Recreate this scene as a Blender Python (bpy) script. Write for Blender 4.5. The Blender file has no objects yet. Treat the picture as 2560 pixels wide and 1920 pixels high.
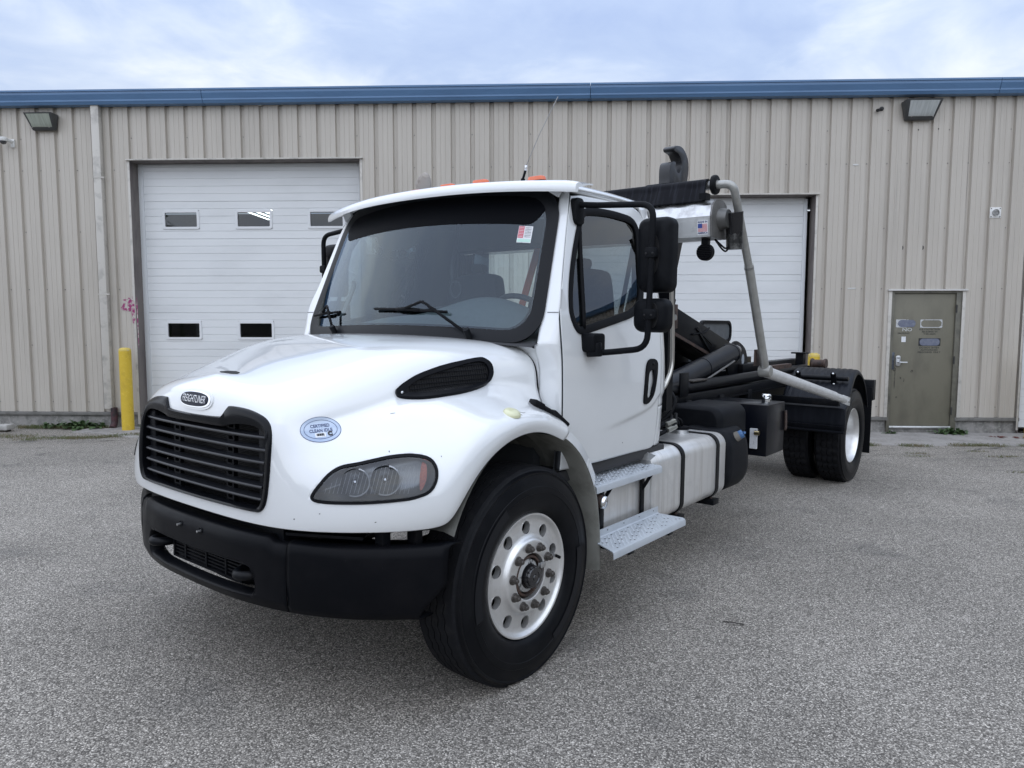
import bpy, bmesh, math, random
from mathutils import Vector, Matrix
from mathutils.bvhtree import BVHTree
random.seed(7)
PI = math.pi
S = bpy.context.scene
COL = S.collection

# ------------------------------------------------------------------ camera
cd = bpy.data.cameras.new('camera')
cam = bpy.data.objects.new('camera', cd)
COL.objects.link(cam)
cd.sensor_width = 36.0
cd.lens = 36.0 * 1823.67 / 2560
cd.clip_start = 0.05
cd.clip_end = 2000
CR = [(0.99902171, 0.04421489, 0.00081889), (0.00464248, -0.08644407, -0.99624589), (-0.04397812, 0.99527507, -0.08656477)]
cm = Matrix(((CR[0][0], -CR[1][0], -CR[2][0], 0.0), (CR[0][1], -CR[1][1], -CR[2][1], -11.68095),
             (CR[0][2], -CR[1][2], -CR[2][2], 1.68942), (0, 0, 0, 1)))
cam.matrix_world = cm
S.camera = cam
S.render.resolution_x = 1024
S.render.resolution_y = 768
S.view_settings.view_transform = 'Standard'
S.view_settings.look = 'None'
S.view_settings.exposure = 0.47
S.view_settings.gamma = 1.0
S.cycles.max_bounces = 6
S.cycles.transparent_max_bounces = 12
S.cycles.caustics_reflective = False
S.cycles.caustics_refractive = False
S.view_settings.use_curve_mapping = False

# ------------------------------------------------------------------ sky and sun (bright overcast)
SUN_EL = math.radians(42)
SUN_AZ = math.radians(222)      # compass style: from behind the photographer, slightly left
w = bpy.data.worlds.new('World')
S.world = w
w.use_nodes = True
nt = w.node_tree
nt.nodes.clear()
def N(t, ty, **kw):
    n = t.nodes.new(ty)
    for k, v in kw.items():
        if k.startswith('i_'):
            n.inputs[k[2:].replace('_', ' ')].default_value = v
        else:
            setattr(n, k, v)
    return n
out = N(nt, 'ShaderNodeOutputWorld')
bg = N(nt, 'ShaderNodeBackground')
bg.inputs['Strength'].default_value = 0.092
sky = N(nt, 'ShaderNodeTexSky', sky_type='NISHITA')
sky.sun_disc = False
sky.sun_elevation = SUN_EL
sky.sun_rotation = SUN_AZ
sky.air_density = 1.2
sky.dust_density = 1.5
tc = N(nt, 'ShaderNodeTexCoord')
sep = N(nt, 'ShaderNodeSeparateXYZ')
nt.links.new(tc.outputs['Generated'], sep.inputs[0])
zc = N(nt, 'ShaderNodeMath', operation='MAXIMUM'); zc.inputs[1].default_value = 0.0
nt.links.new(sep.outputs['Z'], zc.inputs[0])
za = N(nt, 'ShaderNodeMath', operation='ADD'); za.inputs[1].default_value = 0.22
nt.links.new(zc.outputs[0], za.inputs[0])
dv = N(nt, 'ShaderNodeVectorMath', operation='SCALE')
inv = N(nt, 'ShaderNodeMath', operation='DIVIDE'); inv.inputs[0].default_value = 1.0
nt.links.new(za.outputs[0], inv.inputs[1])
nt.links.new(tc.outputs['Generated'], dv.inputs[0]); nt.links.new(inv.outputs[0], dv.inputs['Scale'])
flat = N(nt, 'ShaderNodeVectorMath', operation='MULTIPLY'); flat.inputs[1].default_value = (1.0, 1.0, 0.35)
nt.links.new(dv.outputs[0], flat.inputs[0])
n1 = N(nt, 'ShaderNodeTexNoise'); n1.inputs['Scale'].default_value = 1.35; n1.inputs['Detail'].default_value = 7; n1.inputs['Roughness'].default_value = 0.52; n1.inputs['Distortion'].default_value = 0.35
n2 = N(nt, 'ShaderNodeTexNoise'); n2.inputs['Scale'].default_value = 3.6; n2.inputs['Detail'].default_value = 8; n2.inputs['Roughness'].default_value = 0.58; n2.inputs['Distortion'].default_value = 0.5
nt.links.new(flat.outputs[0], n1.inputs['Vector']); nt.links.new(flat.outputs[0], n2.inputs['Vector'])
addn = N(nt, 'ShaderNodeMath', operation='MULTIPLY_ADD'); addn.inputs[1].default_value = 0.45
nt.links.new(n2.outputs[0], addn.inputs[0]); nt.links.new(n1.outputs[0], addn.inputs[2])
rmp = N(nt, 'ShaderNodeValToRGB')
cr = rmp.color_ramp
cr.elements[0].position = 0.52; cr.elements[0].color = (4.2, 5.3, 7.9, 1)
cr.elements[1].position = 0.90; cr.elements[1].color = (8.8, 9.3, 9.8, 1)
e = cr.elements.new(0.66); e.color = (5.1, 6.2, 8.5, 1)
e = cr.elements.new(0.78); e.color = (6.7, 7.6, 9.2, 1)
nt.links.new(addn.outputs[0], rmp.inputs[0])
# overcast skies are brighter overhead than at the horizon
lum = N(nt, 'ShaderNodeMapRange'); lum.inputs['From Min'].default_value = 0.0; lum.inputs['From Max'].default_value = 1.0
lum.inputs['To Min'].default_value = 0.70; lum.inputs['To Max'].default_value = 1.45
nt.links.new(zc.outputs[0], lum.inputs['Value'])
cl = N(nt, 'ShaderNodeVectorMath', operation='SCALE')
nt.links.new(rmp.outputs[0], cl.inputs[0]); nt.links.new(lum.outputs[0], cl.inputs['Scale'])
mx = N(nt, 'ShaderNodeMix', data_type='RGBA'); mx.inputs[0].default_value = 0.88
nt.links.new(sky.outputs[0], mx.inputs[6]); nt.links.new(cl.outputs[0], mx.inputs[7])
nt.links.new(mx.outputs[2], bg.inputs['Color']); nt.links.new(bg.outputs[0], out.inputs[0])

sl = bpy.data.lights.new('sun', 'SUN')
sl.energy = 1.5
sl.angle = math.radians(150)
sl.color = (0.97, 0.975, 1.0)
sun = bpy.data.objects.new('sun', sl)
COL.objects.link(sun)
sd = Vector((math.sin(SUN_AZ) * math.cos(SUN_EL), math.cos(SUN_AZ) * math.cos(SUN_EL), math.sin(SUN_EL)))
sun.rotation_euler = sd.to_track_quat('Z', 'Y').to_euler()
sun.location = sd * 40

# ------------------------------------------------------------------ helpers
MATS = {}
def mat(name, col, rough=0.5, metal=0.0, coat=0.0, spec=0.5, noise=None, noise2=None, bump=None, rvar=0.0, coords='Object'):
    """noise=(scale, dark colour, low, high): second colour through a noise mask; bump=(scale, strength)"""
    if name in MATS: return MATS[name]
    m = bpy.data.materials.new(name); m.use_nodes = True
    t = m.node_tree
    b = t.nodes['Principled BSDF']
    b.inputs['Base Color'].default_value = (*col, 1); b.inputs['Roughness'].default_value = rough
    b.inputs['Metallic'].default_value = metal; b.inputs['Coat Weight'].default_value = coat
    b.inputs['Coat Roughness'].default_value = 0.03; b.inputs['Coat IOR'].default_value = 1.7
    b.inputs['Specular IOR Level'].default_value = spec
    tcn = N(t, 'ShaderNodeTexCoord')
    last = None
    for nz in (noise, noise2):
        if not nz: continue
        sc, dc, lo, hi = nz[:4]
        no = N(t, 'ShaderNodeTexNoise'); no.inputs['Detail'].default_value = 6; no.inputs['Roughness'].default_value = 0.62
        if isinstance(sc, (tuple, list)):
            mp = N(t, 'ShaderNodeMapping'); mp.inputs['Scale'].default_value = sc
            t.links.new(tcn.outputs[coords], mp.inputs[0]); t.links.new(mp.outputs[0], no.inputs['Vector']); no.inputs['Scale'].default_value = 1
        else:
            t.links.new(tcn.outputs[coords], no.inputs['Vector']); no.inputs['Scale'].default_value = sc
        rp = N(t, 'ShaderNodeMapRange'); rp.inputs['From Min'].default_value = lo; rp.inputs['From Max'].default_value = hi
        t.links.new(no.outputs[0], rp.inputs['Value'])
        mxn = N(t, 'ShaderNodeMix', data_type='RGBA')
        t.links.new(rp.outputs[0], mxn.inputs[0])
        if last is None: mxn.inputs[6].default_value = (*col, 1)
        else: t.links.new(last, mxn.inputs[6])
        mxn.inputs[7].default_value = (*dc, 1)
        last = mxn.outputs[2]
        if rvar and nz is noise:
            rr = N(t, 'ShaderNodeMapRange'); rr.inputs['To Min'].default_value = rough; rr.inputs['To Max'].default_value = min(1, rough + rvar)
            t.links.new(rp.outputs[0], rr.inputs['Value']); t.links.new(rr.outputs[0], b.inputs['Roughness'])
    if last is not None: t.links.new(last, b.inputs['Base Color'])
    if bump:
        no = N(t, 'ShaderNodeTexNoise'); no.inputs['Scale'].default_value = bump[0]; no.inputs['Detail'].default_value = 4
        t.links.new(tcn.outputs[coords], no.inputs['Vector'])
        bp = N(t, 'ShaderNodeBump'); bp.inputs['Strength'].default_value = bump[1]; bp.inputs['Distance'].default_value = bump[2] if len(bump) > 2 else 0.003
        t.links.new(no.outputs[0], bp.inputs['Height']); t.links.new(bp.outputs[0], b.inputs['Normal'])
    MATS[name] = m
    return m

def glass(name, tint, ior=1.5, boost=1.0, rough=0.0, sheen=(1, 1, 1)):
    if name in MATS: return MATS[name]
    m = bpy.data.materials.new(name); m.use_nodes = True
    t = m.node_tree; t.nodes.clear()
    o = N(t, 'ShaderNodeOutputMaterial'); mi = N(t, 'ShaderNodeMixShader'); tr = N(t, 'ShaderNodeBsdfTransparent'); gl = N(t, 'ShaderNodeBsdfGlossy')
    tr.inputs[0].default_value = (*tint, 1); gl.inputs['Roughness'].default_value = rough; gl.inputs[0].default_value = (*sheen, 1)
    fr = N(t, 'ShaderNodeFresnel'); fr.inputs['IOR'].default_value = ior
    mu = N(t, 'ShaderNodeMath', operation='MULTIPLY'); mu.inputs[1].default_value = boost; mu.use_clamp = True
    t.links.new(fr.outputs[0], mu.inputs[0]); t.links.new(mu.outputs[0], mi.inputs[0])
    t.links.new(tr.outputs[0], mi.inputs[1]); t.links.new(gl.outputs[0], mi.inputs[2]); t.links.new(mi.outputs[0], o.inputs[0])
    MATS[name] = m
    return m

def link(o, parent=None):
    COL.objects.link(o)
    if parent is not None: o.parent = parent
    return o
def mesh(name, v, f, m, parent=None, smooth=False, angle=None):
    me = bpy.data.meshes.new(name)
    me.from_pydata([tuple(p) for p in v], [], [tuple(q) for q in f])
    me.update()
    if not isinstance(m, (list, tuple)): m = [m]
    for mm in m:
        if mm: me.materials.append(mm)
    if smooth:
        me.polygons.foreach_set('use_smooth', [True] * len(me.polygons))
        if angle: me.set_sharp_from_angle(angle=math.radians(angle))
    return link(bpy.data.objects.new(name, me), parent)
def bobj(name, bm, m, parent=None, smooth=False, angle=None):
    me = bpy.data.meshes.new(name); bm.normal_update(); bm.to_mesh(me); bm.free()
    if not isinstance(m, (list, tuple)): m = [m]
    for mm in m:
        if mm: me.materials.append(mm)
    if smooth:
        me.polygons.foreach_set('use_smooth', [True] * len(me.polygons))
        if angle: me.set_sharp_from_angle(angle=math.radians(angle))
    return link(bpy.data.objects.new(name, me), parent)
def empty(name, loc=(0, 0, 0), label=None, cat=None, group=None, parent=None):
    o = bpy.data.objects.new(name, None); o.location = loc; o.empty_display_size = 0.2
    link(o, parent); tag(o, label, cat, group)
    return o
def tag(o, label=None, cat=None, group=None, kind=None):
    if label: o['label'] = label
    if cat: o['category'] = cat
    if group: o['group'] = group
    if kind: o['kind'] = kind
    return o

class G:
    """collects pieces of one mesh"""
    def __init__(s): s.v = []; s.f = []
    def add(s, v, f):
        k = len(s.v); s.v += [tuple(p) for p in v]; s.f += [tuple(i + k for i in q) for q in f]; return s
    def box(s, x0, x1, y0, y1, z0, z1):
        v = [(x0, y0, z0), (x1, y0, z0), (x1, y1, z0), (x0, y1, z0), (x0, y0, z1), (x1, y0, z1), (x1, y1, z1), (x0, y1, z1)]
        return s.add(v, [(0, 3, 2, 1), (4, 5, 6, 7), (0, 1, 5, 4), (1, 2, 6, 5), (2, 3, 7, 6), (3, 0, 4, 7)])
    def tube(s, path, r, seg=12, cap=True, bend=0.0):
        v, f = tube_geo(path, r, seg, cap, bend); return s.add(v, f)
    def cyl(s, a, b, r, r2=None, seg=20):
        v, f = tube_geo([a, b], [r, r2 if r2 is not None else r], seg, True, 0); return s.add(v, f)
    def beam(s, a, b, w_, h, up=(0, 0, 1)):
        a = Vector(a); b = Vector(b); d = (b - a).normalized(); u = Vector(up); sdv = d.cross(u).normalized(); u = sdv.cross(d).normalized()
        v = []
        for p in (a, b):
            for (i, j) in ((-1, -1), (1, -1), (1, 1), (-1, 1)): v.append(p + sdv * (i * w_ / 2) + u * (j * h / 2))
        return s.add(v, [(0, 1, 2, 3), (7, 6, 5, 4), (0, 4, 5, 1), (1, 5, 6, 2), (2, 6, 7, 3), (3, 7, 4, 0)])
    def grid(s, fn, nu, nv, flip=False):
        v = [fn(i / nu, j / nv) for j in range(nv + 1) for i in range(nu + 1)]
        f = []
        for j in range(nv):
            for i in range(nu):
                a = j * (nu + 1) + i; q = (a, a + 1, a + nu + 2, a + nu + 1)
                f.append(q[::-1] if flip else q)
        return s.add(v, f)
    def obj(s, name, m, parent=None, smooth=False, angle=None, bevel=0, bseg=2):
        if not bevel: return mesh(name, s.v, s.f, m, parent, smooth, angle)
        bm = bmesh.new(); vs = [bm.verts.new(p) for p in s.v]
        for q in s.f:
            try: bm.faces.new([vs[i] for i in q])
            except ValueError: pass
        bmesh.ops.remove_doubles(bm, verts=bm.verts, dist=1e-5)
        bmesh.ops.recalc_face_normals(bm, faces=bm.faces)
        es = [e_ for e_ in bm.edges if len(e_.link_faces) == 2 and e_.calc_face_angle(0) > 0.5]
        bmesh.ops.bevel(bm, geom=es, offset=bevel, segments=bseg, affect='EDGES', profile=0.5, clamp_overlap=True)
        return bobj(name, bm, m, parent, True, 40)
def fillet(path, r, n=6):
    P = [Vector(p) for p in path]
    if r <= 0 or len(P) < 3: return P
    o = [P[0]]
    for i in range(1, len(P) - 1):
        a, b, c = P[i - 1], P[i], P[i + 1]
        d1 = (a - b); d2 = (c - b); l = min(r, d1.length * 0.48, d2.length * 0.48)
        p0 = b + d1.normalized() * l; p2 = b + d2.normalized() * l
        for k in range(n + 1):
            q = k / n; o.append(p0 * (1 - q) ** 2 + b * 2 * q * (1 - q) + p2 * q * q)
    o.append(P[-1])
    return o
def tube_geo(path, r, seg=12, cap=True, bend=0.0):
    P = fillet(path, bend)
    n = len(P); R_ = r if isinstance(r, (list, tuple)) else [r] * n
    if len(R_) != n: R_ = [R_[0]] * n
    T = []
    for i in range(n):
        d = (P[min(i + 1, n - 1)] - P[max(i - 1, 0)]).normalized(); T.append(d)
    u = T[0].orthogonal().normalized(); v = []; f = []
    for i in range(n):
        u = (u - T[i] * u.dot(T[i])).normalized(); wv = T[i].cross(u)
        for k in range(seg):
            a = 2 * PI * k / seg; v.append(P[i] + (u * math.cos(a) + wv * math.sin(a)) * R_[i])
    for i in range(n - 1):
        for k in range(seg):
            a = i * seg + k; b = i * seg + (k + 1) % seg; f.append((a, b, b + seg, a + seg))
    if cap:
        f.append(tuple(range(seg))[::-1]); f.append(tuple(range((n - 1) * seg, n * seg)))
    return v, f
def lathe_geo(prof, seg=48, axis='Y', closed=False):
    """prof: list of (r, h); revolved about axis"""
    v = []; f = []; n = len(prof)
    for k in range(seg):
        a = 2 * PI * k / seg; c, s_ = math.cos(a), math.sin(a)
        for r, h in prof:
            v.append((r * c, h, r * s_) if axis == 'Y' else ((r * c, r * s_, h) if axis == 'Z' else (h, r * c, r * s_)))
    for k in range(seg):
        k2 = (k + 1) % seg
        for i in range(n - 1): f.append((k * n + i, k * n + i + 1, k2 * n + i + 1, k2 * n + i))
    return v, f
def rrect(w_, h, r, n=6):
    """rounded rectangle outline, centred, counter-clockwise"""
    o = []
    for cx, cy, a0 in ((w_ / 2 - r, h / 2 - r, 0), (-w_ / 2 + r, h / 2 - r, 90), (-w_ / 2 + r, -h / 2 + r, 180), (w_ / 2 - r, -h / 2 + r, 270)):
        for k in range(n + 1):
            a = math.radians(a0 + 90 * k / n); o.append((cx + r * math.cos(a), cy + r * math.sin(a)))
    return o
def smooth_loop(pts, per=8):
    """closed Catmull-Rom through 2-D points"""
    n = len(pts); o = []
    for i in range(n):
        p0, p1, p2, p3 = pts[(i - 1) % n], pts[i], pts[(i + 1) % n], pts[(i + 2) % n]
        for k in range(per):
            t = k / per
            o.append(tuple(0.5 * (2 * b + (c - a) * t + (2 * a - 5 * b + 4 * c - d) * t * t + (3 * b - a - 3 * c + d) * t ** 3) for a, b, c, d in zip(p0, p1, p2, p3)))
    return o
def ccw(P):
    a = sum(P[i - 1][0] * P[i][1] - P[i][0] * P[i - 1][1] for i in range(len(P)))
    return P if a > 0 else P[::-1]
def inpoly(x, y, P):
    c = False; j = len(P) - 1
    for i in range(len(P)):
        if (P[i][1] > y) != (P[j][1] > y) and x < (P[j][0] - P[i][0]) * (y - P[i][1]) / (P[j][1] - P[i][1]) + P[i][0]: c = not c
        j = i
    return c
def offset_loop(P, d):
    """positive d grows a counter-clockwise loop"""
    n = len(P); o = []
    for i in range(n):
        a = Vector(P[i - 1]); b = Vector(P[i]); c = Vector(P[(i + 1) % n])
        t = (c - a)
        if t.length < 1e-9: o.append(P[i]); continue
        t.normalize(); o.append((b.x + t.y * d, b.y - t.x * d))
    return o
def prism(P, fn, d0, d1):
    """fn(x, y, d) -> 3-D; closed prism of outline P between depths d0 and d1"""
    n = len(P)
    v = [fn(x, y, d0) for x, y in P] + [fn(x, y, d1) for x, y in P]
    f = [tuple(range(n))[::-1], tuple(range(n, 2 * n))] + [(i, (i + 1) % n, n + (i + 1) % n, n + i) for i in range(n)]
    return v, f
def ringprism(Po, Pi, fn, d0, d1):
    n = len(Po)
    v = [fn(x, y, d0) for x, y in Po] + [fn(x, y, d1) for x, y in Po] + [fn(x, y, d1) for x, y in Pi] + [fn(x, y, d0) for x, y in Pi]
    f = []
    for i in range(n):
        j = (i + 1) % n
        for a in range(4):
            b = (a + 1) % 4; f.append((a * n + i, a * n + j, b * n + j, b * n + i))
    return v, f
def text_geo(s, size, align='CENTER', bold=0.0, shear=0.0, xs=1.0):
    c = bpy.data.curves.new('lettering', 'FONT'); c.body = s; c.size = size; c.align_x = align; c.align_y = 'CENTER'; c.offset = bold; c.shear = shear
    c.resolution_u = 3
    o = bpy.data.objects.new('lettering', c); COL.objects.link(o)
    dg = bpy.context.evaluated_depsgraph_get(); me = bpy.data.meshes.new_from_object(o.evaluated_get(dg))
    v = [(p.co.x * xs, p.co.y) for p in me.vertices]; f = [tuple(p.vertices) for p in me.polygons]
    bpy.data.objects.remove(o); bpy.data.curves.remove(c); bpy.data.meshes.remove(me)
    return v, f
def lerp(a, b, t): return a + (b - a) * t
def pw(tab, x):
    """piecewise-linear table, smooth enough for body lines"""
    if x <= tab[0][0]: return tab[0][1]
    for (a, u), (b, v) in zip(tab, tab[1:]):
        if x <= b: return u + (v - u) * (x - a) / (b - a)
    return tab[-1][1]
def sstep(a, b, x):
    t = min(1, max(0, (x - a) / (b - a))); return t * t * (3 - 2 * t)
def pws(tab, x):
    """Catmull-Rom table"""
    n = len(tab)
    if x <= tab[0][0]: return tab[0][1]
    if x >= tab[-1][0]: return tab[-1][1]
    for i in range(n - 1):
        if x <= tab[i + 1][0]:
            x0, y0 = tab[i]; x1, y1 = tab[i + 1]; h = x1 - x0; t = (x - x0) / h
            m0 = (y1 - tab[i - 1][1]) / (x1 - tab[i - 1][0]) if i > 0 else (y1 - y0) / h
            m1 = (tab[i + 2][1] - y0) / (tab[i + 2][0] - x0) if i < n - 2 else (y1 - y0) / h
            return (2 * t ** 3 - 3 * t * t + 1) * y0 + (t ** 3 - 2 * t * t + t) * h * m0 + (-2 * t ** 3 + 3 * t * t) * y1 + (t ** 3 - t * t) * h * m1

# ------------------------------------------------------------------ ground
RT = [(-0.58701277, 0.80952678, 0.00907735), (-0.80954877, -0.58704966, 0.00186712), (0.00684034, -0.00625253, 0.99995706)]
TT = (-1.00612727, -7.61779589, -0.01589389)
def gz(x, y):
    pl = TT[2] - (0.009077 * (max(-8, min(8, x)) - TT[0]) + 0.001867 * (max(-14, y) - TT[1]))
    k = sstep(-3.4, -0.9, y)
    return pl * (1 - k) - 0.085 * k
def asphalt():
    m = bpy.data.materials.new('asphalt'); m.use_nodes = True; t = m.node_tree; b = t.nodes['Principled BSDF']
    tcn = N(t, 'ShaderNodeTexCoord'); P = tcn.outputs['Object']
    vo = N(t, 'ShaderNodeTexVoronoi'); vo.inputs['Scale'].default_value = 145; t.links.new(P, vo.inputs['Vector'])
    v2 = N(t, 'ShaderNodeTexVoronoi'); v2.inputs['Scale'].default_value = 260; t.links.new(P, v2.inputs['Vector'])
    sp = N(t, 'ShaderNodeSeparateColor'); t.links.new(vo.outputs['Color'], sp.inputs[0])
    r1 = N(t, 'ShaderNodeValToRGB'); c = r1.color_ramp
    c.elements[0].position = 0.0; c.elements[0].color = (0.085, 0.078, 0.068, 1); c.elements[1].position = 1.0; c.elements[1].color = (0.68, 0.63, 0.56, 1)
    for p_, q in ((0.30, (0.20, 0.184, 0.162, 1)), (0.62, (0.315, 0.291, 0.256, 1)), (0.88, (0.45, 0.417, 0.369, 1))):
        el = c.elements.new(p_); el.color = q
    t.links.new(sp.outputs[0], r1.inputs[0])
    # dark binder between the stones
    mr = N(t, 'ShaderNodeMapRange'); mr.inputs['From Min'].default_value = 0.42; mr.inputs['From Max'].default_value = 0.85
    t.links.new(vo.outputs['Distance'], mr.inputs['Value'])
    m1 = N(t, 'ShaderNodeMix', data_type='RGBA'); m1.inputs[7].default_value = (0.085, 0.077, 0.068, 1)
    t.links.new(mr.outputs[0], m1.inputs[0]); t.links.new(r1.outputs[0], m1.inputs[6])
    # small chips
    s2 = N(t, 'ShaderNodeSeparateColor'); t.links.new(v2.outputs['Color'], s2.inputs[0])
    mr2 = N(t, 'ShaderNodeMapRange'); mr2.inputs['To Min'].default_value = 0.70; mr2.inputs['To Max'].default_value = 1.30
    t.links.new(s2.outputs[1], mr2.inputs['Value'])
    sc = N(t, 'ShaderNodeVectorMath', operation='SCALE'); t.links.new(m1.outputs[2], sc.inputs[0]); t.links.new(mr2.outputs[0], sc.inputs['Scale'])
    # broad wear patches and tyre-polished areas
    big = N(t, 'ShaderNodeTexNoise'); big.inputs['Scale'].default_value = 0.55; big.inputs['Detail'].default_value = 6; big.inputs['Roughness'].default_value = 0.6
    t.links.new(P, big.inputs['Vector'])
    mb = N(t, 'ShaderNodeMapRange'); mb.inputs['From Min'].default_value = 0.28; mb.inputs['From Max'].default_value = 0.72; mb.inputs['To Min'].default_value = 0.82; mb.inputs['To Max'].default_value = 1.18
    t.links.new(big.outputs[0], mb.inputs['Value'])
    sc2 = N(t, 'ShaderNodeVectorMath', operation='SCALE'); t.links.new(sc.outputs[0], sc2.inputs[0]); t.links.new(mb.outputs[0], sc2.inputs['Scale'])
    # oil spots
    oil = N(t, 'ShaderNodeTexNoise'); oil.inputs['Scale'].default_value = 1.7; oil.inputs['Detail'].default_value = 3; t.links.new(P, oil.inputs['Vector'])
    mo = N(t, 'ShaderNodeMapRange'); mo.inputs['From Min'].default_value = 0.60; mo.inputs['From Max'].default_value = 0.78; mo.inputs['To Max'].default_value = 0.42
    t.links.new(oil.outputs[0], mo.inputs['Value'])
    m3 = N(t, 'ShaderNodeMix', data_type='RGBA'); m3.inputs[7].default_value = (0.05, 0.05, 0.052, 1)
    t.links.new(mo.outputs[0], m3.inputs[0]); t.links.new(sc2.outputs[0], m3.inputs[6])
    # hairline cracks, mostly towards the building
    wv = N(t, 'ShaderNodeTexNoise'); wv.inputs['Scale'].default_value = 1.6; wv.inputs['Detail'].default_value = 5; t.links.new(P, wv.inputs['Vector'])
    mp = N(t, 'ShaderNodeMix', data_type='RGBA'); mp.inputs[0].default_value = 0.14; t.links.new(P, mp.inputs[6]); t.links.new(wv.outputs['Color'], mp.inputs[7])
    sq = N(t, 'ShaderNodeVectorMath', operation='MULTIPLY'); sq.inputs[1].default_value = (0.45, 1.5, 1); t.links.new(mp.outputs[2], sq.inputs[0])
    ck = N(t, 'ShaderNodeTexVoronoi', feature='DISTANCE_TO_EDGE'); ck.inputs['Scale'].default_value = 1.25; t.links.new(sq.outputs[0], ck.inputs['Vector'])
    mc = N(t, 'ShaderNodeMapRange'); mc.inputs['From Min'].default_value = 0.004; mc.inputs['From Max'].default_value = 0.016; mc.inputs['To Min'].default_value = 1; mc.inputs['To Max'].default_value = 0
    t.links.new(ck.outputs['Distance'], mc.inputs['Value'])
    sy = N(t, 'ShaderNodeSeparateXYZ'); t.links.new(P, sy.inputs[0])
    my = N(t, 'ShaderNodeMapRange'); my.inputs['From Min'].default_value = -5.0; my.inputs['From Max'].default_value = -1.8; my.inputs['To Max'].default_value = 0.85
    t.links.new(sy.outputs['Y'], my.inputs['Value'])
    pn = N(t, 'ShaderNodeTexNoise'); pn.inputs['Scale'].default_value = 0.9; t.links.new(P, pn.inputs['Vector'])
    pm = N(t, 'ShaderNodeMapRange'); pm.inputs['From Min'].default_value = 0.45; pm.inputs['From Max'].default_value = 0.6; t.links.new(pn.outputs[0], pm.inputs['Value'])
    q1 = N(t, 'ShaderNodeMath', operation='MULTIPLY'); t.links.new(mc.outputs[0], q1.inputs[0]); t.links.new(my.outputs[0], q1.inputs[1])
    q2 = N(t, 'ShaderNodeMath', operation='MULTIPLY'); t.links.new(q1.outputs[0], q2.inputs[0]); t.links.new(pm.outputs[0], q2.inputs[1])
    m4 = N(t, 'ShaderNodeMix', data_type='RGBA'); m4.inputs[7].default_value = (0.035, 0.036, 0.030, 1)
    t.links.new(q2.outputs[0], m4.inputs[0]); t.links.new(m3.outputs[2], m4.inputs[6])
    t.links.new(m4.outputs[2], b.inputs['Base Color'])
    b.inputs['Roughness'].default_value = 0.85; b.inputs['Specular IOR Level'].default_value = 0.35
    hs = N(t, 'ShaderNodeMath', operation='MULTIPLY_ADD'); hs.inputs[1].default_value = -1.0
    t.links.new(vo.outputs['Distance'], hs.inputs[0]); t.links.new(sp.outputs[1], hs.inputs[2])
    bp = N(t, 'ShaderNodeBump'); bp.inputs['Strength'].default_value = 0.55; bp.inputs['Distance'].default_value = 0.004
    t.links.new(hs.outputs[0], bp.inputs['Height']); t.links.new(bp.outputs[0], b.inputs['Normal'])
    return m
xs = [-300, -120, -60, -30, -20] + [-14 + i * 0.7 for i in range(41)] + [20, 30, 60, 120, 300]
ys = [-300, -120, -60, -30, -22] + [-16 + i * 0.5 for i in range(35)] + [4, 10, 30, 100, 300]
gv = [(x, y, gz(x, y)) for y in ys for x in xs]
gf = [(j * len(xs) + i, j * len(xs) + i + 1, (j + 1) * len(xs) + i + 1, (j + 1) * len(xs) + i) for j in range(len(ys) - 1) for i in range(len(xs) - 1)]
tag(mesh('ground', gv, gf, asphalt(), None, True), 'weathered grey asphalt yard with exposed stones and cracks', None, None, 'structure')

CONC = mat('concrete', (0.30, 0.285, 0.27), 0.9, noise=(3.2, (0.19, 0.18, 0.17), 0.42, 0.72), noise2=(26, (0.36, 0.35, 0.335), 0.52, 0.7), bump=(60, 0.35, 0.004))
FOUND = mat('foundation_concrete', (0.26, 0.25, 0.235), 0.92, noise=(5, (0.12, 0.118, 0.11), 0.42, 0.68), noise2=(22, (0.32, 0.31, 0.29), 0.5, 0.7), bump=(45, 0.5, 0.006))
# apron slab in front of the wall, slightly proud of the asphalt, worn front edge
g = G()
ax0, ax1 = -7.45, 11.5
def apron_front(x): return -1.12 + 0.035 * math.sin(x * 2.1) + 0.03 * math.sin(x * 5.3 + 1) + (0.55 * (1 - sstep(-7.4, -5.6, x)))
nx = 120
for i in range(nx):
    xa, xb = lerp(ax0, ax1, i / nx), lerp(ax0, ax1, (i + 1) / nx)
    q = []
    for x in (xa, xb):
        q.append([(x, 0.03, gz(x, 0) + 0.018), (x, apron_front(x), gz(x, -1.1) + 0.012), (x, apron_front(x) - 0.02, gz(x, -1.1) - 0.05)])
    g.add([*q[0], *q[1]], [(0, 1, 4, 3), (1, 2, 5, 4)])
tag(g.obj('pavement', CONC, None), 'worn concrete apron slab along the foot of the metal wall', None, None, 'structure')

# ------------------------------------------------------------------ metal building
bld = empty('metal_building', (0, 0, 0), 'beige ribbed metal warehouse with blue gutter, white overhead doors and olive door', 'building')
BEIGE = mat('beige_siding', (0.475, 0.438, 0.385), 0.42, noise=((1.2, 1.2, 0.35), (0.415, 0.382, 0.335), 0.45, 0.75), noise2=((30, 30, 1.0), (0.51, 0.475, 0.42), 0.5, 0.75), bump=(9, 0.05, 0.01))
TRIM = mat('beige_trim', (0.52, 0.495, 0.45), 0.45, noise=(6, (0.30, 0.285, 0.26), 0.5, 0.75))
JAMB = mat('brown_jamb', (0.165, 0.145, 0.135), 0.6, noise=((7, 7, 1.5), (0.085, 0.07, 0.07), 0.45, 0.7))
SCREW = mat('screw_zinc', (0.25, 0.24, 0.23), 0.5, 0.6)
GREYTRIM = mat('grey_base_trim', (0.17, 0.165, 0.155), 0.6, noise=(8, (0.10, 0.098, 0.085), 0.45, 0.7))
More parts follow.
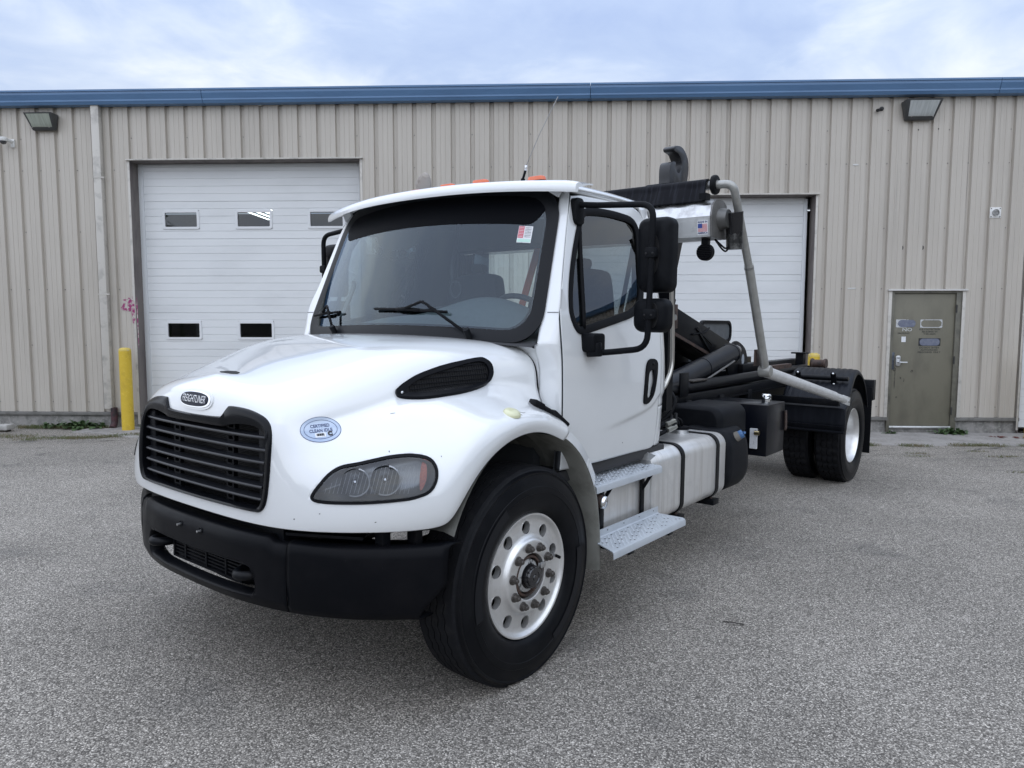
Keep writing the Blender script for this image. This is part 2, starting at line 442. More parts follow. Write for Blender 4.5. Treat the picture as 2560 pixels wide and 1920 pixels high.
BLUE = mat('blue_gutter', (0.10, 0.20, 0.36), 0.35, noise=((0.8, 4, 4), (0.085, 0.17, 0.31), 0.45, 0.7))
X0W, X1W = -18.0, 24.0
Z0, Z1 = 0.18, 5.08
P0 = 0.3048
RIB0 = -2.70            # phase of the flutes
DEP = 0.040
def flute_profile(xa, xb):
    """x, y points of the sheet between xa and xb: flat pans with recessed flutes and two fine stiffening creases"""
    pts = []
    k = math.floor((xa - RIB0) / P0) - 1
    while RIB0 + k * P0 < xb + P0:
        b = RIB0 + k * P0
        pts += [(b - 0.003, 0.0), (b + 0.009, DEP), (b + 0.061, DEP), (b + 0.073, 0.0)]
        for m_ in (0.145, 0.225): pts += [(b + m_ - 0.006, 0), (b + m_ - 0.002, 0.004), (b + m_ + 0.002, 0.004), (b + m_ + 0.006, 0)]
        k += 1
    o = []
    def at(x):
        for (x0, y0), (x1, y1) in zip(pts, pts[1:]):
            if x0 <= x <= x1: return y0 + (y1 - y0) * (x - x0) / max(1e-9, x1 - x0)
        return 0
    o.append((xa, at(xa))); o += [p for p in pts if xa < p[0] < xb]; o.append((xb, at(xb)))
    return o
holes = [(-6.66, -2.93, 4.235), (0.52, 4.185, 3.63), (5.40, 6.475, 2.15), (7.42, 10.47, 3.65), (13.5, 17.2, 4.235)]
screwG = G()
PW = 3 * P0
rnd = random.Random(3)
def sheet(xa, xb, za, zb):
    pr = flute_profile(xa, xb); n = len(pr)
    off = rnd.uniform(-0.0012, 0.0012); nz = max(2, int((zb - za) / 0.45))
    v = []
    for j in range(nz + 1):
        z = lerp(za, zb, j / nz); bow = rnd.uniform(-0.0015, 0.0015) if 0 < j < nz else 0
        v += [(x, y + off + bow, z) for x, y in pr]
    f = [(j * n + i, j * n + i + 1, (j + 1) * n + i + 1, (j + 1) * n + i) for j in range(nz) for i in range(n - 1)]
    mesh('wall_panel', v, f, BEIGE, bld)
k = math.floor((X0W - RIB0) / PW)
while RIB0 + k * PW < X1W:
    xa, xb = RIB0 + k * PW + 0.03, RIB0 + (k + 1) * PW + 0.03
    k += 1
    cuts = [xa, xb]
    for h in holes:
        for q in h[:2]:
            if xa + 0.01 < q < xb - 0.01: cuts.append(q)
    cuts.sort()
    for a, b in zip(cuts, cuts[1:]):
        mid = (a + b) / 2; zb_ = Z0
        for h in holes:
            if h[0] < mid < h[1]: zb_ = h[2]
        sheet(a, b - 0.001, zb_, Z1)
kk = math.floor((X0W - RIB0) / P0)
while RIB0 + kk * P0 < X1W:
    x = RIB0 + kk * P0 + 0.028; kk += 1
    for z in (0.34, 2.19, 4.10, 4.60, 1.28, 3.12):
        if z in (4.60, 1.28, 3.12) and kk % 3: continue
        if any(h[0] - 0.08 < x < h[1] + 0.08 and z < h[2] + 0.05 for h in holes): continue
        v, f = lathe_geo([(0.0, -0.007), (0.0055, -0.006), (0.006, 0.0), (0.009, 0.0), (0.009, 0.003)], 6)
        screwG.add([(x + p[0], DEP - 0.004 + p[1], z + p[2]) for p in v], f)
tag(screwG.obj('panel_screws', SCREW, bld), None, None, None, 'stuff')
# foundation and base trim, with gaps at the doors
def spans():
    xs_ = [X0W]
    for h in holes: xs_ += [h[0], h[1]]
    xs_.append(X1W)
    return [(xs_[i], xs_[i + 1]) for i in range(0, len(xs_), 2)]
for a, b in spans():
    G().box(a - 0.0, b, 0.035, 0.25, -0.5, 0.125).obj('foundation', FOUND, bld, bevel=0.008)
    G().box(a - 0.02, b + 0.02, -0.004, 0.06, 0.122, 0.178).obj('base_trim', GREYTRIM, bld, bevel=0.003)
# interior closing wall, roof, so that nothing shows light through
DARK = mat('dark_interior', (0.03, 0.03, 0.032), 0.9)
G().box(X0W, X1W, 18, 18.2, -0.5, 6.0).obj('rear_wall', BEIGE, bld)
G().box(X0W - 0.05, X0W, 0.0, 18, -0.5, 5.3).obj('end_wall', BEIGE, bld)
G().box(X1W, X1W + 0.05, 0.0, 18, -0.5, 5.3).obj('end_wall', BEIGE, bld)
ROOF = mat('roof_metal', (0.42, 0.43, 0.43), 0.4, 0.3)
g = G(); g.add([(X0W - .1, -0.05, 5.26), (X1W + .1, -0.05, 5.26), (X1W + .1, 18.2, 6.1), (X0W - .1, 18.2, 6.1), (X0W - .1, -0.05, 5.23), (X1W + .1, -0.05, 5.23), (X1W + .1, 18.2, 6.07), (X0W - .1, 18.2, 6.07)],
               [(0, 1, 2, 3), (7, 6, 5, 4), (0, 4, 5, 1), (1, 5, 6, 2), (2, 6, 7, 3), (3, 7, 4, 0)])
g.obj('roof', ROOF, bld)
G().box(X0W, X1W, 0.26, 17.9, -0.03, 0.02).obj('floor_slab', CONC, bld)
# gutter: moulded blue section, in four lengths with visible joints
gp = [(-0.02, 5.075), (-0.13, 5.082), (-0.150, 5.115), (-0.158, 5.125), (-0.158, 5.148), (-0.190, 5.225), (-0.190, 5.262), (-0.205, 5.266), (-0.205, 5.292), (-0.180, 5.296), (-0.180, 5.285), (-0.02, 5.285)]
jx = [X0W - 0.1, -11.4, -5.365, 0.685, 6.77, 12.8, 18.9, X1W + 0.1]
for a, b in zip(jx, jx[1:]):
    n = len(gp); g = G()
    g.add([(a + 0.004, y, z) for y, z in gp] + [(b - 0.004, y, z) for y, z in gp],
          [(i, n + i, n + (i + 1) % n, (i + 1) % n) for i in range(n)] + [tuple(range(n)), tuple(range(n, 2 * n))[::-1]])
    o = g.obj('gutter', BLUE, bld)
# downspout
g = G(); g.box(-7.205, -7.075, -0.105, -0.012, 0.24, 5.09)
o = g.obj('downspout', TRIM, bld, bevel=0.008)
RUSTY = mat('rusty_pipe', (0.075, 0.03, 0.035), 0.75, noise=(14, (0.02, 0.018, 0.02), 0.4, 0.65), bump=(30, 0.5))
G().tube([(-7.06, -0.07, 0.26), (-7.06, -0.07, 0.0), (-7.06, -0.14, -0.07)], 0.052, 16, True, 0.06).obj('downspout_boot', RUSTY, bld, True, 40)
for z in (3.95, 2.1): G().box(-7.22, -7.02, -0.110, -0.108 + 0.0, z, z + 0.02).obj('downspout_strap', TRIM, bld)

# overhead doors
DWHITE = mat('door_white', (0.70, 0.715, 0.72), 0.4, noise=((0.7, 0.7, 2.5), (0.62, 0.635, 0.64), 0.45, 0.75))
DGREY = mat('door_weatherstrip', (0.62, 0.64, 0.65), 0.5)
PANE = glass('door_pane', (0.55, 0.58, 0.60), 1.5, 1.25)
WFRAME = mat('window_frame_white', (0.68, 0.69, 0.70), 0.35)
def overhead(x0, x1, ztop, yb, sec, grooves, windows, n_sec, jamb=0.10, dirty=False):
    d = empty('overhead_door', (0, 0, 0), None, None, None, bld)
    y = yb
    for s_ in range(n_sec):
        zt = ztop - s_ * sec; zb = zt - sec
        pr = [(zt - 0.001, y + 0.008), (zt - 0.005, y)]
        for gq in grooves:
            zz = zt - gq * sec
            pr += [(zz + 0.007, y), (zz, y + 0.006), (zz - 0.001, y)]
        pr += [(zb + 0.003, y), (zb + 0.0005, y + 0.008)]
        wins = [w_ for w_ in windows if zb < w_[2] < zt]
        cx = [x0] + [q for w_ in wins for q in (w_[0] - w_[1] / 2, w_[0] + w_[1] / 2)] + [x1]
        g = G()
        for i in range(len(cx) - 1):
            a, b = cx[i], cx[i + 1]
            if i % 2 == 0:
                n = len(pr); g.add([(a, yy, zz) for zz, yy in pr] + [(b, yy, zz) for zz, yy in pr], [(q, q + 1, n + q + 1, n + q) for q in range(n - 1)])
            else:
                w_ = wins[i // 2]
                for lo, hi in ((w_[2] + w_[3] / 2, zt), (zb, w_[2] - w_[3] / 2)):
                    qq = [p for p in pr if lo < p[0] < hi]
                    qq = ([] if hi == zt else [(hi, y)]) + qq + ([] if lo == zb else [(lo, y)])
                    n = len(qq); g.add([(a, yy, zz) for zz, yy in qq] + [(b, yy, zz) for zz, yy in qq], [(q, q + 1, n + q + 1, n + q) for q in range(n - 1)])
        g.obj('door_section', DWHITE, d)
        for w_ in wins:
            Po = rrect(w_[1], w_[3], 0.03, 4); Pi = rrect(w_[1] - 0.075, w_[3] - 0.075, 0.014, 4)
            fn = lambda a, b, dd, w_=w_: (w_[0] + a, y - 0.014 + dd, w_[2] + b)
            v, f = ringprism(Po, Pi, fn, 0.0, 0.03); G().add(v, f).obj('window_frame', WFRAME, d, bevel=0.0)
            pp = rrect(w_[1] - 0.07, w_[3] - 0.07, 0.01, 3); v, f = prism(pp, fn, 0.022, 0.028); G().add(v, f).obj('window_pane', PANE, d)
    return d
def opening(x0, x1, ztop, depth, trimw=0.05):
    # lined reveal: jambs, head, and the light trim around the cut edge
    for a, b in ((x0, x0 + 0.006), (x1 - 0.006, x1)): G().box(a, b, -0.006, depth, -0.1, ztop).obj('door_jamb', JAMB, bld)
    G().box(x0, x1, -0.006, depth, ztop - 0.006, ztop + 0.004).obj('door_head', JAMB, bld)
    G().box(x0 - trimw, x0 - 0.001, -0.010, -0.003, -0.02, ztop + 0.0).obj('door_trim', TRIM, bld, bevel=0.002)
    G().box(x1 + 0.001, x1 + trimw, -0.010, -0.003, -0.02, ztop + 0.0).obj('door_trim', TRIM, bld, bevel=0.002)
    G().box(x0 - trimw - 0.01, x1 + trimw + 0.01, -0.045, -0.002, ztop + 0.001, ztop + 0.022).obj('door_drip', TRIM, bld, bevel=0.002)
opening(-6.66, -2.93, 4.235, 0.26, 0.04)
gro = (0.2, 0.4, 0.6, 0.8)
overhead(-6.60, -2.98, 4.235, 0.24, 0.605, gro, [(-5.97, 0.61, 3.335, 0.305), (-4.755, 0.61, 3.335, 0.305), (-3.55, 0.61, 3.335, 0.305), (-5.99, 0.61, 1.525, 0.305), (-4.77, 0.61, 1.525, 0.305), (-3.56, 0.61, 1.525, 0.305)], 7)
G().box(-6.655, -6.575, 0.222, 0.238, -0.05, 4.23).obj('weatherstrip', DGREY, bld, bevel=0.003)
G().box(-3.015, -2.935, 0.222, 0.238, -0.05, 4.23).obj('weatherstrip', DGREY, bld, bevel=0.003)
G().box(-6.57, -3.02, 0.218, 0.236, 4.175, 4.225).obj('weatherstrip', DGREY, bld, bevel=0.003)
opening(0.52, 4.185, 3.63, 0.22, 0.035)
overhead(0.58, 4.10, 3.625, 0.20, 0.602, (0.17, 0.5, 0.67), [], 6)
G().box(4.07, 4.125, 0.18, 0.198, -0.05, 3.6).obj('weatherstrip', DGREY, bld, bevel=0.003)
opening(7.42, 10.47, 3.65, 0.10, 0.03)
overhead(7.43, 10.46, 3.65, 0.06, 0.605, gro, [], 6)
opening(13.5, 17.2, 4.235, 0.26, 0.04)
overhead(13.56, 17.14, 4.235, 0.24, 0.605, gro, [], 7)
# low lighting strips inside, seen through the door panes, are what the bright bars in the glass are
LAMP = bpy.data.materials.new('shop_light'); LAMP.use_nodes = True
LAMP.cycles.emission_sampling = 'NONE'
lb = LAMP.node_tree.nodes['Principled BSDF']; lb.inputs['Emission Color'].default_value = (0.95, 1, 0.97, 1); lb.inputs['Emission Strength'].default_value = 6
for i in range(4):
    g = G(); xx = -7.08 + i * 0.21
    g.box(xx, xx + 0.05, 5.2, 7.0, 4.25, 4.27); o = g.obj('shop_light_tube', LAMP, None)
    tag(o, 'bright ceiling light tube seen through the upper overhead-door window', 'light tube', 'shop ceiling light tubes')
# olive personnel door
OLIVE = mat('olive_door', (0.16, 0.15, 0.112), 0.5, noise=((4, 4, 1.8), (0.125, 0.117, 0.088), 0.45, 0.7), noise2=((7, 7, 3), (0.215, 0.20, 0.155), 0.62, 0.82))
DFRAME = mat('olive_frame', (0.135, 0.128, 0.10), 0.5, noise=(5, (0.07, 0.068, 0.055), 0.45, 0.7))
STEEL = mat('satin_steel', (0.62, 0.63, 0.64), 0.32, 1.0)
pd = empty('personnel_door', (0, 0, 0), None, None, None, bld)
G().box(5.452, 6.385, 0.025, 0.07, 0.03, 2.115).obj('door_leaf', OLIVE, pd, bevel=0.004)
for a, b in ((5.405, 5.449), (6.388, 6.470)): G().box(a, b, 0.0, 0.12, -0.06, 2.15).obj('door_frame', DFRAME, pd, bevel=0.003)
G().box(5.449, 6.388, 0.0, 0.12, 2.118, 2.15).obj('door_frame', DFRAME, pd, bevel=0.003)
G().box(5.445, 6.39, -0.012, 0.02, 0.005, 0.036).obj('threshold', mat('aluminium_strip', (0.75, 0.76, 0.76), 0.35, 0.7, noise=(20, (0.5, 0.5, 0.48), 0.5, 0.8)), pd, bevel=0.003)
G().box(5.40, 6.475, 0.03, 0.2, -0.3, 0.003).obj('door_step', FOUND, pd)
for a, b in ((5.352, 5.403), (6.472, 6.522)): G().box(a, b, -0.012, -0.002, 0.175, 2.16).obj('door_trim', TRIM, pd, bevel=0.002)
G().box(5.335, 6.54, -0.035, -0.002, 2.155, 2.180).obj('door_trim', mat('drip_cap', (0.55, 0.54, 0.52), 0.4), pd, bevel=0.002)
DK = mat('dark_steel', (0.05, 0.05, 0.05), 0.5, 0.5)
for z in (1.88, 1.08, 0.28): G().cyl((6.392, -0.006, z - 0.06), (6.392, -0.006, z + 0.06), 0.011, seg=10).obj('hinge', DK, pd, True, 40)
G().box(5.418, 5.490, 0.012, 0.022, 0.93, 1.20).obj('lock_plate', mat('blue_grey_plate', (0.10, 0.115, 0.14), 0.4, 0.6, noise=(20, (0.05, 0.05, 0.06), 0.45, 0.7)), pd, bevel=0.002)
fn = lambda a, b, d_: (5.545 + a, 0.025 - d_, 1.065 + b)
v, f = prism(rrect(0.075, 0.165, 0.03, 5), fn, 0.0, 0.025); lk = G().add(v, f).obj('door_lock', STEEL, pd, bevel=0.004)
G().tube([(5.545, 0.0, 1.045), (5.545, -0.05, 1.045), (5.66, -0.05, 1.045)], 0.011, 10, True, 0.02).obj('door_lever', STEEL, pd, True, 40)
G().box(5.523, 5.567, -0.006, 0.001, 1.095, 1.135).obj('keypad', mat('keypad_grey', (0.35, 0.36, 0.37), 0.4), pd, bevel=0.002)
# worn stickers and stencilled notices on the door
STW = mat('sticker_silver', (0.52, 0.53, 0.54), 0.5, noise=(35, (0.16, 0.15, 0.112), 0.56, 0.62))
STB = mat('sticker_blue', (0.13, 0.145, 0.20), 0.5, noise=(22, (0.19, 0.205, 0.25), 0.45, 0.7))
STK = mat('sticker_black', (0.02, 0.02, 0.022), 0.5)
STP = mat('sticker_paper', (0.72, 0.73, 0.75), 0.6, noise=(60, (0.45, 0.46, 0.5), 0.55, 0.7))
def flat(name, P, x, z, d_, m, par): v, f = prism(P, lambda a, b, q: (x + a, 0.025 - q, z + b), 0.0005, d_); return G().add(v, f).obj(name, m, par)
flat('sticker', rrect(0.19, 0.125, 0.006), 5.590, 1.650, 0.0015, STW, pd); flat('sticker', rrect(0.27, 0.112, 0.055), 5.660, 1.650, 0.003, STB, pd)
o_ = rrect(0.335, 0.128, 0.012); i_ = rrect(0.312, 0.108, 0.05)
v, f = ringprism(o_, i_, lambda a, b, q: (6.035 + a, 0.025 - q, 1.648 + b), 0.0005, 0.0015); G().add(v, f).obj('sticker', STW, pd)
flat('sticker', rrect(0.335, 0.122, 0.006), 6.020, 1.360, 0.0015, STK, pd); flat('sticker', rrect(0.305, 0.108, 0.052), 6.022, 1.360, 0.003, STB, pd)
flat('sticker', rrect(0.066, 0.086, 0.003), 5.622, 1.402, 0.0015, STP, pd)
LETW = mat('worn_white_letter', (0.50, 0.51, 0.50), 0.6, noise=(60, (0.16, 0.15, 0.112), 0.58, 0.62)); LETK = mat('worn_black_letter', (0.045, 0.044, 0.038), 0.6, noise=(50, (0.16, 0.15, 0.112), 0.55, 0.63))
def dtext(s_, x, z, size, m, xs_=1.0):
    v, f = text_geo(s_, size, 'CENTER', 0.001, 0, xs_)
    mesh('lettering', [(x + a, 0.0235, z + b) for a, b in v], f, m, pd)
dtext('NO', 5.670, 1.552, 0.072, LETW, 1.35)
dtext('SMOKING', 5.615, 1.497, 0.034, LETK, 1.2)
for i, s_ in enumerate(('EYE PROTECTION', 'REQUIRED IN', 'THIS AREA')): dtext(s_, 6.015, 1.558 - i * 0.036, 0.034, LETK, 1.15)
for i, s_ in enumerate(('DO NOT ENTER', 'AUTHORIZED', 'PERSONNEL ONLY')): dtext(s_, 6.020, 1.272 - i * 0.036, 0.036, LETK, 1.15)
# rust run under the lock and scuffs: stains with a shape of their own
STAIN = mat('rust_run', (0.055, 0.05, 0.038), 0.7, noise=(40, (0.16, 0.15, 0.112), 0.5, 0.62))
for (x, z, w_, h) in ((5.505, 0.93, 0.045, 0.10), (5.512, 0.78, 0.022, 0.30), (5.60, 0.80, 0.03, 0.05), (5.655, 0.76, 0.022, 0.06), (5.77, 0.90, 0.06, 0.05), (5.55, 0.49, 0.04, 0.04)):
    P = smooth_loop([(w_ / 2 * math.cos(a) * rnd.uniform(.5, 1.1), h / 2 * math.sin(a) * rnd.uniform(.6, 1.1)) for a in [i * PI / 4 for i in range(8)]], 4)
    flat('rust_stain', P, x, z, 0.0012, STAIN, pd)
# magenta paint scuff at the left door jamb, patch of bent trim
MAG = mat('magenta_paint', (0.28, 0.02, 0.13), 0.6, noise=(18, (0.475, 0.445, 0.40), 0.45, 0.56))
for (x, z, w_, h, y) in ((-6.79, 1.95, 0.30, 0.26, -0.0035), (-6.70, 1.86, 0.075, 0.50, -0.0115), (-6.63, 1.7, .02, .9, -.0115)):
    P = smooth_loop([(w_ / 2 * math.cos(a) * rnd.uniform(.5, 1.1), h / 2 * math.sin(a) * rnd.uniform(.6, 1.1)) for a in [i * PI / 5 for i in range(10)]], 4)
    v, f = prism(P, lambda a, b, q: (x + a, y - q, z + b), 0, 0.001); G().add(v, f).obj('paint_scuff', MAG, bld)
# patch plates, plugs and old bolt holes on the siding
BLK = mat('black_hole', (0.012, 0.012, 0.013), 0.6)
for x, z in ((5.533, 2.82), (5.842, 2.82), (5.684, 4.593), (5.982, 4.604)):
    r_ = 0.035 if z < 3 else 0.012
    P = [(r_ * 0.6 * math.cos(a), r_ * math.sin(a)) for a in [i * PI / 6 for i in range(12)]]
    v, f = prism(P, lambda a, b, q: (x + a, DEP - 0.012 - q if z < 3 else -0.001 - q, z + b), 0, 0.004); G().add(v, f).obj('old_hole', BLK, bld)
PATCH = mat('patch_tape', (0.55, 0.55, 0.53), 0.4, 0.3)
for x, z, w_ in ((4.768, 4.079, 0.08), (4.782, 2.192, 0.12)): G().box(x - w_ / 2, x + w_ / 2, -0.004, 0.0, z - 0.012, z + 0.012).obj('patch_plate', PATCH, bld, bevel=0.001)

# ------------------------------------------------------------------ things on and by the wall
LBODY = mat('bronze_lamp', (0.06, 0.062, 0.064), 0.45, 0.2, noise=(9, (0.10, 0.10, 0.10), 0.5, 0.8)); LGL = mat('prismatic_glass', (0.52, 0.55, 0.55), 0.18, noise=((40, 3, 3), (0.44, 0.47, 0.47), 0.45, 0.6))
LGL2 = mat('prismatic_glass_green', (0.40, 0.44, 0.38), 0.18, noise=((40, 3, 3), (0.34, 0.37, 0.32), 0.45, 0.6))
def wallpack(xc, zt, w_, h, d_, label, gl):
    t = empty('wall_light', (xc, 0, zt - h / 2), label, 'wall light')
    # wedge body: deeper at the top, lens on the sloping front
    A = [(-w_ / 2, -0.02, h / 2), (w_ / 2, -0.02, h / 2), (w_ / 2, -d_, h / 2), (-w_ / 2, -d_, h / 2)]
    wb = w_ * 0.80
    B = [(-wb / 2, -0.02, -h / 2), (wb / 2, -0.02, -h / 2), (wb / 2, -0.07, -h / 2), (-wb / 2, -0.07, -h / 2)]
    G().add(A + B, [(0, 3, 2, 1), (4, 5, 6, 7), (0, 1, 5, 4), (1, 2, 6, 5), (2, 3, 7, 6), (3, 0, 4, 7)]).obj('housing', LBODY, t, bevel=0.012)
    G().box(-w_ * 0.36, w_ * 0.36, -0.022, 0.0, -h * 0.45, h * 0.45).obj('back_box', LBODY, t, bevel=0.006)
    def fr(a, b, o_):
        tt = (b + 1) / 2; wv_ = lerp(wb, w_, tt); y = lerp(-0.07, -d_, tt) - o_; return (a * wv_ / 2, y, b * h / 2 + o_ * 0.5)
    q = [(-.84, -.66), (.84, -.66), (.84, .80), (-.84, .80)]
    g = G(); n = 4
    g.add([fr(a, b, 0.004) for a, b in q] + [fr(a * 0.93, b * 0.90 + 0.02, 0.016) for a, b in q], [(0, 1, 5, 4), (1, 2, 6, 5), (2, 3, 7, 6), (3, 0, 4, 7), (4, 5, 6, 7)])
    g.obj('lens', gl, t)
    g = G(); g.add([fr(-.84, -.66, 0.005), fr(.84, -.66, 0.005), fr(.84, -.40, 0.02), fr(-.84, -.40, 0.02), fr(-.84, -.45, 0.02), fr(.84, -.45, 0.02)], [(0, 1, 5, 4)]); g.obj('lower_lens', gl, t)
    for s_ in (-1, 1): G().cyl((s_ * w_ * .3, -d_ * 0.62, -h * .40), (s_ * w_ * .3, -d_ * 0.62, -h * .36), 0.01).obj('screw', SCREW, t)
    return t
wallpack(-8.00, 4.955, 0.46, 0.245, 0.22, 'bronze wedge wall light above the dome camera, with greenish glass', LGL2)
wallpack(5.66, 4.995, 0.53, 0.275, 0.24, 'larger bronze wedge wall light with pale glass above the olive door', LGL)
WPL = mat('white_plastic', (0.72, 0.72, 0.70), 0.4)
t = empty('security_camera', (-8.62, 0, 4.53), 'white dome security camera on a wall arm left of the downspout', 'camera')
G().box(0.02, 0.085, -0.02, 0.0, -0.07, 0.06).obj('mount_plate', WPL, t, bevel=0.006)
G().tube([(0.05, -0.02, 0.02), (0.02, -0.12, 0.03)], 0.028, 12).obj('arm', WPL, t, True, 40)
v, f = lathe_geo([(0.0, 0.055), (0.045, 0.052), (0.066, 0.04), (0.07, 0.0), (0.062, -0.012), (0, -0.012)], 24, 'Z'); mesh('housing', [(p[0] - 0.0, p[1] - 0.15, p[2] + 0.01) for p in v], f, WPL, t, True, 40)
v, f = lathe_geo([(0.052, -0.012), (0.05, -0.03), (0.036, -0.05), (0.015, -0.06), (0, -0.062)], 24, 'Z'); mesh('dome', [(p[0], p[1] - 0.15, p[2] + 0.01) for p in v], f, mat('smoked_dome', (0.02, 0.022, 0.03), 0.05, coat=1), t, True)
t = empty('bullet_camera', (5.10, 0, 4.90), 'small black bullet camera beside the wall light over the olive door', 'camera')
BKP = mat('black_plastic_fine', (0.018, 0.018, 0.02), 0.45)
v, f = lathe_geo([(0, -0.02), (0.03, -0.018), (0.034, 0.0), (0, 0.0)], 16); mesh('base', [(p[0] + 0.02, p[1], p[2] + 0.01) for p in v], f, BKP, t, True, 40)
G().cyl((0.015, -0.02, 0.005), (-0.055, -0.06, -0.025), 0.015).obj('arm', BKP, t, True, 40); G().cyl((-0.03, -0.045, -0.015), (-0.072, -0.075, -0.032), 0.024).obj('body', BKP, t, True, 40)
t = empty('exhaust_vent', (6.893, 0, 3.343), 'small square white vent fitting high on the wall right of the olive door', 'vent')
G().box(-0.083, 0.083, -0.012, 0.0, -0.079, 0.079).obj('plate', WPL, t, bevel=0.003)
v, f = lathe_geo([(0.052, 0.0), (0.052, -0.03), (0.044, -0.03), (0.044, -0.006), (0.0, -0.006)], 24); mesh('collar', v, f, mat('vent_grey', (0.35, 0.35, 0.34), 0.5, 0.3), t, True, 40)
for i in range(3): G().box(-0.04, 0.04, -0.026, -0.012, -0.028 + i * 0.022, -0.022 + i * 0.022).obj('louvre', mat('vent_slat', (0.22, 0.22, 0.22), 0.5, 0.3), t)
for a in (-1, 1):
    for b in (-1, 1): G().cyl((a * 0.066, -0.016, b * 0.062), (a * 0.066, -0.01, b * 0.062), 0.008, seg=8).obj('screw', BLK, t)
YEL = mat('safety_yellow', (0.62, 0.43, 0.035), 0.55, noise=(7, (0.48, 0.32, 0.03), 0.5, 0.75), noise2=(26, (0.70, 0.52, 0.08), 0.56, 0.75), bump=(34, 0.55, 0.006))
def bollard(x, y, zt, r_, label):
    zb = gz(x, y) + 0.01 if y > -0.9 else gz(x, y); h = zt - zb
    t = empty('bollard', (x, y, zb), label, 'bollard')
    v, f = lathe_geo([(r_ * 1.015, -0.06), (r_, 0.05), (r_, h - 0.05)], 28, 'Z'); mesh('post', v, f, YEL, t, True)
    v, f = lathe_geo([(r_, h - 0.05), (r_ * .985, h - 0.03), (r_ * .86, h - 0.008), (r_ * .5, h + 0.004), (0, h + 0.006)], 28, 'Z'); mesh('cap', v, f, mat('worn_yellow_cap', (0.58, 0.44, 0.10), 0.7, noise=(16, (0.45, 0.40, 0.28), 0.5, 0.7), bump=(40, .5, .006)), t, True)
bollard(-6.70, -0.30, 1.25, 0.092, 'yellow pipe bollard beside the rusty downspout boot')
bollard(4.08, -0.45, 1.20, 0.085, 'yellow pipe bollard standing behind the rear wheel of the truck')
bollard(7.36, -0.42, 1.20, 0.09, 'yellow pipe bollard in front of the narrow white door beyond the olive door')
# broken concrete block at the left
t = empty('concrete_block', (-8.95, -0.5, gz(-8.9, -.5)), 'broken pale concrete wheel stop lying by the wall', 'concrete block')
g = G(); g.box(-0.5, 0.27, -0.09, 0.09, 0.035, 0.115); g.obj('beam', mat('pale_concrete', (0.42, 0.41, 0.39), 0.9, noise=(9, (0.28, 0.27, 0.25), 0.45, 0.7), bump=(30, .5, .006)), t, bevel=0.012)
g = G(); g.box(0.285, 0.44, -0.085, 0.095, 0.03, 0.118); g.obj('broken_end', MATS['pale_concrete'], t, bevel=0.014)
g = G(); g.box(-0.45, 0.40, -0.06, 0.06, -0.01, 0.036); g.obj('skid', mat('wet_wood', (0.06, 0.055, 0.045), 0.9), t)
# red plastic scrap / edging by the right bollard
g = G(); rr_ = random.Random(5)
for i in range(26):
    x = rr_.uniform(-0.5, 0.55); y = -0.05 - 0.22 * x + rr_.uniform(-0.07, 0.07); a = rr_.uniform(0, PI); l = rr_.uniform(0.03, 0.08)
    dx, dy = math.cos(a) * l, math.sin(a) * l; z = 0.012 + rr_.uniform(0, 0.01)
    g.add([(x - dx, y - dy, z), (x + dy * .4, y - dx * .4, z + 0.012), (x + dx, y + dy, z), (x - dy * .4, y + dx * .4, z + 0.006)], [(0, 1, 2, 3)])
o = g.obj('mulch_spill', mat('red_mulch', (0.12, 0.035, 0.03), 0.9, noise=(20, (0.06, 0.02, 0.018), 0.4, 0.7)), None); o.location = (7.25, -0.45, gz(7.2, -.45) + 0.005)
tag(o, 'scatter of dark red chips on the apron by the bollard', None, None, 'stuff')
# stick on the asphalt
o = G().tube([(1.03, -7.58, 0), (1.08, -7.600, 0.006), (1.14, -7.617, 0.002)], 0.003, 6).obj('twig', mat('twig_bark', (0.025, 0.022, 0.02), 0.9), None, True); o.location = (0, 0, gz(1, -7.6) + 0.004)
tag(o, 'thin dark twig lying on the asphalt beside the truck', 'twig')

# weeds
LEAF = mat('weed_leaf', (0.045, 0.085, 0.028), 0.55, noise=(9, (0.08, 0.12, 0.045), 0.45, 0.7)); GRASS = mat('dry_grass', (0.10, 0.12, 0.045), 0.7, noise=(5, (0.17, 0.14, 0.075), 0.42, 0.62))
def leaf(g, base, az, el, L, W, r_):
    d = Vector((math.cos(az) * math.cos(el), math.sin(az) * math.cos(el), math.sin(el))); s_ = Vector((-math.sin(az), math.cos(az), 0))
    pts = []; n = 6
    for i in range(n + 1):
        t_ = i / n; c = Vector(base) + d * (L * t_) + Vector((0, 0, -0.55 * L * t_ * t_))
        wv_ = W * (math.sin(PI * min(1, t_ * 0.92 + 0.06)) ** 0.8) * (1.0 if i % 2 else 0.62)
        pts += [c - s_ * wv_ + Vector((0, 0, .1 * wv_)), c, c + s_ * wv_ + Vector((0, 0, .1 * wv_))]
    f = []
    for i in range(n):
        a = 3 * i; f += [(a, a + 1, a + 4, a + 3), (a + 1, a + 2, a + 5, a + 4)]
    g.add(pts, f)
wr = random.Random(21)
def weed(x, y, n, L, label, sp=0.05):
    t = empty('weed', (x, y, gz(x, y)), label, 'weed', 'weeds along the foot of the wall')
    for i in range(n):
        g = G(); az = wr.uniform(0, 2 * PI)
        leaf(g, (wr.uniform(-sp, sp), wr.uniform(-sp, sp) * .4, 0.005), az, wr.uniform(0.45, 1.35), L * wr.uniform(0.6, 1.15), L * wr.uniform(0.10, 0.17), wr)
        g.obj('leaf', LEAF, t, True)
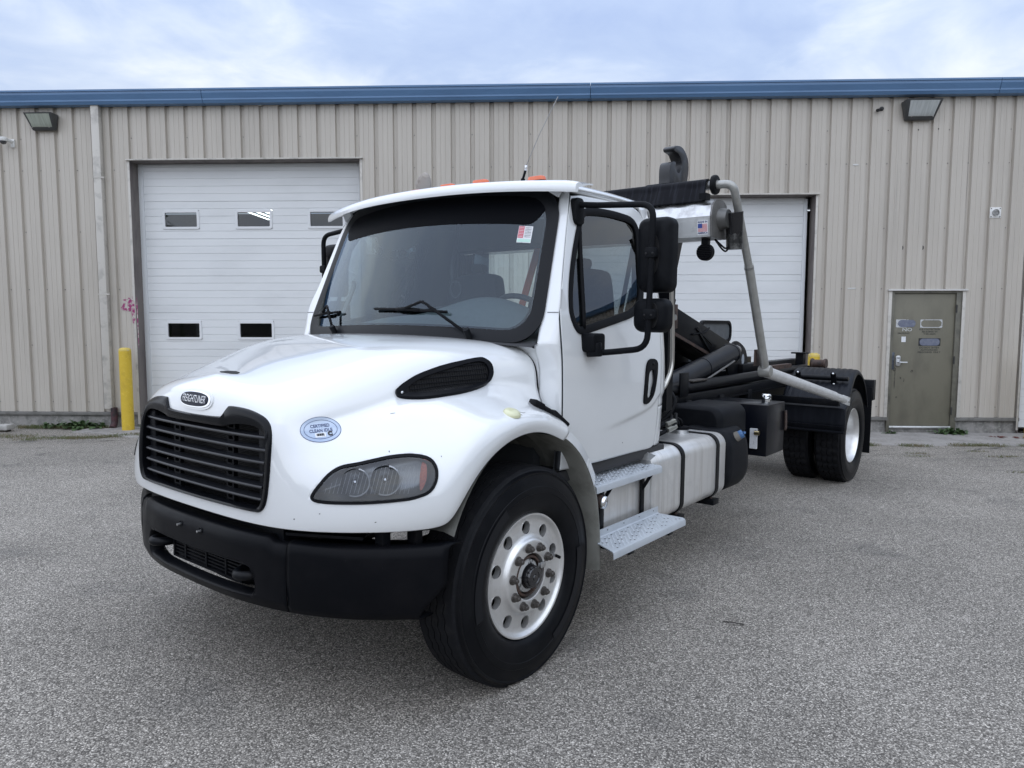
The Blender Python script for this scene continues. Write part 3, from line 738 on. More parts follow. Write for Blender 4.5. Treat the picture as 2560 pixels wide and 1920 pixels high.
for x, y, n, L, s_, lb_ in ((-8.10, -0.14, 18, 0.24, .10, 'low green weed next to the broken concrete wheel stop'), (-7.86, -0.13, 24, 0.29, .11, 'leafy weed between the low weed and the biggest clump at the left wall'), (-7.62, -0.14, 28, 0.32, .11, 'biggest dark green leafy clump along the left foundation'), (-7.42, -0.14, 24, 0.28, .10, 'leafy weed between the biggest clump and the downspout weed'), (-7.27, -0.14, 18, 0.24, .08, 'weed touching the rusty downspout boot')):
    weed(x, y, n, L, lb_, s_)
for x, y, n, L, s_, lb_ in ((6.42, -0.09, 28, 0.24, .11, 'dense dark green weed under the hinge corner of the olive door'), (6.22, -0.10, 22, 0.19, .10, 'spreading low weed under the threshold of the olive door'), (6.55, -0.09, 14, 0.20, .07, 'weed on the foundation just beyond the olive door trim')):
    weed(x, y, n, L, lb_, s_)
weed(5.42, -0.10, 16, 0.16, 'small green weed at the left corner of the olive door', .08)
weed(-6.42, -0.20, 18, 0.24, 'small green weed between the yellow bollard and the white overhead door', .06)
def tufts(name, pts, n, h, spread, m, label):
    g = G()
    for i in range(n):
        cx, cy = wr.choice(pts); x = cx + wr.gauss(0, spread[0]); y = cy + wr.gauss(0, spread[1]); z = gz(x, y) + 0.002
        a = wr.uniform(0, 2 * PI); l = h * wr.uniform(0.5, 1.3); b = wr.uniform(0.2, 0.9) * l; w_ = 0.003
        g.add([(x - w_ * math.sin(a), y + w_ * math.cos(a), z), (x + w_ * math.sin(a), y - w_ * math.cos(a), z), (x + b * .5 * math.cos(a), y + b * .5 * math.sin(a), z + l * .7), (x + b * math.cos(a), y + b * math.sin(a), z + l)], [(0, 1, 2), (1, 3, 2)])
    tag(g.obj(name, m, None), label, None, None, 'stuff')
edge = [(x, apron_front(x) - 0.03) for x in [4.3 + i * 0.12 for i in range(36)]]
edge = [p for p in edge if (math.sin(p[0] * 3.3) + math.sin(p[0] * 7.1 + 2)) > -0.5]
tufts('grass', edge, 2600, 0.035, (0.06, 0.045), GRASS, 'dry grass growing along the front edge of the concrete apron')
tufts('grass', [(x, -0.75 - 0.4 * sstep(-6.2, -7.0, x)) for x in [-7.2 + i * 0.12 for i in range(10)]] + [(-7.9, -1.0), (-8.1, -1.1), (-7.5, -1.15), (-8.4, -0.95), (-7.6, -1.35)], 2200, 0.035, (0.12, 0.07), GRASS, 'patchy yellow-green grass in the asphalt in front of the left wall')
tufts('grass', [(x, -0.12) for x in [-8.6 + i * 0.1 for i in range(15)]], 1500, 0.05, (0.08, 0.05), GRASS, 'grass and moss at the foot of the left foundation')
tufts('grass', [(5.0, -1.8), (5.9, -1.6), (5.95, -2.0), (6.6, -1.75), (4.9, -2.0), (5.6, -3.0), (5.9, -3.05), (6.6, -3.1), (6.1, -1.95)], 700, 0.022, (0.09, 0.025), GRASS, 'small grass tufts in the asphalt cracks before the olive door')

# ------------------------------------------------------------------ the truck: frame X forward, Y to its left, Z up, origin under the front axle
truck = empty('hooklift_truck', (0, 0, 0), 'white conventional-cab hooklift truck with black bumper and grille', 'truck')
truck.matrix_world = Matrix(((*RT[0], TT[0]), (*RT[1], TT[1]), (*RT[2], TT[2]), (0, 0, 0, 1)))
WHITE = mat('white_paint', (0.71, 0.725, 0.73), 0.28, coat=1.0, noise=(2.2, (0.68, 0.695, 0.70), 0.5, 0.8))
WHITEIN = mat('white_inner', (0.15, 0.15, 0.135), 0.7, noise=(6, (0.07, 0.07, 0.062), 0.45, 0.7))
BLACKG = mat('grille_black', (0.004, 0.0045, 0.006), 0.22, spec=.16)
BLACKP = mat('black_plastic', (0.005, 0.0055, 0.0075), 0.42, spec=.09, noise=(14, (0.009, 0.0095, 0.012), 0.5, 0.75), bump=(900, 0.06, 0.001))
BUMPER = mat('bumper_black', (0.0035, 0.004, 0.0055), 0.36, spec=.09, noise=(5, (0.006, 0.006, 0.0075), 0.45, 0.7), noise2=(70, (0.10, 0.10, 0.10), 0.74, 0.80), rvar=0.14)
RUBBER = mat('black_rubber', (0.006, 0.0065, 0.008), 0.55, spec=.11)
CAVITY = mat('black_cavity', (0.006, 0.006, 0.007), 0.8)
BLACKM = mat('black_chassis', (0.0042, 0.005, 0.0068), 0.38, spec=.14, noise=(7, (0.011, 0.0105, 0.011), 0.52, 0.72), noise2=(30, (0.05, 0.036, 0.028), 0.70, 0.80))
CHROME = mat('chrome', (0.80, 0.81, 0.82), 0.08, 1.0)
ALU = mat('brushed_aluminium', (0.66, 0.66, 0.65), 0.30, 1.0, noise=((3, 3, 26), (0.50, 0.50, 0.49), 0.45, 0.7), rvar=0.15)
ALUW = mat('wheel_aluminium', (0.80, 0.80, 0.79), 0.34, .8, noise=(9, (0.66, 0.65, 0.63), 0.45, 0.72), rvar=0.12)
GREYM = mat('worn_steel', (0.36, 0.36, 0.355), 0.42, 0.9, noise=(9, (0.24, 0.235, 0.225), 0.45, 0.7))
RUSTB = mat('rusty_brown', (0.075, 0.045, 0.034), 0.7, noise=(22, (0.03, 0.022, 0.02), 0.4, 0.65))
NUT = mat('nut_steel', (0.13, 0.12, 0.112), 0.45, 0.8, noise=(60, (0.07, 0.06, 0.052), 0.45, 0.7))
AMBER = mat('amber_lens', (0.62, 0.11, 0.025), 0.25, coat=0.5)
GLASS_W = glass('windshield_glass', (0.82, 0.93, 0.95), 1.5, 1.4, 0.0, (.80, .91, 1.0))
GLASS_D = glass('door_glass', (0.28, 0.315, 0.325), 1.52, 1.3)
GREYIN = mat('interior_grey', (0.075, 0.082, 0.090), 0.7, noise=(30, (0.06, 0.065, 0.07), 0.45, 0.7))
DARKIN = mat('interior_dark', (0.020, 0.022, 0.026), 0.75)

# ---- hood: control net, rows from the lower edge up to the centreline, columns from the front centre round to the rear edge
HN = [
 [(1.040,0,.846),(1.036,.28,.846),(1.022,.50,.847),(.990,.70,.853),(.895,.885,.857),(.745,1.045,.857),(.600,1.142,.860),(.548,1.165,.885),(.478,1.178,.985),(.36,1.18,1.105),(.16,1.18,1.195),(-.06,1.18,1.200),(-.235,1.18,1.125)],
 [(1.040,0,.872),(1.036,.28,.872),(1.024,.50,.873),(.994,.70,.880),(.902,.888,.886),(.752,1.052,.890),(.612,1.152,.897),(.565,1.178,.920),(.500,1.192,1.015),(.38,1.196,1.140),(.17,1.198,1.238),(-.07,1.198,1.240),(-.262,1.196,1.155)],
 [(1.040,0,.95),(1.036,.28,.95),(1.024,.52,.95),(.990,.70,.965),(.905,.875,.975),(.765,1.035,.985),(.635,1.140,.995),(.585,1.165,1.015),(.520,1.178,1.085),(.40,1.184,1.190),(.17,1.186,1.270),(-.07,1.186,1.272),(-.280,1.182,1.180)],
 [(1.039,0,1.06),(1.035,.28,1.06),(1.020,.54,1.06),(.980,.685,1.06),(.895,.835,1.075),(.765,.985,1.085),(.635,1.095,1.090),(.575,1.130,1.105),(.505,1.148,1.155),(.39,1.158,1.235),(.17,1.160,1.292),(-.08,1.158,1.290),(-.295,1.150,1.205)],
 [(1.036,0,1.16),(1.031,.28,1.16),(1.014,.545,1.155),(.966,.655,1.145),(.868,.765,1.160),(.735,.900,1.185),(.600,1.010,1.200),(.535,1.045,1.215),(.465,1.065,1.240),(.36,1.078,1.285),(.15,1.088,1.318),(-.09,1.086,1.310),(-.305,1.075,1.235)],
 [(1.030,0,1.24),(1.025,.28,1.24),(1.005,.545,1.235),(.953,.633,1.215),(.842,.675,1.222),(.702,.735,1.250),(.550,.830,1.292),(.480,.865,1.310),(.410,.890,1.322),(.32,.915,1.340),(.12,.950,1.355),(-.10,.975,1.338),(-.315,.990,1.262)],
 [(1.024,0,1.295),(1.018,.28,1.292),(.992,.535,1.28),(.938,.618,1.268),(.834,.652,1.268),(.688,.690,1.292),(.525,.740,1.338),(.450,.760,1.360),(.375,.775,1.375),(.29,.797,1.392),(.10,.848,1.405),(-.11,.898,1.395),(-.322,.948,1.370)],
 [(1.018,0,1.338),(1.010,.28,1.333),(.978,.51,1.318),(.918,.600,1.312),(.822,.640,1.318),(.674,.678,1.350),(.508,.724,1.402),(.432,.744,1.426),(.357,.762,1.442),(.275,.784,1.458),(.09,.834,1.475),(-.12,.885,1.480),(-.325,.935,1.475)],
 [(1.008,0,1.378),(.998,.275,1.370),(.955,.475,1.358),(.890,.560,1.358),(.803,.606,1.373),(.655,.646,1.415),(.488,.688,1.470),(.415,.706,1.495),(.343,.724,1.512),(.262,.748,1.530),(.08,.798,1.552),(-.13,.845,1.553),(-.318,.898,1.545)],
 [(.985,0,1.413),(.970,.24,1.405),(.915,.40,1.398),(.850,.470,1.405),(.775,.510,1.428),(.635,.545,1.475),(.475,.578,1.530),(.405,.592,1.552),(.335,.606,1.570),(.255,.626,1.588),(.08,.668,1.608),(-.12,.715,1.608),(-.285,.770,1.596)],
 [(.945,0,1.440),(.925,.15,1.435),(.875,.27,1.432),(.815,.32,1.443),(.740,.345,1.465),(.610,.365,1.508),(.458,.385,1.556),(.390,.394,1.577),(.320,.402,1.592),(.245,.415,1.606),(.07,.440,1.625),(-.10,.465,1.627),(-.215,.490,1.618)],
 [(.905,0,1.455),(.885,0,1.460),(.840,0,1.468),(.785,0,1.478),(.710,0,1.496),(.590,0,1.528),(.440,0,1.566),(.375,0,1.583),(.305,0,1.597),(.235,0,1.610),(.06,0,1.630),(-.09,0,1.634),(-.165,0,1.630)],
]
def bsp(c, t):
    """uniform cubic B-spline with interpolated ends over control values c (list of Vectors)"""
    n = len(c); x = t * (n - 1); i = min(int(x), n - 2); u = x - i
    def g_(k):
        if k < 0: return c[0] * 2 - c[1]
        if k >= n: return c[-1] * 2 - c[-2]
        return c[k]
    p0, p1, p2, p3 = g_(i - 1), g_(i), g_(i + 1), g_(i + 2)
    return (p0 * (1 - u) ** 3 + p1 * (3 * u ** 3 - 6 * u * u + 4) + p2 * (-3 * u ** 3 + 3 * u * u + 3 * u + 1) + p3 * u ** 3) / 6
def _mix(a, b, t): return [tuple(u + (v_ - u) * t for u, v_ in zip(p, q)) for p, q in zip(a, b)]
for c_ in range(4, 12): x_, y_, z_ = HN[5][c_]; HN[5][c_] = (x_, y_ + .028, z_ + .006)
HN = HN[:6] + [_mix(HN[5], HN[6], .72)] + HN[6:7] + [_mix(HN[6], HN[7], .30)] + HN[7:]      # extra rows keep the crease between hood side and fender crisp
NR, NC = len(HN), len(HN[0])
HV = [[Vector(p) for p in r] for r in HN]
MU, MV = (NC - 1) * 12, (NR - 1) * 11
# spline across columns first, mirrored ghost at the centre columns
rowpts = []
for r in HV:
    ext = [Vector((r[1].x, -r[1].y, r[1].z))] + r
    rowpts.append([bsp(ext, (1 + (i / MU) * (NC - 1)) / NC) for i in range(MU + 1)])
hood_pts = []
for j in range(MV + 1): hood_pts.append([None] * (MU + 1))
for i in range(MU + 1):
    colp = [rowpts[r][i] for r in range(NR)]
    last = colp[-2]; ext = colp + [Vector((last.x, -last.y, last.z))]
    for j in range(MV + 1): hood_pts[j][i] = bsp(ext, (j / MV) * (NR - 1) / NR)
for j in range(MV + 1): hood_pts[j][0].y = 0.0
for i in range(MU + 1): hood_pts[MV][i].y = 0.0
# grille opening in front view (Y, Z); same loop serves the frame
def grille_half():
    return [(0.0, 1.275), (.205, 1.280), (.236, 1.290), (.262, 1.320), (.285, 1.331), (.386, 1.326), (.465, 1.310), (.518, 1.288), (.548, 1.256), (.563, 1.20), (.568, 1.08), (.560, .99), (.546, .938), (.518, .908), (.478, .901), (.30, .899), (.15, .898)]
gh = grille_half()
def mirror_loop(h): return smooth_half(h) 
def smooth_half(h):
    L_ = h + [(0.0, h[-1][1])] + [(-y, z) for y, z in h[:0:-1]]
    return L_
GR_OUT = smooth_loop(smooth_half(gh), 5)[::-1]     # counter-clockwise seen from ahead is handled by recalculated normals
def hood_cut(p):
    return p.x > 0.90 and inpoly(p.y, p.z, GR_CUT)
GR_IN = smooth_loop(smooth_half([(0.0, 1.240), (.205, 1.240), (.25, 1.243), (.300, 1.254), (.386, 1.262), (.460, 1.258), (.503, 1.242), (.526, 1.215), (.535, 1.17), (.537, 1.08), (.532, 1.0), (.521, .955), (.500, .924), (.462, .915), (.30, .912), (.15, .911), (.08, .910)][:17]), 5)[::-1]
GR_CUT = [(lerp(a_[0], b_[0], .55), lerp(a_[1], b_[1], .55)) for a_, b_ in zip(GR_OUT, GR_IN)]
# headlight outline in (a, z): a runs along the fender from front to rear in the plane facing (0.64, 0.77)
HL_N = Vector((0.66, 0.75, 0.0)); HL_A = Vector((-0.75, 0.66, 0.0))
HL = [(-.127,.996),(-.116,1.018),(-.094,1.046),(-.067,1.077),(-.035,1.101),(0,1.115),(.064,1.126),(.144,1.142),(.205,1.151),(.266,1.154),(.314,1.149),(.347,1.138),(.366,1.118),(.374,1.094),(.372,1.064),(.361,1.038),(.343,1.017),(.314,1.003),(.262,.991),(.202,.985),(.123,.980),(.045,.977),(-.034,.976),(-.094,.978),(-.120,.984)]
HL = ccw(smooth_loop(HL, 3))
HL_O = Vector((0.86, 0.86, 0.0))
def hl_ab(p): d = Vector((p.x - HL_O.x, abs(p.y) - HL_O.y, 0)); return d.dot(HL_A), p.z
HL_CUT = offset_loop(HL, -0.006) if False else HL
def hl_cut(p):
    if p.x < 0.45 or p.z > 1.22 or abs(p.y) < .6: return False
    return inpoly(*hl_ab(p), HL_CUT)
hv = []; hf = []
def build_side(sgn):
    k = len(hv)
    for j in range(MV + 1):
        for i in range(MU + 1):
            p = hood_pts[j][i]; hv.append((p.x, p.y * sgn, p.z))
    W_ = MU + 1
    for j in range(MV):
        for i in range(MU):
            c = (hood_pts[j][i] + hood_pts[j][i + 1] + hood_pts[j + 1][i] + hood_pts[j + 1][i + 1]) / 4
            if hood_cut(c) or hl_cut(c): continue
            a = k + j * W_ + i; q = (a, a + 1, a + W_ + 1, a + W_)
            hf.append(q if sgn > 0 else q[::-1])
build_side(1); build_side(-1)
bm = bmesh.new(); vs = [bm.verts.new(p) for p in hv]
for q in hf: bm.faces.new([vs[i] for i in q])
bmesh.ops.delete(bm, geom=[v_ for v_ in bm.verts if not v_.link_faces], context='VERTS')
bmesh.ops.remove_doubles(bm, verts=bm.verts, dist=1e-5)
hood = bobj('hood', bm, [WHITE, WHITEIN], truck, True)
so = hood.modifiers.new('thickness', 'SOLIDIFY'); so.thickness = 0.012; so.offset = -1; so.material_offset = 1; so.material_offset_rim = 0
# uncut copy of the surface, only used to lay lenses, stickers and trim on it
fullf = []
for sg in (0, 1):
    W_ = MU + 1; k = sg * (MU + 1) * (MV + 1)
    for j in range(MV):
        for i in range(MU):
            a = k + j * W_ + i; fullf.append((a, a + 1, a + W_ + 1, a + W_))
HB = BVHTree.FromPolygons([Vector(p) for p in hv], fullf)
def drape(p, d, off):
    """drop point p along direction d on the hood; lift by off along the outward normal"""
    h, n, i, r = HB.ray_cast(Vector(p) - Vector(d) * 0.6, Vector(d), 1.5)
    if h is None:
        h, n, i, r = HB.find_nearest(Vector(p)); 
    if n.dot(Vector(d)) > 0: n = -n
    return h + n * off
def drape_patch(P, O, A, B, D, d0, d1, m, name, par, cells=12, sgn=1):
    """closed thin solid lying on the hood: outline P in (a,b) coords about O"""
    xs_ = [p[0] for p in P]; ys_ = [p[1] for p in P]
    n = len(P); cx = sum(xs_) / n; cy = sum(ys_) / n
    v = []; f = []
    rings = 7
    for r_ in range(rings + 1):
        q = r_ / rings
        for x, y in P:
            pt = O + A * (cx + (x - cx) * q) + B * (cy + (y - cy) * q); h = drape(pt, D, d1); v.append((h.x, h.y * sgn, h.z))
    for r_ in range(rings):
        for i in range(n):
            a = r_ * n + i; b = r_ * n + (i + 1) % n; f.append((a, b, b + n, a + n))
    k = rings * n; base = len(v)
    for x, y in P: h = drape(O + A * x + B * y, D, d0); v.append((h.x, h.y * sgn, h.z))
    for i in range(n): f.append((k + i, k + (i + 1) % n, base + (i + 1) % n, base + i))
    return mesh(name, v, f, m, par, True, 50)
def drape_ring(Po, Pi, O, A, B, D, d0, d1, m, name, par, sgn=1):
    n = len(Po); v = []; f = []
    for P, d_ in ((Po, d0), (Po, d1), (Pi, d1), (Pi, d0)):
        for x, y in P: h = drape(O + A * x + B * y, D, d_); v.append((h.x, h.y * sgn, h.z))
    for a in range(3):
        for i in range(n): f.append((a * n + i, a * n + (i + 1) % n, (a + 1) * n + (i + 1) % n, (a + 1) * n + i))
    return mesh(name, v, f, m, par, True, 35)
def drape_tri(vf, O, A, B, D, off, m, name, par, sgn=1):
    v, f = vf; o_ = []
    for x, y in v: h = drape(O + A * x + B * y, D, off); o_.append((h.x, h.y * sgn, h.z))
    return mesh(name, o_, f, m, par)
AX = Vector((1, 0, 0)); AY = Vector((0, 1, 0)); AZ = Vector((0, 0, 1))

# ---- grille: frame, slats, brackets, mesh behind
gr = empty('grille', (0, 0, 0), None, None, None, truck)
def fx(y, z): return 1.042 - 0.055 * (y / .54) ** 2 - 0.10 * max(0, z - 1.2) ** 1.3
v, f = [], []
n = len(GR_OUT)
XM = Vector((-1, 0, 0))
def on_hood(y, z, d_): h = drape(Vector((1.0, y, z)), XM, 0.0); return (h.x + d_, h.y, h.z)
for P, dx in ((GR_OUT, -0.004), (GR_OUT, 0.006), ([(lerp(a_[0], b_[0], .12), lerp(a_[1], b_[1], .12)) for a_, b_ in zip(GR_OUT, GR_IN)], 0.012), ([(lerp(a_[0], b_[0], .6), lerp(a_[1], b_[1], .6)) for a_, b_ in zip(GR_OUT, GR_IN)], 0.010), (GR_IN, 0.002), (GR_IN, -0.05)):
    for y, z in P: v.append(on_hood(y, z, dx))
for a in range(5):
    for i in range(n): f.append((a * n + i, a * n + (i + 1) % n, (a + 1) * n + (i + 1) % n, (a + 1) * n + i))
mesh('grille_frame', v, f, BLACKG, gr, True, 40)
SLAT = mat('slat_grey_black', (0.014, 0.015, 0.019), 0.35, spec=.4)
for k in range(6):
    z0 = 1.213 - k * 0.0522
    g = G()
    hw = .530 - 0.0055 * k
    m_ = 24
    for i in range(m_):
        ya, yb = lerp(-hw, hw, i / m_), lerp(-hw, hw, (i + 1) / m_)
        s_ = []
        for y in (ya, yb):
            x = on_hood(y, z0, -.012)[0]; s_ += [(x, y, z0 - .006), (x + .003, y, z0), (x, y, z0 + .006), (x - .040, y, z0 + .012), (x - .040, y, z0 + .004)]
        g.add(s_, [(q, (q + 1) % 5, 5 + (q + 1) % 5, 5 + q) for q in range(5)])
    g.obj('slat', SLAT, gr, True, 30)
for s_ in (-1, 1):
    for k in range(7):
        z0 = 1.238 - k * 0.0522; y = s_ * .235
        x = on_hood(y, z0, -.045)[0]
        v, f = ringprism(rrect(.06, .036, .008, 3), rrect(.036, .016, .006, 3), lambda a, b, d_: (x + d_, y + a, z0 + b), -0.02, 0.0)
        G().add(v, f).obj('slat_bracket', BLACKP, gr)
for s_ in (-1, 1): G().box(.935, .985, s_ * .455, s_ * .515, .915, 1.25).obj('side_post', BLACKP, gr, bevel=0.006)
g = G()
for i in range(46): z = .912 + i * .0075; g.box(.905, .909, -.46, .46, z, z + .0022)
tag(g.obj('radiator_fins', mat('radiator', (0.022, 0.022, 0.024), 0.5, .3), gr), None, None, None, 'stuff')
g = G(); g.box(.885, .895, -.52, .52, .86, 1.33); g.obj('radiator_core', CAVITY, gr)
g = G()
for s_ in (-1, 1): g.box(.89, .965, s_ * .535, s_ * .545, .89, 1.28)
g.box(.89, .985, -.53, .53, .890, .896); g.box(.89, .96, -.53, .53, 1.29, 1.30)
g.obj('grille_shroud', CAVITY, gr)
# emblem
em = empty('emblem', (0, 0, 0), None, None, None, truck)
EO = Vector((1.0, 0.005, 1.338)); ED = Vector((-1, 0, -.12)).normalized()
def ell(a, b, n=40, p=2.6): return [(a * math.copysign(abs(math.cos(t)) ** (2 / p), math.cos(t)), b * math.copysign(abs(math.sin(t)) ** (2 / p), math.sin(t))) for t in [2 * PI * i / n for i in range(n)]]
drape_ring(ell(.142, .047), ell(.130, .036), EO, AY, AZ, ED, 0, .005, WHITE, 'emblem_rim', em)
drape_patch(ell(.130, .036), EO, AY, AZ, ED, 0, .008, CHROME, 'emblem_bezel', em)
drape_patch(ell(.116, .031), EO + Vector((0, -.006, 0)), AY, AZ, ED, .007, .011, mat('emblem_navy', (0.004, 0.007, 0.02), 0.3, spec=.15), 'emblem_plate', em)
tv = text_geo('FREIGHTLINER', .046, 'CENTER', .0, .18, 1.0); _w = max(p[0] for p in tv[0]) - min(p[0] for p in tv[0]); tv = ([(p[0] * .200 / _w, p[1]) for p in tv[0]], tv[1])
drape_tri(tv, EO + Vector((0, -.006, 0)), AY, AZ, ED, .0125, mat('letter_silver', (0.82, 0.83, 0.84), .3), 'lettering', em)
# hood release slot
drape_patch([(-.072, .004), (-.03, .020), (.045, .022), (.085, .008), (.075, -.012), (.03, -.020), (-.03, -.014)], Vector((.852, .008, 1.5)), AY, AX * 1.0, Vector((0, 0, -1)), 0, .003, CAVITY, 'hood_slot', truck)

# ---- headlights
hl = []
CLEAR = glass('headlight_lens', (0.80, 0.82, 0.84), 1.45, 1.6)
HDARK = mat('headlight_housing', (0.22, 0.23, 0.24), 0.3, 0.6, noise=(6, (0.24, 0.25, 0.26), 0.45, 0.7))
REFL = mat('reflector', (0.55, 0.57, 0.60), 0.15, 1.0)
for sg in (1, -1):
    h = empty('headlight', (0, 0, 0), None, None, None, truck)
    O = Vector((HL_O.x, HL_O.y, 0)); D = -HL_N
    n = len(HL)
    drape_ring(offset_loop(HL, 0.005), offset_loop(HL, -0.006), O, HL_A, AZ, D, -.004, .004, RUBBER, 'gasket', h, sg)
    drape_patch(offset_loop(HL, -.008), O, HL_A, AZ, D, -.004, .001, CLEAR, 'lens', h, sgn=sg)
    drape_patch(offset_loop(HL, .004), O, HL_A, AZ, D, -.10, -.095, CAVITY, 'headlight_back', h, sgn=sg)
    # dark bowl behind
    v = []; f = []
    Pi = offset_loop(HL, -.004)
    for q, dep in ((1.0, .002), (.97, .05), (.80, .085), (.0, .09)):
        for x, y in Pi:
            cx, cy = .10, 1.07
            pt = drape(O + HL_A * x + AZ * y, D, -.006); c = drape(O + HL_A * cx + AZ * cy, D, 0) 
            p = pt.lerp(Vector((c.x, c.y, c.z)) , 1 - q) + D * dep; v.append((p.x, p.y * sg, p.z))
    for r_ in range(3):
        for i in range(n): f.append((r_ * n + i, r_ * n + (i + 1) % n, (r_ + 1) * n + (i + 1) % n, (r_ + 1) * n + i))
    mesh('housing', v, f, HDARK, h, True)
    for (ca, cb, r_) in ((.045, 1.052, .058), (.165, 1.060, .062)):
        base = drape(O + HL_A * ca + AZ * cb, D, 0) + D * .075
        prof = [(r_, .052), (r_ * .99, .040), (r_ * .85, .018), (r_ * .55, .004), (r_ * .2, 0), (0, 0)]
        v, f = lathe_geo(prof, 28, 'X')
        M3 = Matrix((HL_N, HL_A, AZ)).transposed()
        mesh('reflector', [((base + M3 @ Vector(p)).x, (base + M3 @ Vector(p)).y * sg, (base + M3 @ Vector(p)).z) for p in v], f, HDARK, h, True)
        # bright half ring and bulb
        ring = [(base + M3 @ Vector((.056, r_ * .98 * math.cos(a), r_ * .98 * math.sin(a)))) for a in [math.radians(-115 + 190 * i / 24) for i in range(25)]]
        g = G(); g.tube([(p.x, p.y * sg, p.z) for p in ring], .0032, 8); g.obj('halo_ring', mat('halo_white', (0.42, 0.44, 0.47), 0.3), h, True)
        v, f = lathe_geo([(.0, .062), (.010, .058), (.017, .046), (.019, .02), (.019, .0)], 20, 'X')
        mesh('bulb', [((base + M3 @ Vector(p)).x, (base + M3 @ Vector(p)).y * sg, (base + M3 @ Vector(p)).z) for p in v], f, REFL, h, True)
    P = smooth_loop([(.314, 1.132), (.326, 1.134), (.335, 1.12), (.332, 1.07), (.318, 1.035), (.306, 1.026), (.304, 1.07)], 5)
    drape_patch(P, O, HL_A, AZ, D, -.035, -.022, mat('amber_reflector', (0.42, 0.075, 0.035), 0.3, noise=(120, (0.30, 0.05, 0.03), 0.45, 0.6)), 'side_marker', h, sgn=sg)
    # fluted lens lines
    g = G()
    for i in range(26):
        a0 = -.115 + i * .0165
        seg = []
        for q in range(9):
            zz = .992 + q * .0205; aa = a0 + (zz - .99) * .28
            if inpoly(aa, zz, offset_loop(HL, -.02)) and aa < .295: seg.append(drape(O + HL_A * aa + AZ * zz, D, -.002))
        if len(seg) > 1: g.tube([(p.x, p.y * sg, p.z) for p in seg], .0006, 4)
    tag(g.obj('lens_flutes', mat('flute_white', (0.6, 0.63, 0.66), 0.3), h), None, None, None, 'stuff')

# ---- stickers and lamps on the hood
SO = Vector((.830, .668, 1.247)); SA = Vector((-.94, .34, .03)).normalized(); SDr = Vector((-.40, -.90, -.15)).normalized()
SILV = mat('sticker_metallic', (0.40, 0.46, 0.55), 0.35, 0.5, noise=((8, 8, 20), (0.28, 0.35, 0.47), 0.42, 0.66)); NAVY = mat('sticker_navy', (0.02, 0.035, 0.12), 0.4)
stk = empty('idle_sticker', (0, 0, 0), None, None, None, truck)
drape_patch(ell(.084, .0545, 40, 2.0), SO, SA, AZ, SDr, .0004, .0012, SILV, 'sticker_face', stk)
for a, b in ((.084, .0545), (.069, .041)): drape_ring(ell(a, b, 40, 2.0), ell(a - .0022, b - .0018, 40, 2.0), SO, SA, AZ, SDr, .001, .0019, NAVY, 'sticker_border', stk)
for s_, b in (('CERTIFIED', .014), ('CLEAN IDLE', -.006)): drape_tri(text_geo(s_, .0185, 'CENTER', .0004, 0, .95), SO + AZ * b, SA, AZ, SDr, .0022, NAVY, 'lettering', stk)
drape_patch([(-.026, -.009), (.016, -.009), (.016, .009), (-.026, .009)], SO + AZ * -.024, SA, AZ, SDr, .001, .002, STP, 'barcode_label', stk)
for i in range(11): drape_patch([(-.0012, -.005), (.0008 + .0006 * (i % 3), -.005), (.0008 + .0006 * (i % 3), .005), (-.0012, .005)], SO + AZ * -.023 + SA * (-.019 + i * .0028), SA, AZ, SDr, .002, .0026, STK, 'bar', stk)
drape_tri(text_geo('C', .022, 'CENTER', .0022, 0, 1.1), SO + AZ * -.022 + SA * .034, SA, AZ, SDr, .0022, STK, 'lettering', stk)
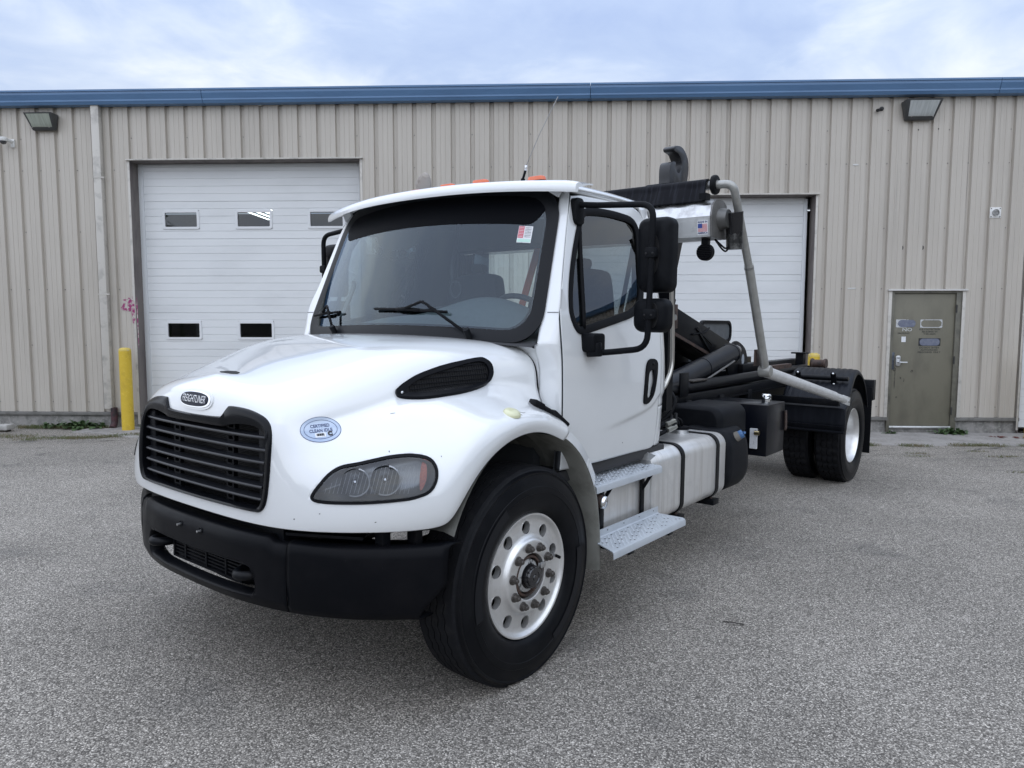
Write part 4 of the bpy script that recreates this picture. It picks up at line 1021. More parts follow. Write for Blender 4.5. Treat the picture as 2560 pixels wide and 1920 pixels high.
for sg in (1, -1):
    # side air intake
    it = empty('air_intake', (0, 0, 0), None, None, None, truck)
    VO = Vector((.21, .80, 1.43)); VA = Vector((-.968, .25, 0)).normalized(); VD = Vector((-.25, -.968, 0)).normalized()
    VP = ccw(smooth_loop([(-.269,-.041),(-.266,-.063),(-.242,-.075),(-.169,-.077),(-.064,-.068),(.038,-.059),(.163,-.044),(.229,-.029),(.258,0),(.270,.030),(.266,.066),(.237,.088),(.201,.093),(.102,.081),(-.023,.060),(-.144,.027),(-.215,-.003),(-.255,-.026)], 4))
    VI = ccw(smooth_loop([(-.222,-.043),(-.212,-.053),(-.190,-.060),(-.139,-.063),(-.050,-.056),(.054,-.048),(.164,-.035),(.216,-.020),(.236,.006),(.243,.034),(.236,.060),(.214,.073),(.161,.073),(.053,.054),(-.050,.032),(-.130,.010),(-.175,-.008),(-.205,-.026)], 4))
    drape_ring(VP, VI, VO, VA, AZ, VD, -.004, .016, BLACKP, 'intake_frame', it, sg)
    drape_patch(offset_loop(VI, .006), VO, VA, AZ, VD, -.002, .0025, CAVITY, 'intake_backing', it, sgn=sg)
    for k in range(6):
        b0 = -.050 + k * .0195
        pts = []
        for i in range(40):
            a = -.2 + i * .011; b = b0 + .07 * (a + .2) * (1 if k else 0.9) * .55 - .012 * (1 - k / 5)
            if inpoly(a, b, VI): pts.append(drape(VO + VA * a + AZ * b, VD, .012))
        if len(pts) > 2:
            g = G(); g.tube([(p.x, p.y * sg, p.z) for p in pts], .0022, 6); g.obj('intake_bar', BLACKP, it, True)
    g = G()
    for k in range(34):
        a = -.2 + k * .013; pts = []
        for i in range(14):
            b = -.066 + i * .0105
            if inpoly(a + .0, b, VI): pts.append(drape(VO + VA * a + AZ * b, VD, .008))
        if len(pts) > 1: g.tube([(p.x, p.y * sg, p.z) for p in pts], .0012, 4)
    tag(g.obj('intake_mesh', BLACKP, it), None, None, None, 'stuff')
    c = drape(VO + VA * -.242 + AZ * -.052, VD, .017); v, f = lathe_geo([(0, .003), (.006, .002), (.008, -.002)], 12); mesh('intake_screw', [(p[0] + c.x, (p[1] + c.y) * sg if sg > 0 else -(c.y + p[1]), p[2] + c.z) for p in v], f, STEEL, it, True)
    # round fender signal
    c = drape(Vector((.125, 1.140, 1.4)), Vector((0, 0, -1)), 0); nrm = Vector((.05, .38, .92)).normalized(); q = nrm.to_track_quat('Z', 'Y').to_matrix()
    v, f = lathe_geo([(0, .016), (.02, .0155), (.034, .012), (.041, .004), (.043, -.004)], 28, 'Z')
    mesh('fender_signal', [((c + q @ Vector(p)).x, (c + q @ Vector(p)).y * sg, (c + q @ Vector(p)).z) for p in v], f, mat('yellowed_lens', (0.62, 0.62, 0.40), 0.3, coat=.6), truck, True)
    # rubber hood latch: strap from the fender top back to the cowl
    a = drape(Vector((-.20, 1.02, 1.4)), Vector((0, 0, -1)), .012); la = empty('hood_latch', (0, 0, 0), None, None, None, truck)
    p0 = Vector((-.165, 1.035, a.z + .006)); p1 = Vector((-.285, 1.075, 1.246)); p2 = Vector((-.355, 1.112, 1.176))
    fl = lambda p: (p.x, p.y * sg, p.z)
    g = G(); g.beam(fl(p0), fl(p0.lerp(p1, .45)), .062, .034); g.obj('latch_mount', RUBBER, la, bevel=.006)
    g = G(); g.tube([fl(p0.lerp(p1, .1)), fl(p0.lerp(p1, .55)), fl(p1), fl(p2)], .017, 10, True, .02); g.obj('latch_strap', RUBBER, la, True, 40)
    g = G(); g.beam(fl(p1.lerp(p2, -.1)), fl(p2), .05, .042); g.obj('latch_handle', RUBBER, la, bevel=.008)
    # inner wheel-well liner
    g = G()
    def liner(u, v_): 
        a = math.radians(26 + 140 * u); r_ = .655 + .02 * math.sin(u * 20); return (.0 + .60 * math.cos(a) * 1.0, sg * lerp(.55, 1.168, v_), .50 + .70 * math.sin(a) + .02 * math.sin(v_ * 9))
    g.grid(liner, 30, 10); g.obj('wheel_liner', WHITEIN, truck, True)

# ---- bumper: curved plan, three pieces with rolled top edge
def bump_plan(y):
    a = abs(y)
    return pws([(0, 1.047), (.20, 1.043), (.35, 1.033), (.50, 1.008), (.60, .982), (.70, .948), (.80, .902), (.90, .843), (1.0, .765), (1.08, .685), (1.17, .570)], a)
bp_ = empty('bumper', (0, 0, 0), None, None, None, truck)
def bump_sec(y, zt, zb):
    """section list (offset inward, z)"""
    return [(-.085, zt - .004), (-.03, zt), (-.012, zt - .004), (-.002, zt - .016), (.004, zt - .05), (.006, (zt + zb) / 2), (.0, zb + .04), (-.010, zb + .012), (-.03, zb), (-.10, zb + .004)]
OPEN = smooth_loop([(-.445, .645), (-.40, .663), (-.2, .667), (0, .667), (.2, .667), (.40, .663), (.445, .645), (.466, .595), (.460, .547), (.425, .530), (.2, .525), (0, .524), (-.2, .525), (-.425, .530), (-.460, .547), (-.466, .595)], 4)
def bump_piece(y0, y1, nm, ny, hole=False):
    g = G(); cols = []
    for i in range(ny + 1):
        y = lerp(y0, y1, i / ny); e = 1e-3; sl_ = (bump_plan(y + e) - bump_plan(y - e)) / (2 * e)
        nx_, ny_ = 1 / math.hypot(1, sl_), -sl_ / math.hypot(1, sl_)
        k_ = sstep(.60, .735, abs(y)); zt = .797 - (.0 if not hole else .018 * sstep(.53, .56, abs(y))); zb = .478 + .0 * k_
        if not hole: zt = .787
        sec = bump_sec(y, zt, zb)
        if hole:  # finer on the face for the opening
            q = [(s_[0], s_[1]) for s_ in sec[:5]] + [(.005, zt - .05 - (zt - .05 - zb - .04) * t_ / 26) for t_ in range(1, 26)] + sec[6:]
            sec = q
        if not hole:
            cc = []
            for o_, z in sec:
                ye = math.copysign(lerp(1.085, 1.168, sstep(.47, .63, z)), y); yq = lerp(math.copysign(.632, y), ye, (abs(y) - .632) / (1.175 - .632)); cc.append((bump_plan(yq) + o_ * nx_, yq + o_ * ny_, z))
            cols.append(cc); continue
        cols.append([(bump_plan(y) + o_ * nx_, y + o_ * ny_, z) for o_, z in sec])
    m_ = len(cols[0]); v = [p for c in cols for p in c]; f = []
    for i in range(ny):
        for j in range(m_ - 1):
            c = [sum(q[k] for q in (cols[i][j], cols[i + 1][j], cols[i][j + 1], cols[i + 1][j + 1])) / 4 for k in range(3)]
            if hole and inpoly(c[1], c[2], OPEN): continue
            f.append((i * m_ + j, (i + 1) * m_ + j, (i + 1) * m_ + j + 1, i * m_ + j + 1))
    o = mesh(nm, v, f, BUMPER, bp_, True, 60)
    so = o.modifiers.new('thickness', 'SOLIDIFY'); so.thickness = .008; so.offset = 0
    return o
bump_piece(-.628, .628, 'bumper_centre', 100, True)
bump_piece(.632, 1.175, 'bumper_end', 30); bump_piece(-1.175, -.632, 'bumper_end', 30)
# rolled lip around the bumper opening
lip = []
for (y, z) in OPEN: lip.append((bump_plan(y) - .004, y, z))
g = G(); nL = len(OPEN)
vv = []
for dx, k_ in ((.006, 1.03), (.010, 1.0), (.004, .965), (-.05, .95)):
    for (y, z) in OPEN: vv.append((bump_plan(y) + dx, y * (1 + (k_ - 1) * .45), .596 + (z - .596) * (1 + (k_ - 1) * 2.6)))
g.add(vv, [(a * nL + i, a * nL + (i + 1) % nL, (a + 1) * nL + (i + 1) % nL, (a + 1) * nL + i) for a in range(3) for i in range(nL)])
g.obj('bumper_opening_lip', BUMPER, bp_, True, 60)
# vent grille inside the opening
vg = empty('bumper_vent', (0, 0, 0), None, None, None, truck)
for k in range(6): z = .562 + k * .0165; G().box(.970, .985, -.30, .305, z, z + .007).obj('vent_slat', BLACKP, vg)
for y in (-.30, -.19, .0, .17, .295): G().box(.967, .989, y, y + .014, .545, .665).obj('vent_post', BLACKP, vg)
g = G(); g.box(.967, .989, -.30, .309, .541, .551); g.box(.967, .989, -.30, .309, .659, .669); g.obj('vent_rail', BLACKP, vg)
for s_ in (-1, 1):
    g = G(); pts = [(.975 + .072 * math.sin(a) * 1.0, s_ * .378 + .052 * math.cos(a), .610) for a in [PI * i / 12 for i in range(13)]]
    g.tube([(.90, s_ * .378 + .052, .610)] + pts + [(.90, s_ * .378 - .052, .610)], .021, 12); g.obj('tow_hook', BLACKM, truck, True)
for y in (-.089, .089):
    c = Vector((bump_plan(y) + .006, y, .752)); pb = empty('plate_bolt', (0, 0, 0), None, None, None, truck)
    v, f = lathe_geo([(0, .022), (.006, .021), (.0065, .0)], 6, 'X'); mesh('bolt', [(p[0] + c.x, p[1] + c.y, p[2] + c.z) for p in v], f, STEEL, pb, True, 30)
    v, f = lathe_geo([(.014, .004), (.015, .0), (0, .004)], 14, 'X'); mesh('washer', [(p[0] + c.x, p[1] + c.y, p[2] + c.z) for p in v], f, RUBBER, pb, True, 30)
# dark closing plates and brackets behind the bumper
g = G(); g.box(.88, .955, -.58, .58, .76, .852); g.obj('bumper_crossmember', BLACKM, truck)
for s_ in (-1, 1):
    g = G(); g.beam((.92, s_ * .58, .815), (.76, s_ * .88, .815), .09, .012); g.obj('splash_panel', BLACKM, truck)
    for (x, y) in ((.735, .95), (.63, 1.03)): g = G(); g.box(x - .02, x + .02, s_ * y - .025, s_ * y + .025, .70, .87); g.obj('bumper_bracket', BLACKM, truck)
    g = G(); g.beam((.88, s_ * .66, .765), (.60, s_ * 1.02, .765), .05, .03); g.obj('bumper_stay', BLACKM, truck)

# ---- small scars in the paint: scratch and stone chips
CHIP = mat('paint_chip', (0.10, 0.10, 0.105), .6)
for x_, y_, z_, w_, h in ((.545, .800, 1.300, .012, .0012), (.70, .955, 1.17, .0025, .004), (.985, .70, .90, .003, .003), (.935, .80, .93, .003, .002), (.90, .655, 1.22, .002, .002), (.56, 1.12, 1.15, .002, .003), (.80, .98, .90, .004, .002)):
    drape_patch(ell(w_, h, 10, 2), Vector((x_, y_, z_)), Vector((-.75, .66, .1)), AZ, Vector((-.55, -.8, -.15)).normalized(), .0002, .0006, CHIP, 'paint_chip', truck)
for pts in (((0, 0), (.02, .012)), ((.02, .012), (.016, .03)), ((.02, .012), (.034, .006)), ((.0, .0), (-.012, .004)), ((.034, .006), (.03, -.012))):
    a_ = [drape(Vector((.055 + p[0], 1.155 - p[1], 1.5)), Vector((0, 0, -1)), .0008) for p in pts]; g = G(); g.tube(a_, .0008, 5); g.obj('paint_crack', CHIP, truck)

# ------------------------------------------------------------------ cab
# windscreen surface
def wsP(s_, t_, o=0.0):
    """s -1..1 across, t 0..1 up"""
    k_ = 1 - s_ * s_
    x = lerp(-.295, -.607, t_) + lerp(.135, .125, t_) * k_; y = s_ * lerp(.970, .884, t_); z = lerp(1.600, 2.420, t_) + lerp(.030, .055, t_) * k_
    return Vector((x + o * .92, y + o * .3 * s_, z + o * .35))
def sideY(z):
    return pws([(.88, 1.060), (1.0, 1.072), (1.2, 1.082), (1.45, 1.080), (1.62, 1.068), (1.76, 1.048), (1.95, 1.012), (2.15, .976), (2.32, .948), (2.42, .928)], z)
def sidep(x, z, o=0.0):
    """point on the cab side at x, z; o = outward offset"""
    y = sideY(z)
    if x < -1.44: y -= .085 * ((-1.44 - x) / .20) ** 2
    # pressed swoosh low on the door
    zs = pws([(-1.44, 1.255), (-1.36, 1.20), (-1.25, 1.168), (-1.0, 1.132), (-.7, 1.10)], x)
    y -= .013 * sstep(0.018, -0.018, z - zs) * sstep(-.70, -1.15, x)
    return Vector((x, y + o, z))
def gapX(z): return pws([(.88, -.358), (1.2, -.358), (1.5, -.358), (1.76, -.368), (1.95, -.440), (2.12, -.504), (2.30, -.573), (2.42, -.630)], z)
def rearX(z): return pws([(.88, -1.43), (1.2, -1.455), (2.0, -1.46), (2.3, -1.44), (2.42, -1.40)], z)
WIN = smooth_loop([(-.50, 1.685), (-.545, 1.655), (-.62, 1.662), (-.78, 1.690), (-.96, 1.722), (-1.12, 1.755), (-1.235, 1.81), (-1.285, 1.90), (-1.310, 2.05), (-1.335, 2.20), (-1.325, 2.285), (-1.27, 2.332), (-1.15, 2.345), (-.98, 2.346), (-.82, 2.335), (-.735, 2.318), (-.69, 2.275), (-.62, 2.16), (-.545, 2.01), (-.492, 1.87), (-.472, 1.76)], 4)
cab = empty('cab', (0, 0, 0), None, None, None, truck)
def win_cut(x, z): return inpoly(x, z, WIN)
def solid(o, t_=.02, inner=1):
    so = o.modifiers.new('thickness', 'SOLIDIFY'); so.thickness = t_; so.offset = -1; so.material_offset = inner; so.material_offset_rim = 0
    return o
def side_grid(x0f, x1f, z0f, z1f, nx, nz, sg, cut=None, off=0.0):
    v = []; f = []
    for j in range(nz + 1):
        for i in range(nx + 1):
            s_ = i / nx; t_ = j / nz
            z = lerp(z0f(lerp(x0f(1.6), x1f(1.6), s_)), z1f(lerp(x0f(2.3), x1f(2.3), s_)), t_); x = lerp(x0f(z), x1f(z), s_)
            p = sidep(x, z, off); v.append((p.x, p.y * sg, p.z))
    for j in range(nz):
        for i in range(nx):
            a = j * (nx + 1) + i; q = (a, a + 1, a + nx + 2, a + nx + 1)
            if cut:
                cx = sum(v[k][0] for k in q) / 4; cz = sum(v[k][2] for k in q) / 4
                if cut(cx, cz): continue
            f.append(q if sg > 0 else q[::-1])
    # x runs backwards from front to rear, so flip
    return v, f
LINER = mat('cab_liner', (0.035, 0.039, 0.044), 0.8)
dbot = lambda x: pws([(-1.46, .945), (-1.42, .928), (-1.3, .925), (-.5, .935), (-.36, .940)], x)
dtop = lambda x: pws([(-1.46, 2.33), (-1.42, 2.385), (-1.3, 2.415), (-.7, 2.405), (-.60, 2.39)], x)
DOORMAT = WHITE
for sg in (1, -1):
    d = empty('cab_door', (0, 0, 0), None, None, None, truck)
    v, f = side_grid(lambda z: gapX(z) - .010, lambda z: rearX(z) + .006, lambda x: dbot(x), lambda x: dtop(x), 110, 140, sg, win_cut)
    solid(mesh('door_skin', v, f, [WHITE, LINER], d, True), .03).modifiers[0].material_offset_rim = 1
    # window seal, glass, vent bar, divider
    fo = lambda P, o_: [tuple((lambda p: (p.x, p.y * sg, p.z))(sidep(x, z, o_))) for x, z in P]
    n = len(WIN); Wo = offset_loop(WIN, .012 if True else 0); Wi = offset_loop(WIN, -.030)
    # make sure which side is outward
    if max(p[0] for p in Wo) < max(p[0] for p in WIN): Wo, Wi = offset_loop(WIN, -.012), offset_loop(WIN, .030)
    vv = fo(Wo, .001) + fo(Wo, .006) + fo([(lerp(a[0], b[0], .5), lerp(a[1], b[1], .5)) for a, b in zip(Wo, Wi)], .009) + fo(Wi, .001) + fo(Wi, -.02)
    ff = [(a * n + i, a * n + (i + 1) % n, (a + 1) * n + (i + 1) % n, (a + 1) * n + i) for a in range(4) for i in range(n)]
    mesh('window_seal', vv, ff, RUBBER, d, True, 50)
    cx = sum(p[0] for p in Wi) / n; cz = sum(p[1] for p in Wi) / n
    vv = []; ff = []
    for q in range(6):
        for x, z in offset_loop(Wi, 0): p = sidep(cx + (x - cx) * (q + 1) / 6 * 1.005, cz + (z - cz) * (q + 1) / 6 * 1.005, -.008); vv.append((p.x, p.y * sg, p.z))
    for q in range(5):
        for i in range(n): ff.append((q * n + i, q * n + (i + 1) % n, (q + 1) * n + (i + 1) % n, (q + 1) * n + i))
    ff.append(tuple(range(n))[::-1])
    mesh('window_glass', vv, ff, GLASS_D, d, True)
    pa, pb2 = sidep(-.655, 2.20, -.002), sidep(-.592, 1.68, -.002)
    g = G(); g.tube([(sidep(lerp(-.675, -.585, t_), lerp(2.235, 1.672, t_), -.002).x, sidep(lerp(-.675, -.585, t_), lerp(2.235, 1.672, t_), -.002).y * sg, lerp(2.235, 1.672, t_)) for t_ in [i / 10 for i in range(11)]], .013, 8); g.obj('vent_bar', RUBBER, d, True)
    # handle: recessed black escutcheon with lever
    HP = smooth_loop([(-1.255, 1.455), (-1.290, 1.485), (-1.345, 1.488), (-1.385, 1.470), (-1.392, 1.435), (-1.380, 1.36), (-1.350, 1.275), (-1.300, 1.230), (-1.245, 1.215), (-1.222, 1.235), (-1.228, 1.30), (-1.240, 1.39)], 5)
    hp = fo(HP, .0) + fo(HP, .010); nn = len(HP); cx = sum(p[0] for p in HP) / nn; cz = sum(p[1] for p in HP) / nn
    inn = [(cx + (x - cx) * .55, cz - .02 + (z - cz) * .62) for x, z in HP]
    hp += fo(inn, .011) + fo(inn, -.004)
    ff = [(a * nn + i, a * nn + (i + 1) % nn, (a + 1) * nn + (i + 1) % nn, (a + 1) * nn + i) for a in range(3) for i in range(nn)] + [tuple(range(3 * nn, 4 * nn))]
    ho = mesh('handle_escutcheon', hp, ff, BLACKP, d, True, 40)
    g = G(); pts = [sidep(-1.337, 1.42, .012), sidep(-1.333, 1.36, .022), sidep(-1.310, 1.27, .012)]
    g.tube([(p.x, p.y * sg, p.z) for p in pts], .012, 10, True, .03); g.obj('handle_lever', BLACKP, d, True, 40)
    p = sidep(-1.328, 1.458, .010); v, f = lathe_geo([(0, .004), (.009, .003), (.010, 0)], 14); mesh('key_lock', [(p.x + q[0], (p.y + q[1]) * sg, p.z + q[2]) for q in v], f, BLACKG, d, True)
    # inner door jamb behind the gap
    v, f = side_grid(lambda z: gapX(z) - .003, lambda z: rearX(z) - .03, lambda x: dbot(x) - .03, lambda x: dtop(x) + .03, 50, 60, sg, lambda x, z: inpoly(x, z, offset_loop(WIN, 0.0)) or (-1.36 < x < -.45 and 1.0 < z < 2.3), -.036)
    mesh('door_jamb', v, f, LINER, cab, True)
    # rear strip of the cab side, wrapping to the back
    v, f = side_grid(lambda z: rearX(z), lambda z: -1.64, lambda x: 1.185, lambda x: 2.425, 16, 70, sg)
    solid(mesh('cab_rear_pillar', v, f, [WHITE, LINER], cab, True), .02)
    v, f = side_grid(lambda z: rearX(z), lambda z: -1.625, lambda x: .935, lambda x: 1.180, 16, 20, sg)
    solid(mesh('cab_rear_corner', v, f, [WHITE, LINER], cab, True), .02)
    # sill below the door
    g = G(); g.box(-1.60, -.36, sg * .85, sg * 1.045, .86, .925); g.obj('cab_sill', mat('sill_dark', (0.03, 0.03, 0.032), .6), cab, bevel=.01)
    # cowl corner and windscreen pillar: ruled between windscreen edge and door gap
    def wE(z):
        if z > 1.6: p = wsP(.995, min(1.04, (z - 1.6) / .82), -.006); return Vector((p.x, p.y, z))
        k_ = sstep(1.45, 1.6, z); return Vector((lerp(-.335, -.297, k_), lerp(.950, .944, k_), z))
    def pil(u, v_):
        z = lerp(1.13, 2.44, v_); a = wE(z); b = Vector((gapX(min(z, 2.42)), sideY(min(z, 2.42)), z)); b.x += .004
        c = Vector((a.x - .002, b.y - .012, z)); q = a * (1 - u) ** 2 + c * 2 * u * (1 - u) + b * u * u
        return (q.x, q.y * sg, q.z)
    g = G(); g.grid(pil, 14, 100, sg < 0); solid(g.obj('windscreen_pillar', [WHITE, LINER], cab, True), .02)
    # seam where pillar meets cowl
    g = G(); zz = 1.757
    pts = [Vector(pil(u / 10, (zz - 1.13) / 1.31)) + Vector((.0015, .0015 * sg, 0)) for u in range(2, 11)]
    g.tube(pts, .0022, 5); g.obj('pillar_seam', mat('seam_grey', (0.16, 0.165, 0.17), .6), cab)
    # drip rail and roof edge are part of the roof below
def rrS(w_, h, r_, n=8): return [(x, (y + 1) / 2) for x, y in rrect(2 * w_, 2 * h, r_, n)]
def ws_loop(mx, mt, r_, per=14):
    """loop in (s, t) with rounded corners, dense along the edges"""
    base = []
    hw, t0, t1 = 1 - mx, mt, 1 - mt
    ry = r_ * 1.25
    cs = [((hw - r_, t1 - ry), 0), ((-hw + r_, t1 - ry), 90), ((-hw + r_, t0 + ry), 180), ((hw - r_, t0 + ry), 270)]
    for (c, a0) in cs:
        for k in range(9):
            a = math.radians(a0 + 90 * k / 8); base.append((c[0] + r_ * math.cos(a), c[1] + ry * math.sin(a)))
    o = []
    for i in range(len(base)):
        a, b = base[i], base[(i + 1) % len(base)]; d_ = math.hypot(a[0] - b[0], a[1] - b[1]); m_ = max(1, int(d_ / .06))
        for q in range(m_): o.append((lerp(a[0], b[0], q / m_), lerp(a[1], b[1], q / m_)))
    return o
ws = empty('windscreen', (0, 0, 0), None, None, None, truck)
def ws_grid(nm, loop_in, m, o, keep, nu=90, nv=60):
    v = []; f = []
    for j in range(nv + 1):
        for i in range(nu + 1): v.append(wsP(-1 + 2 * i / nu, j / nv, o))
    for j in range(nv):
        for i in range(nu):
            if keep(-1 + 2 * (i + .5) / nu, (j + .5) / nv):
                a = j * (nu + 1) + i; f.append((a, a + 1, a + nu + 2, a + nu + 1))
    return mesh(nm, v, f, m, ws, True)
LO = ws_loop(.0, .0, .16); LI = ws_loop(.075, .075, .13)
ws_grid('windscreen_glass', None, GLASS_W, .0, lambda s_, t_: inpoly(s_, t_, ws_loop(.02, .02, .15)))
def ring_ws(nm, A_, B_, m, o0, o1):
    # resample the inner loop to the outer loop by angle
    n_ = len(A_); v = []; f = []
    Bq = []
    for (s_, t_) in A_:
        ang = math.atan2((t_ - .5) * 2, s_); best = None
        for i in range(len(B_)):
            p, q = B_[i], B_[(i + 1) % len(B_)]
            # ray intersection
            dx, dy = math.cos(ang), math.sin(ang) / 2; ex, ey = q[0] - p[0], q[1] - p[1]; den = dx * ey - dy * ex
            if abs(den) < 1e-12: continue
            px, py = p[0], p[1] - .5
            tt = (px * ey - py * ex) / den; uu = (px * dy - py * dx) / den
            if tt > 0 and -1e-6 <= uu <= 1 + 1e-6: best = (dx * tt, dy * tt + .5); break
        Bq.append(best or (s_ * .9, .5 + (t_ - .5) * .9))
    for P, o_ in ((A_, o0), (A_, o1), ([(lerp(a[0], b[0], .45), lerp(a[1], b[1], .45)) for a, b in zip(A_, Bq)], o1 * 1.1), (Bq, o0 + .001)):
        for s_, t_ in P: v.append(wsP(s_, t_, o_))
    for a in range(3):
        for i in range(n_): f.append((a * n_ + i, a * n_ + (i + 1) % n_, (a + 1) * n_ + (i + 1) % n_, (a + 1) * n_ + i))
    return mesh(nm, v, f, m, ws, True, 50)
ring_ws('windscreen_seal', ws_loop(-.012, -.015, .17), LI, mat('seal_black', (0.006, 0.007, 0.009), .42, spec=.18), -.004, .007)
# dark sunstrip across the top
SS = [(-.925, .86), (-.915, .80), (-.885, .765), (-.83, .748), (.83, .748), (.885, .765), (.915, .80), (.925, .86), (.925, 1.0), (-.925, 1.0)]
g = G(); g.grid(lambda u, v_: wsP(lerp(-.955, .955, u), lerp(.752 + .20 * max(0, (abs(lerp(-.955, .955, u)) - .80) / .155) ** 2.6, .985, v_), .0014), 120, 12); g.obj('sun_strip', mat('sunstrip_black', (0.002, 0.0025, 0.004), .5, spec=.05), ws, True)
# inspection label inside the glass
lab = empty('inspection_label', (0, 0, 0), None, None, None, truck)
def wl(a0, a1, b0, b1, m, o): 
    g = G(); g.grid(lambda u, v_: wsP(lerp(a0, a1, u), lerp(b0, b1, v_), o), 4, 4); return g.obj('label_patch', m, lab)
wl(.775, .865, .630, .742, STP, .002); wl(.778, .812, .662, .739, mat('label_red', (0.55, 0.06, 0.10), .5), .0028); wl(.778, .862, .634, .655, mat('label_mint', (0.45, 0.66, 0.58), .5), .0028)
for i in range(7): wl(.818, .858, .668 + i * .0102, .6705 + i * .0102, STK, .0028); wl(.781, .809, .668 + i * .0102, .6705 + i * .0102, STP, .0034)
# roof shell
def roof(u, v_):
    """u 0..1 front to rear, v -1..1 across"""
    a = abs(v_)
    yy = pws([(0, 0), (.30, .33), (.58, .64), (.78, .82), (.90, .897), (1, .925)], a); 
    zf = pws([(0, .135), (.30, .128), (.58, .108), (.78, .078), (.90, .042), (1, 0)], a)
    xf = -.607 + .125 * (1 - min(1, yy / .884) ** 2); x = lerp(xf + .01, -1.645 + .04 * (1 - a), u)
    zb = 2.418 + .0 * u
    bulge = 0
    zz = zb + zf * (pws([(0, .55), (.12, .78), (.3, .95), (.6, 1.0), (.9, .93), (1, .80)], u)) + bulge * .5 - (.03 * sstep(.88, 1.0, u))
    yy -= .03 * sstep(.9, 1.0, u) * a
    return (x, yy * (1 if v_ > 0 else -1), zz)
g = G(); g.grid(lambda u, v_: roof(u, -1 + 2 * v_), 40, 60); solid(g.obj('roof', [WHITE, LINER], cab, True), .02)
for sg in (1, -1):
    g = G(); g.tube([(lerp(-.66, -1.60, t_), sg * (.928 - .012 * t_), 2.432 + .012 * math.sin(PI * t_) ) for t_ in [i / 20 for i in range(21)]], .008, 8); g.obj('drip_rail', WHITE, cab, True)
# rear wall with window
RWL = smooth_loop([(-.78, 1.78), (-.74, 1.735), (0, 1.73), (.74, 1.735), (.78, 1.78), (.775, 2.20), (.73, 2.245), (0, 2.25), (-.73, 2.245), (-.775, 2.20)], 5)
def rw(u, v_):
    z = lerp(.93, 2.46, v_); hw = sideY(min(z, 2.42)) - .085 - .05 * sstep(2.38, 2.46, z); y = lerp(-hw, hw, u); return Vector((-1.642, y, z))
v = []; f = []
for j in range(77):
    for i in range(91): v.append(rw(i / 90, j / 76))
for j in range(76):
    for i in range(90):
        c = rw((i + .5) / 90, (j + .5) / 76)
        if inpoly(c.y, c.z, RWL): continue
        a = j * 91 + i; f.append((a, a + 91, a + 92, a + 1))
solid(mesh('cab_back', v, f, [WHITE, LINER], cab, True), .02)
v, f = ringprism(offset_loop(RWL, .0), [(y * .96, 1.99 + (z - 1.99) * .92) for y, z in RWL], lambda a, b, d_: (-1.64 + d_, a * 1.02, 1.99 + (b - 1.99) * 1.04), -.012, .03); G().add(v, f).obj('rear_window_seal', RUBBER, cab)
g = G(); P = [(y * .97, 1.99 + (z - 1.99) * .94) for y, z in RWL]; g.add([(-1.636, y, z) for y, z in P], [tuple(range(len(P)))]); g.obj('rear_window_glass', glass('rear_glass', (0.82, 0.88, 0.87), 1.5, 1.0), cab)
# cowl corners: close the space between the rear edge of the hood and the pillars
for sg in (1, -1):
    edge_ = [hood_pts[j][MU] for j in range(MV + 1) if hood_pts[j][MU].z > 1.24 or j > MV * .6]
    v = []; f = []
    for p in edge_:
        a = Vector((p.x - .014, p.y, p.z - .006))
        if p.z < 1.555 and p.y > .86: t_ = Vector((-.335, .965 + .0 * p.z, p.z))
        else: t_ = wsP(min(1, p.y / .97 * 1.02 + .03), 0.0, -.012); t_.z -= .012
        for q in range(5): m_ = a.lerp(t_, q / 4); v.append((m_.x, m_.y * sg, m_.z))
    for i in range(len(edge_) - 1):
        for q in range(4): f.append((i * 5 + q, i * 5 + q + 1, (i + 1) * 5 + q + 1, (i + 1) * 5 + q))
    mesh('cowl_corner', v, f, WHITE, cab, True)
# firewall, cab floor
g = G(); g.box(-.42, -.36, -.90, .90, .80, 1.585); g.obj('firewall', LINER, cab)
g = G(); g.box(-1.60, -.40, -.98, .98, .90, .93); g.obj('cab_floor', LINER, cab)
# cowl under the windscreen
def cowl(u, v_):
    s_ = -1 + 2 * u; a = wsP(s_ * 1.0, 0.0, -.004); b = Vector((a.x + .035, a.y * .98, a.z - .022)); return a.lerp(b, v_)
g = G(); g.grid(cowl, 50, 3); g.obj('cowl_panel', mat('cowl_black', (0.014, 0.014, 0.016), .5), cab, True)

# ---- interior
inn = empty('cab_interior', (0, 0, 0), None, None, None, truck)
DASH = mat('dash_grey', (0.17, 0.19, 0.20), .6, noise=(40, (0.15, 0.168, 0.178), .45, .7))
def dash(u, v_):
    y = lerp(-.93, .93, u); k_ = 1 - (y / .95) ** 2
    hump = .20 * math.exp(-((y - .40) / .42) ** 2) + .09 * math.exp(-((y + .35) / .5) ** 2) + .04
    x = lerp(-.33 + .12 * k_, -.80 + .05 * k_, v_); z = 1.600 + hump * math.sin(PI * min(1, v_ * 1.15) * .62) - .30 * sstep(.80, 1.0, v_)
    return (x, y, z)
g = G(); g.grid(dash, 60, 24); g.obj('dashboard', DASH, inn, True)
v, f = lathe_geo([(0, .003), (.07, .003), (.074, 0)], 30, 'Z'); c = Vector((-.47, .30, 1.765)); mesh('dash_speaker', [(c.x + p[0] * .8, c.y + p[1], c.z + p[2] + p[0] * -.18) for p in v], f, mat('speaker_grille', (0.20, 0.22, 0.23), .5), inn)
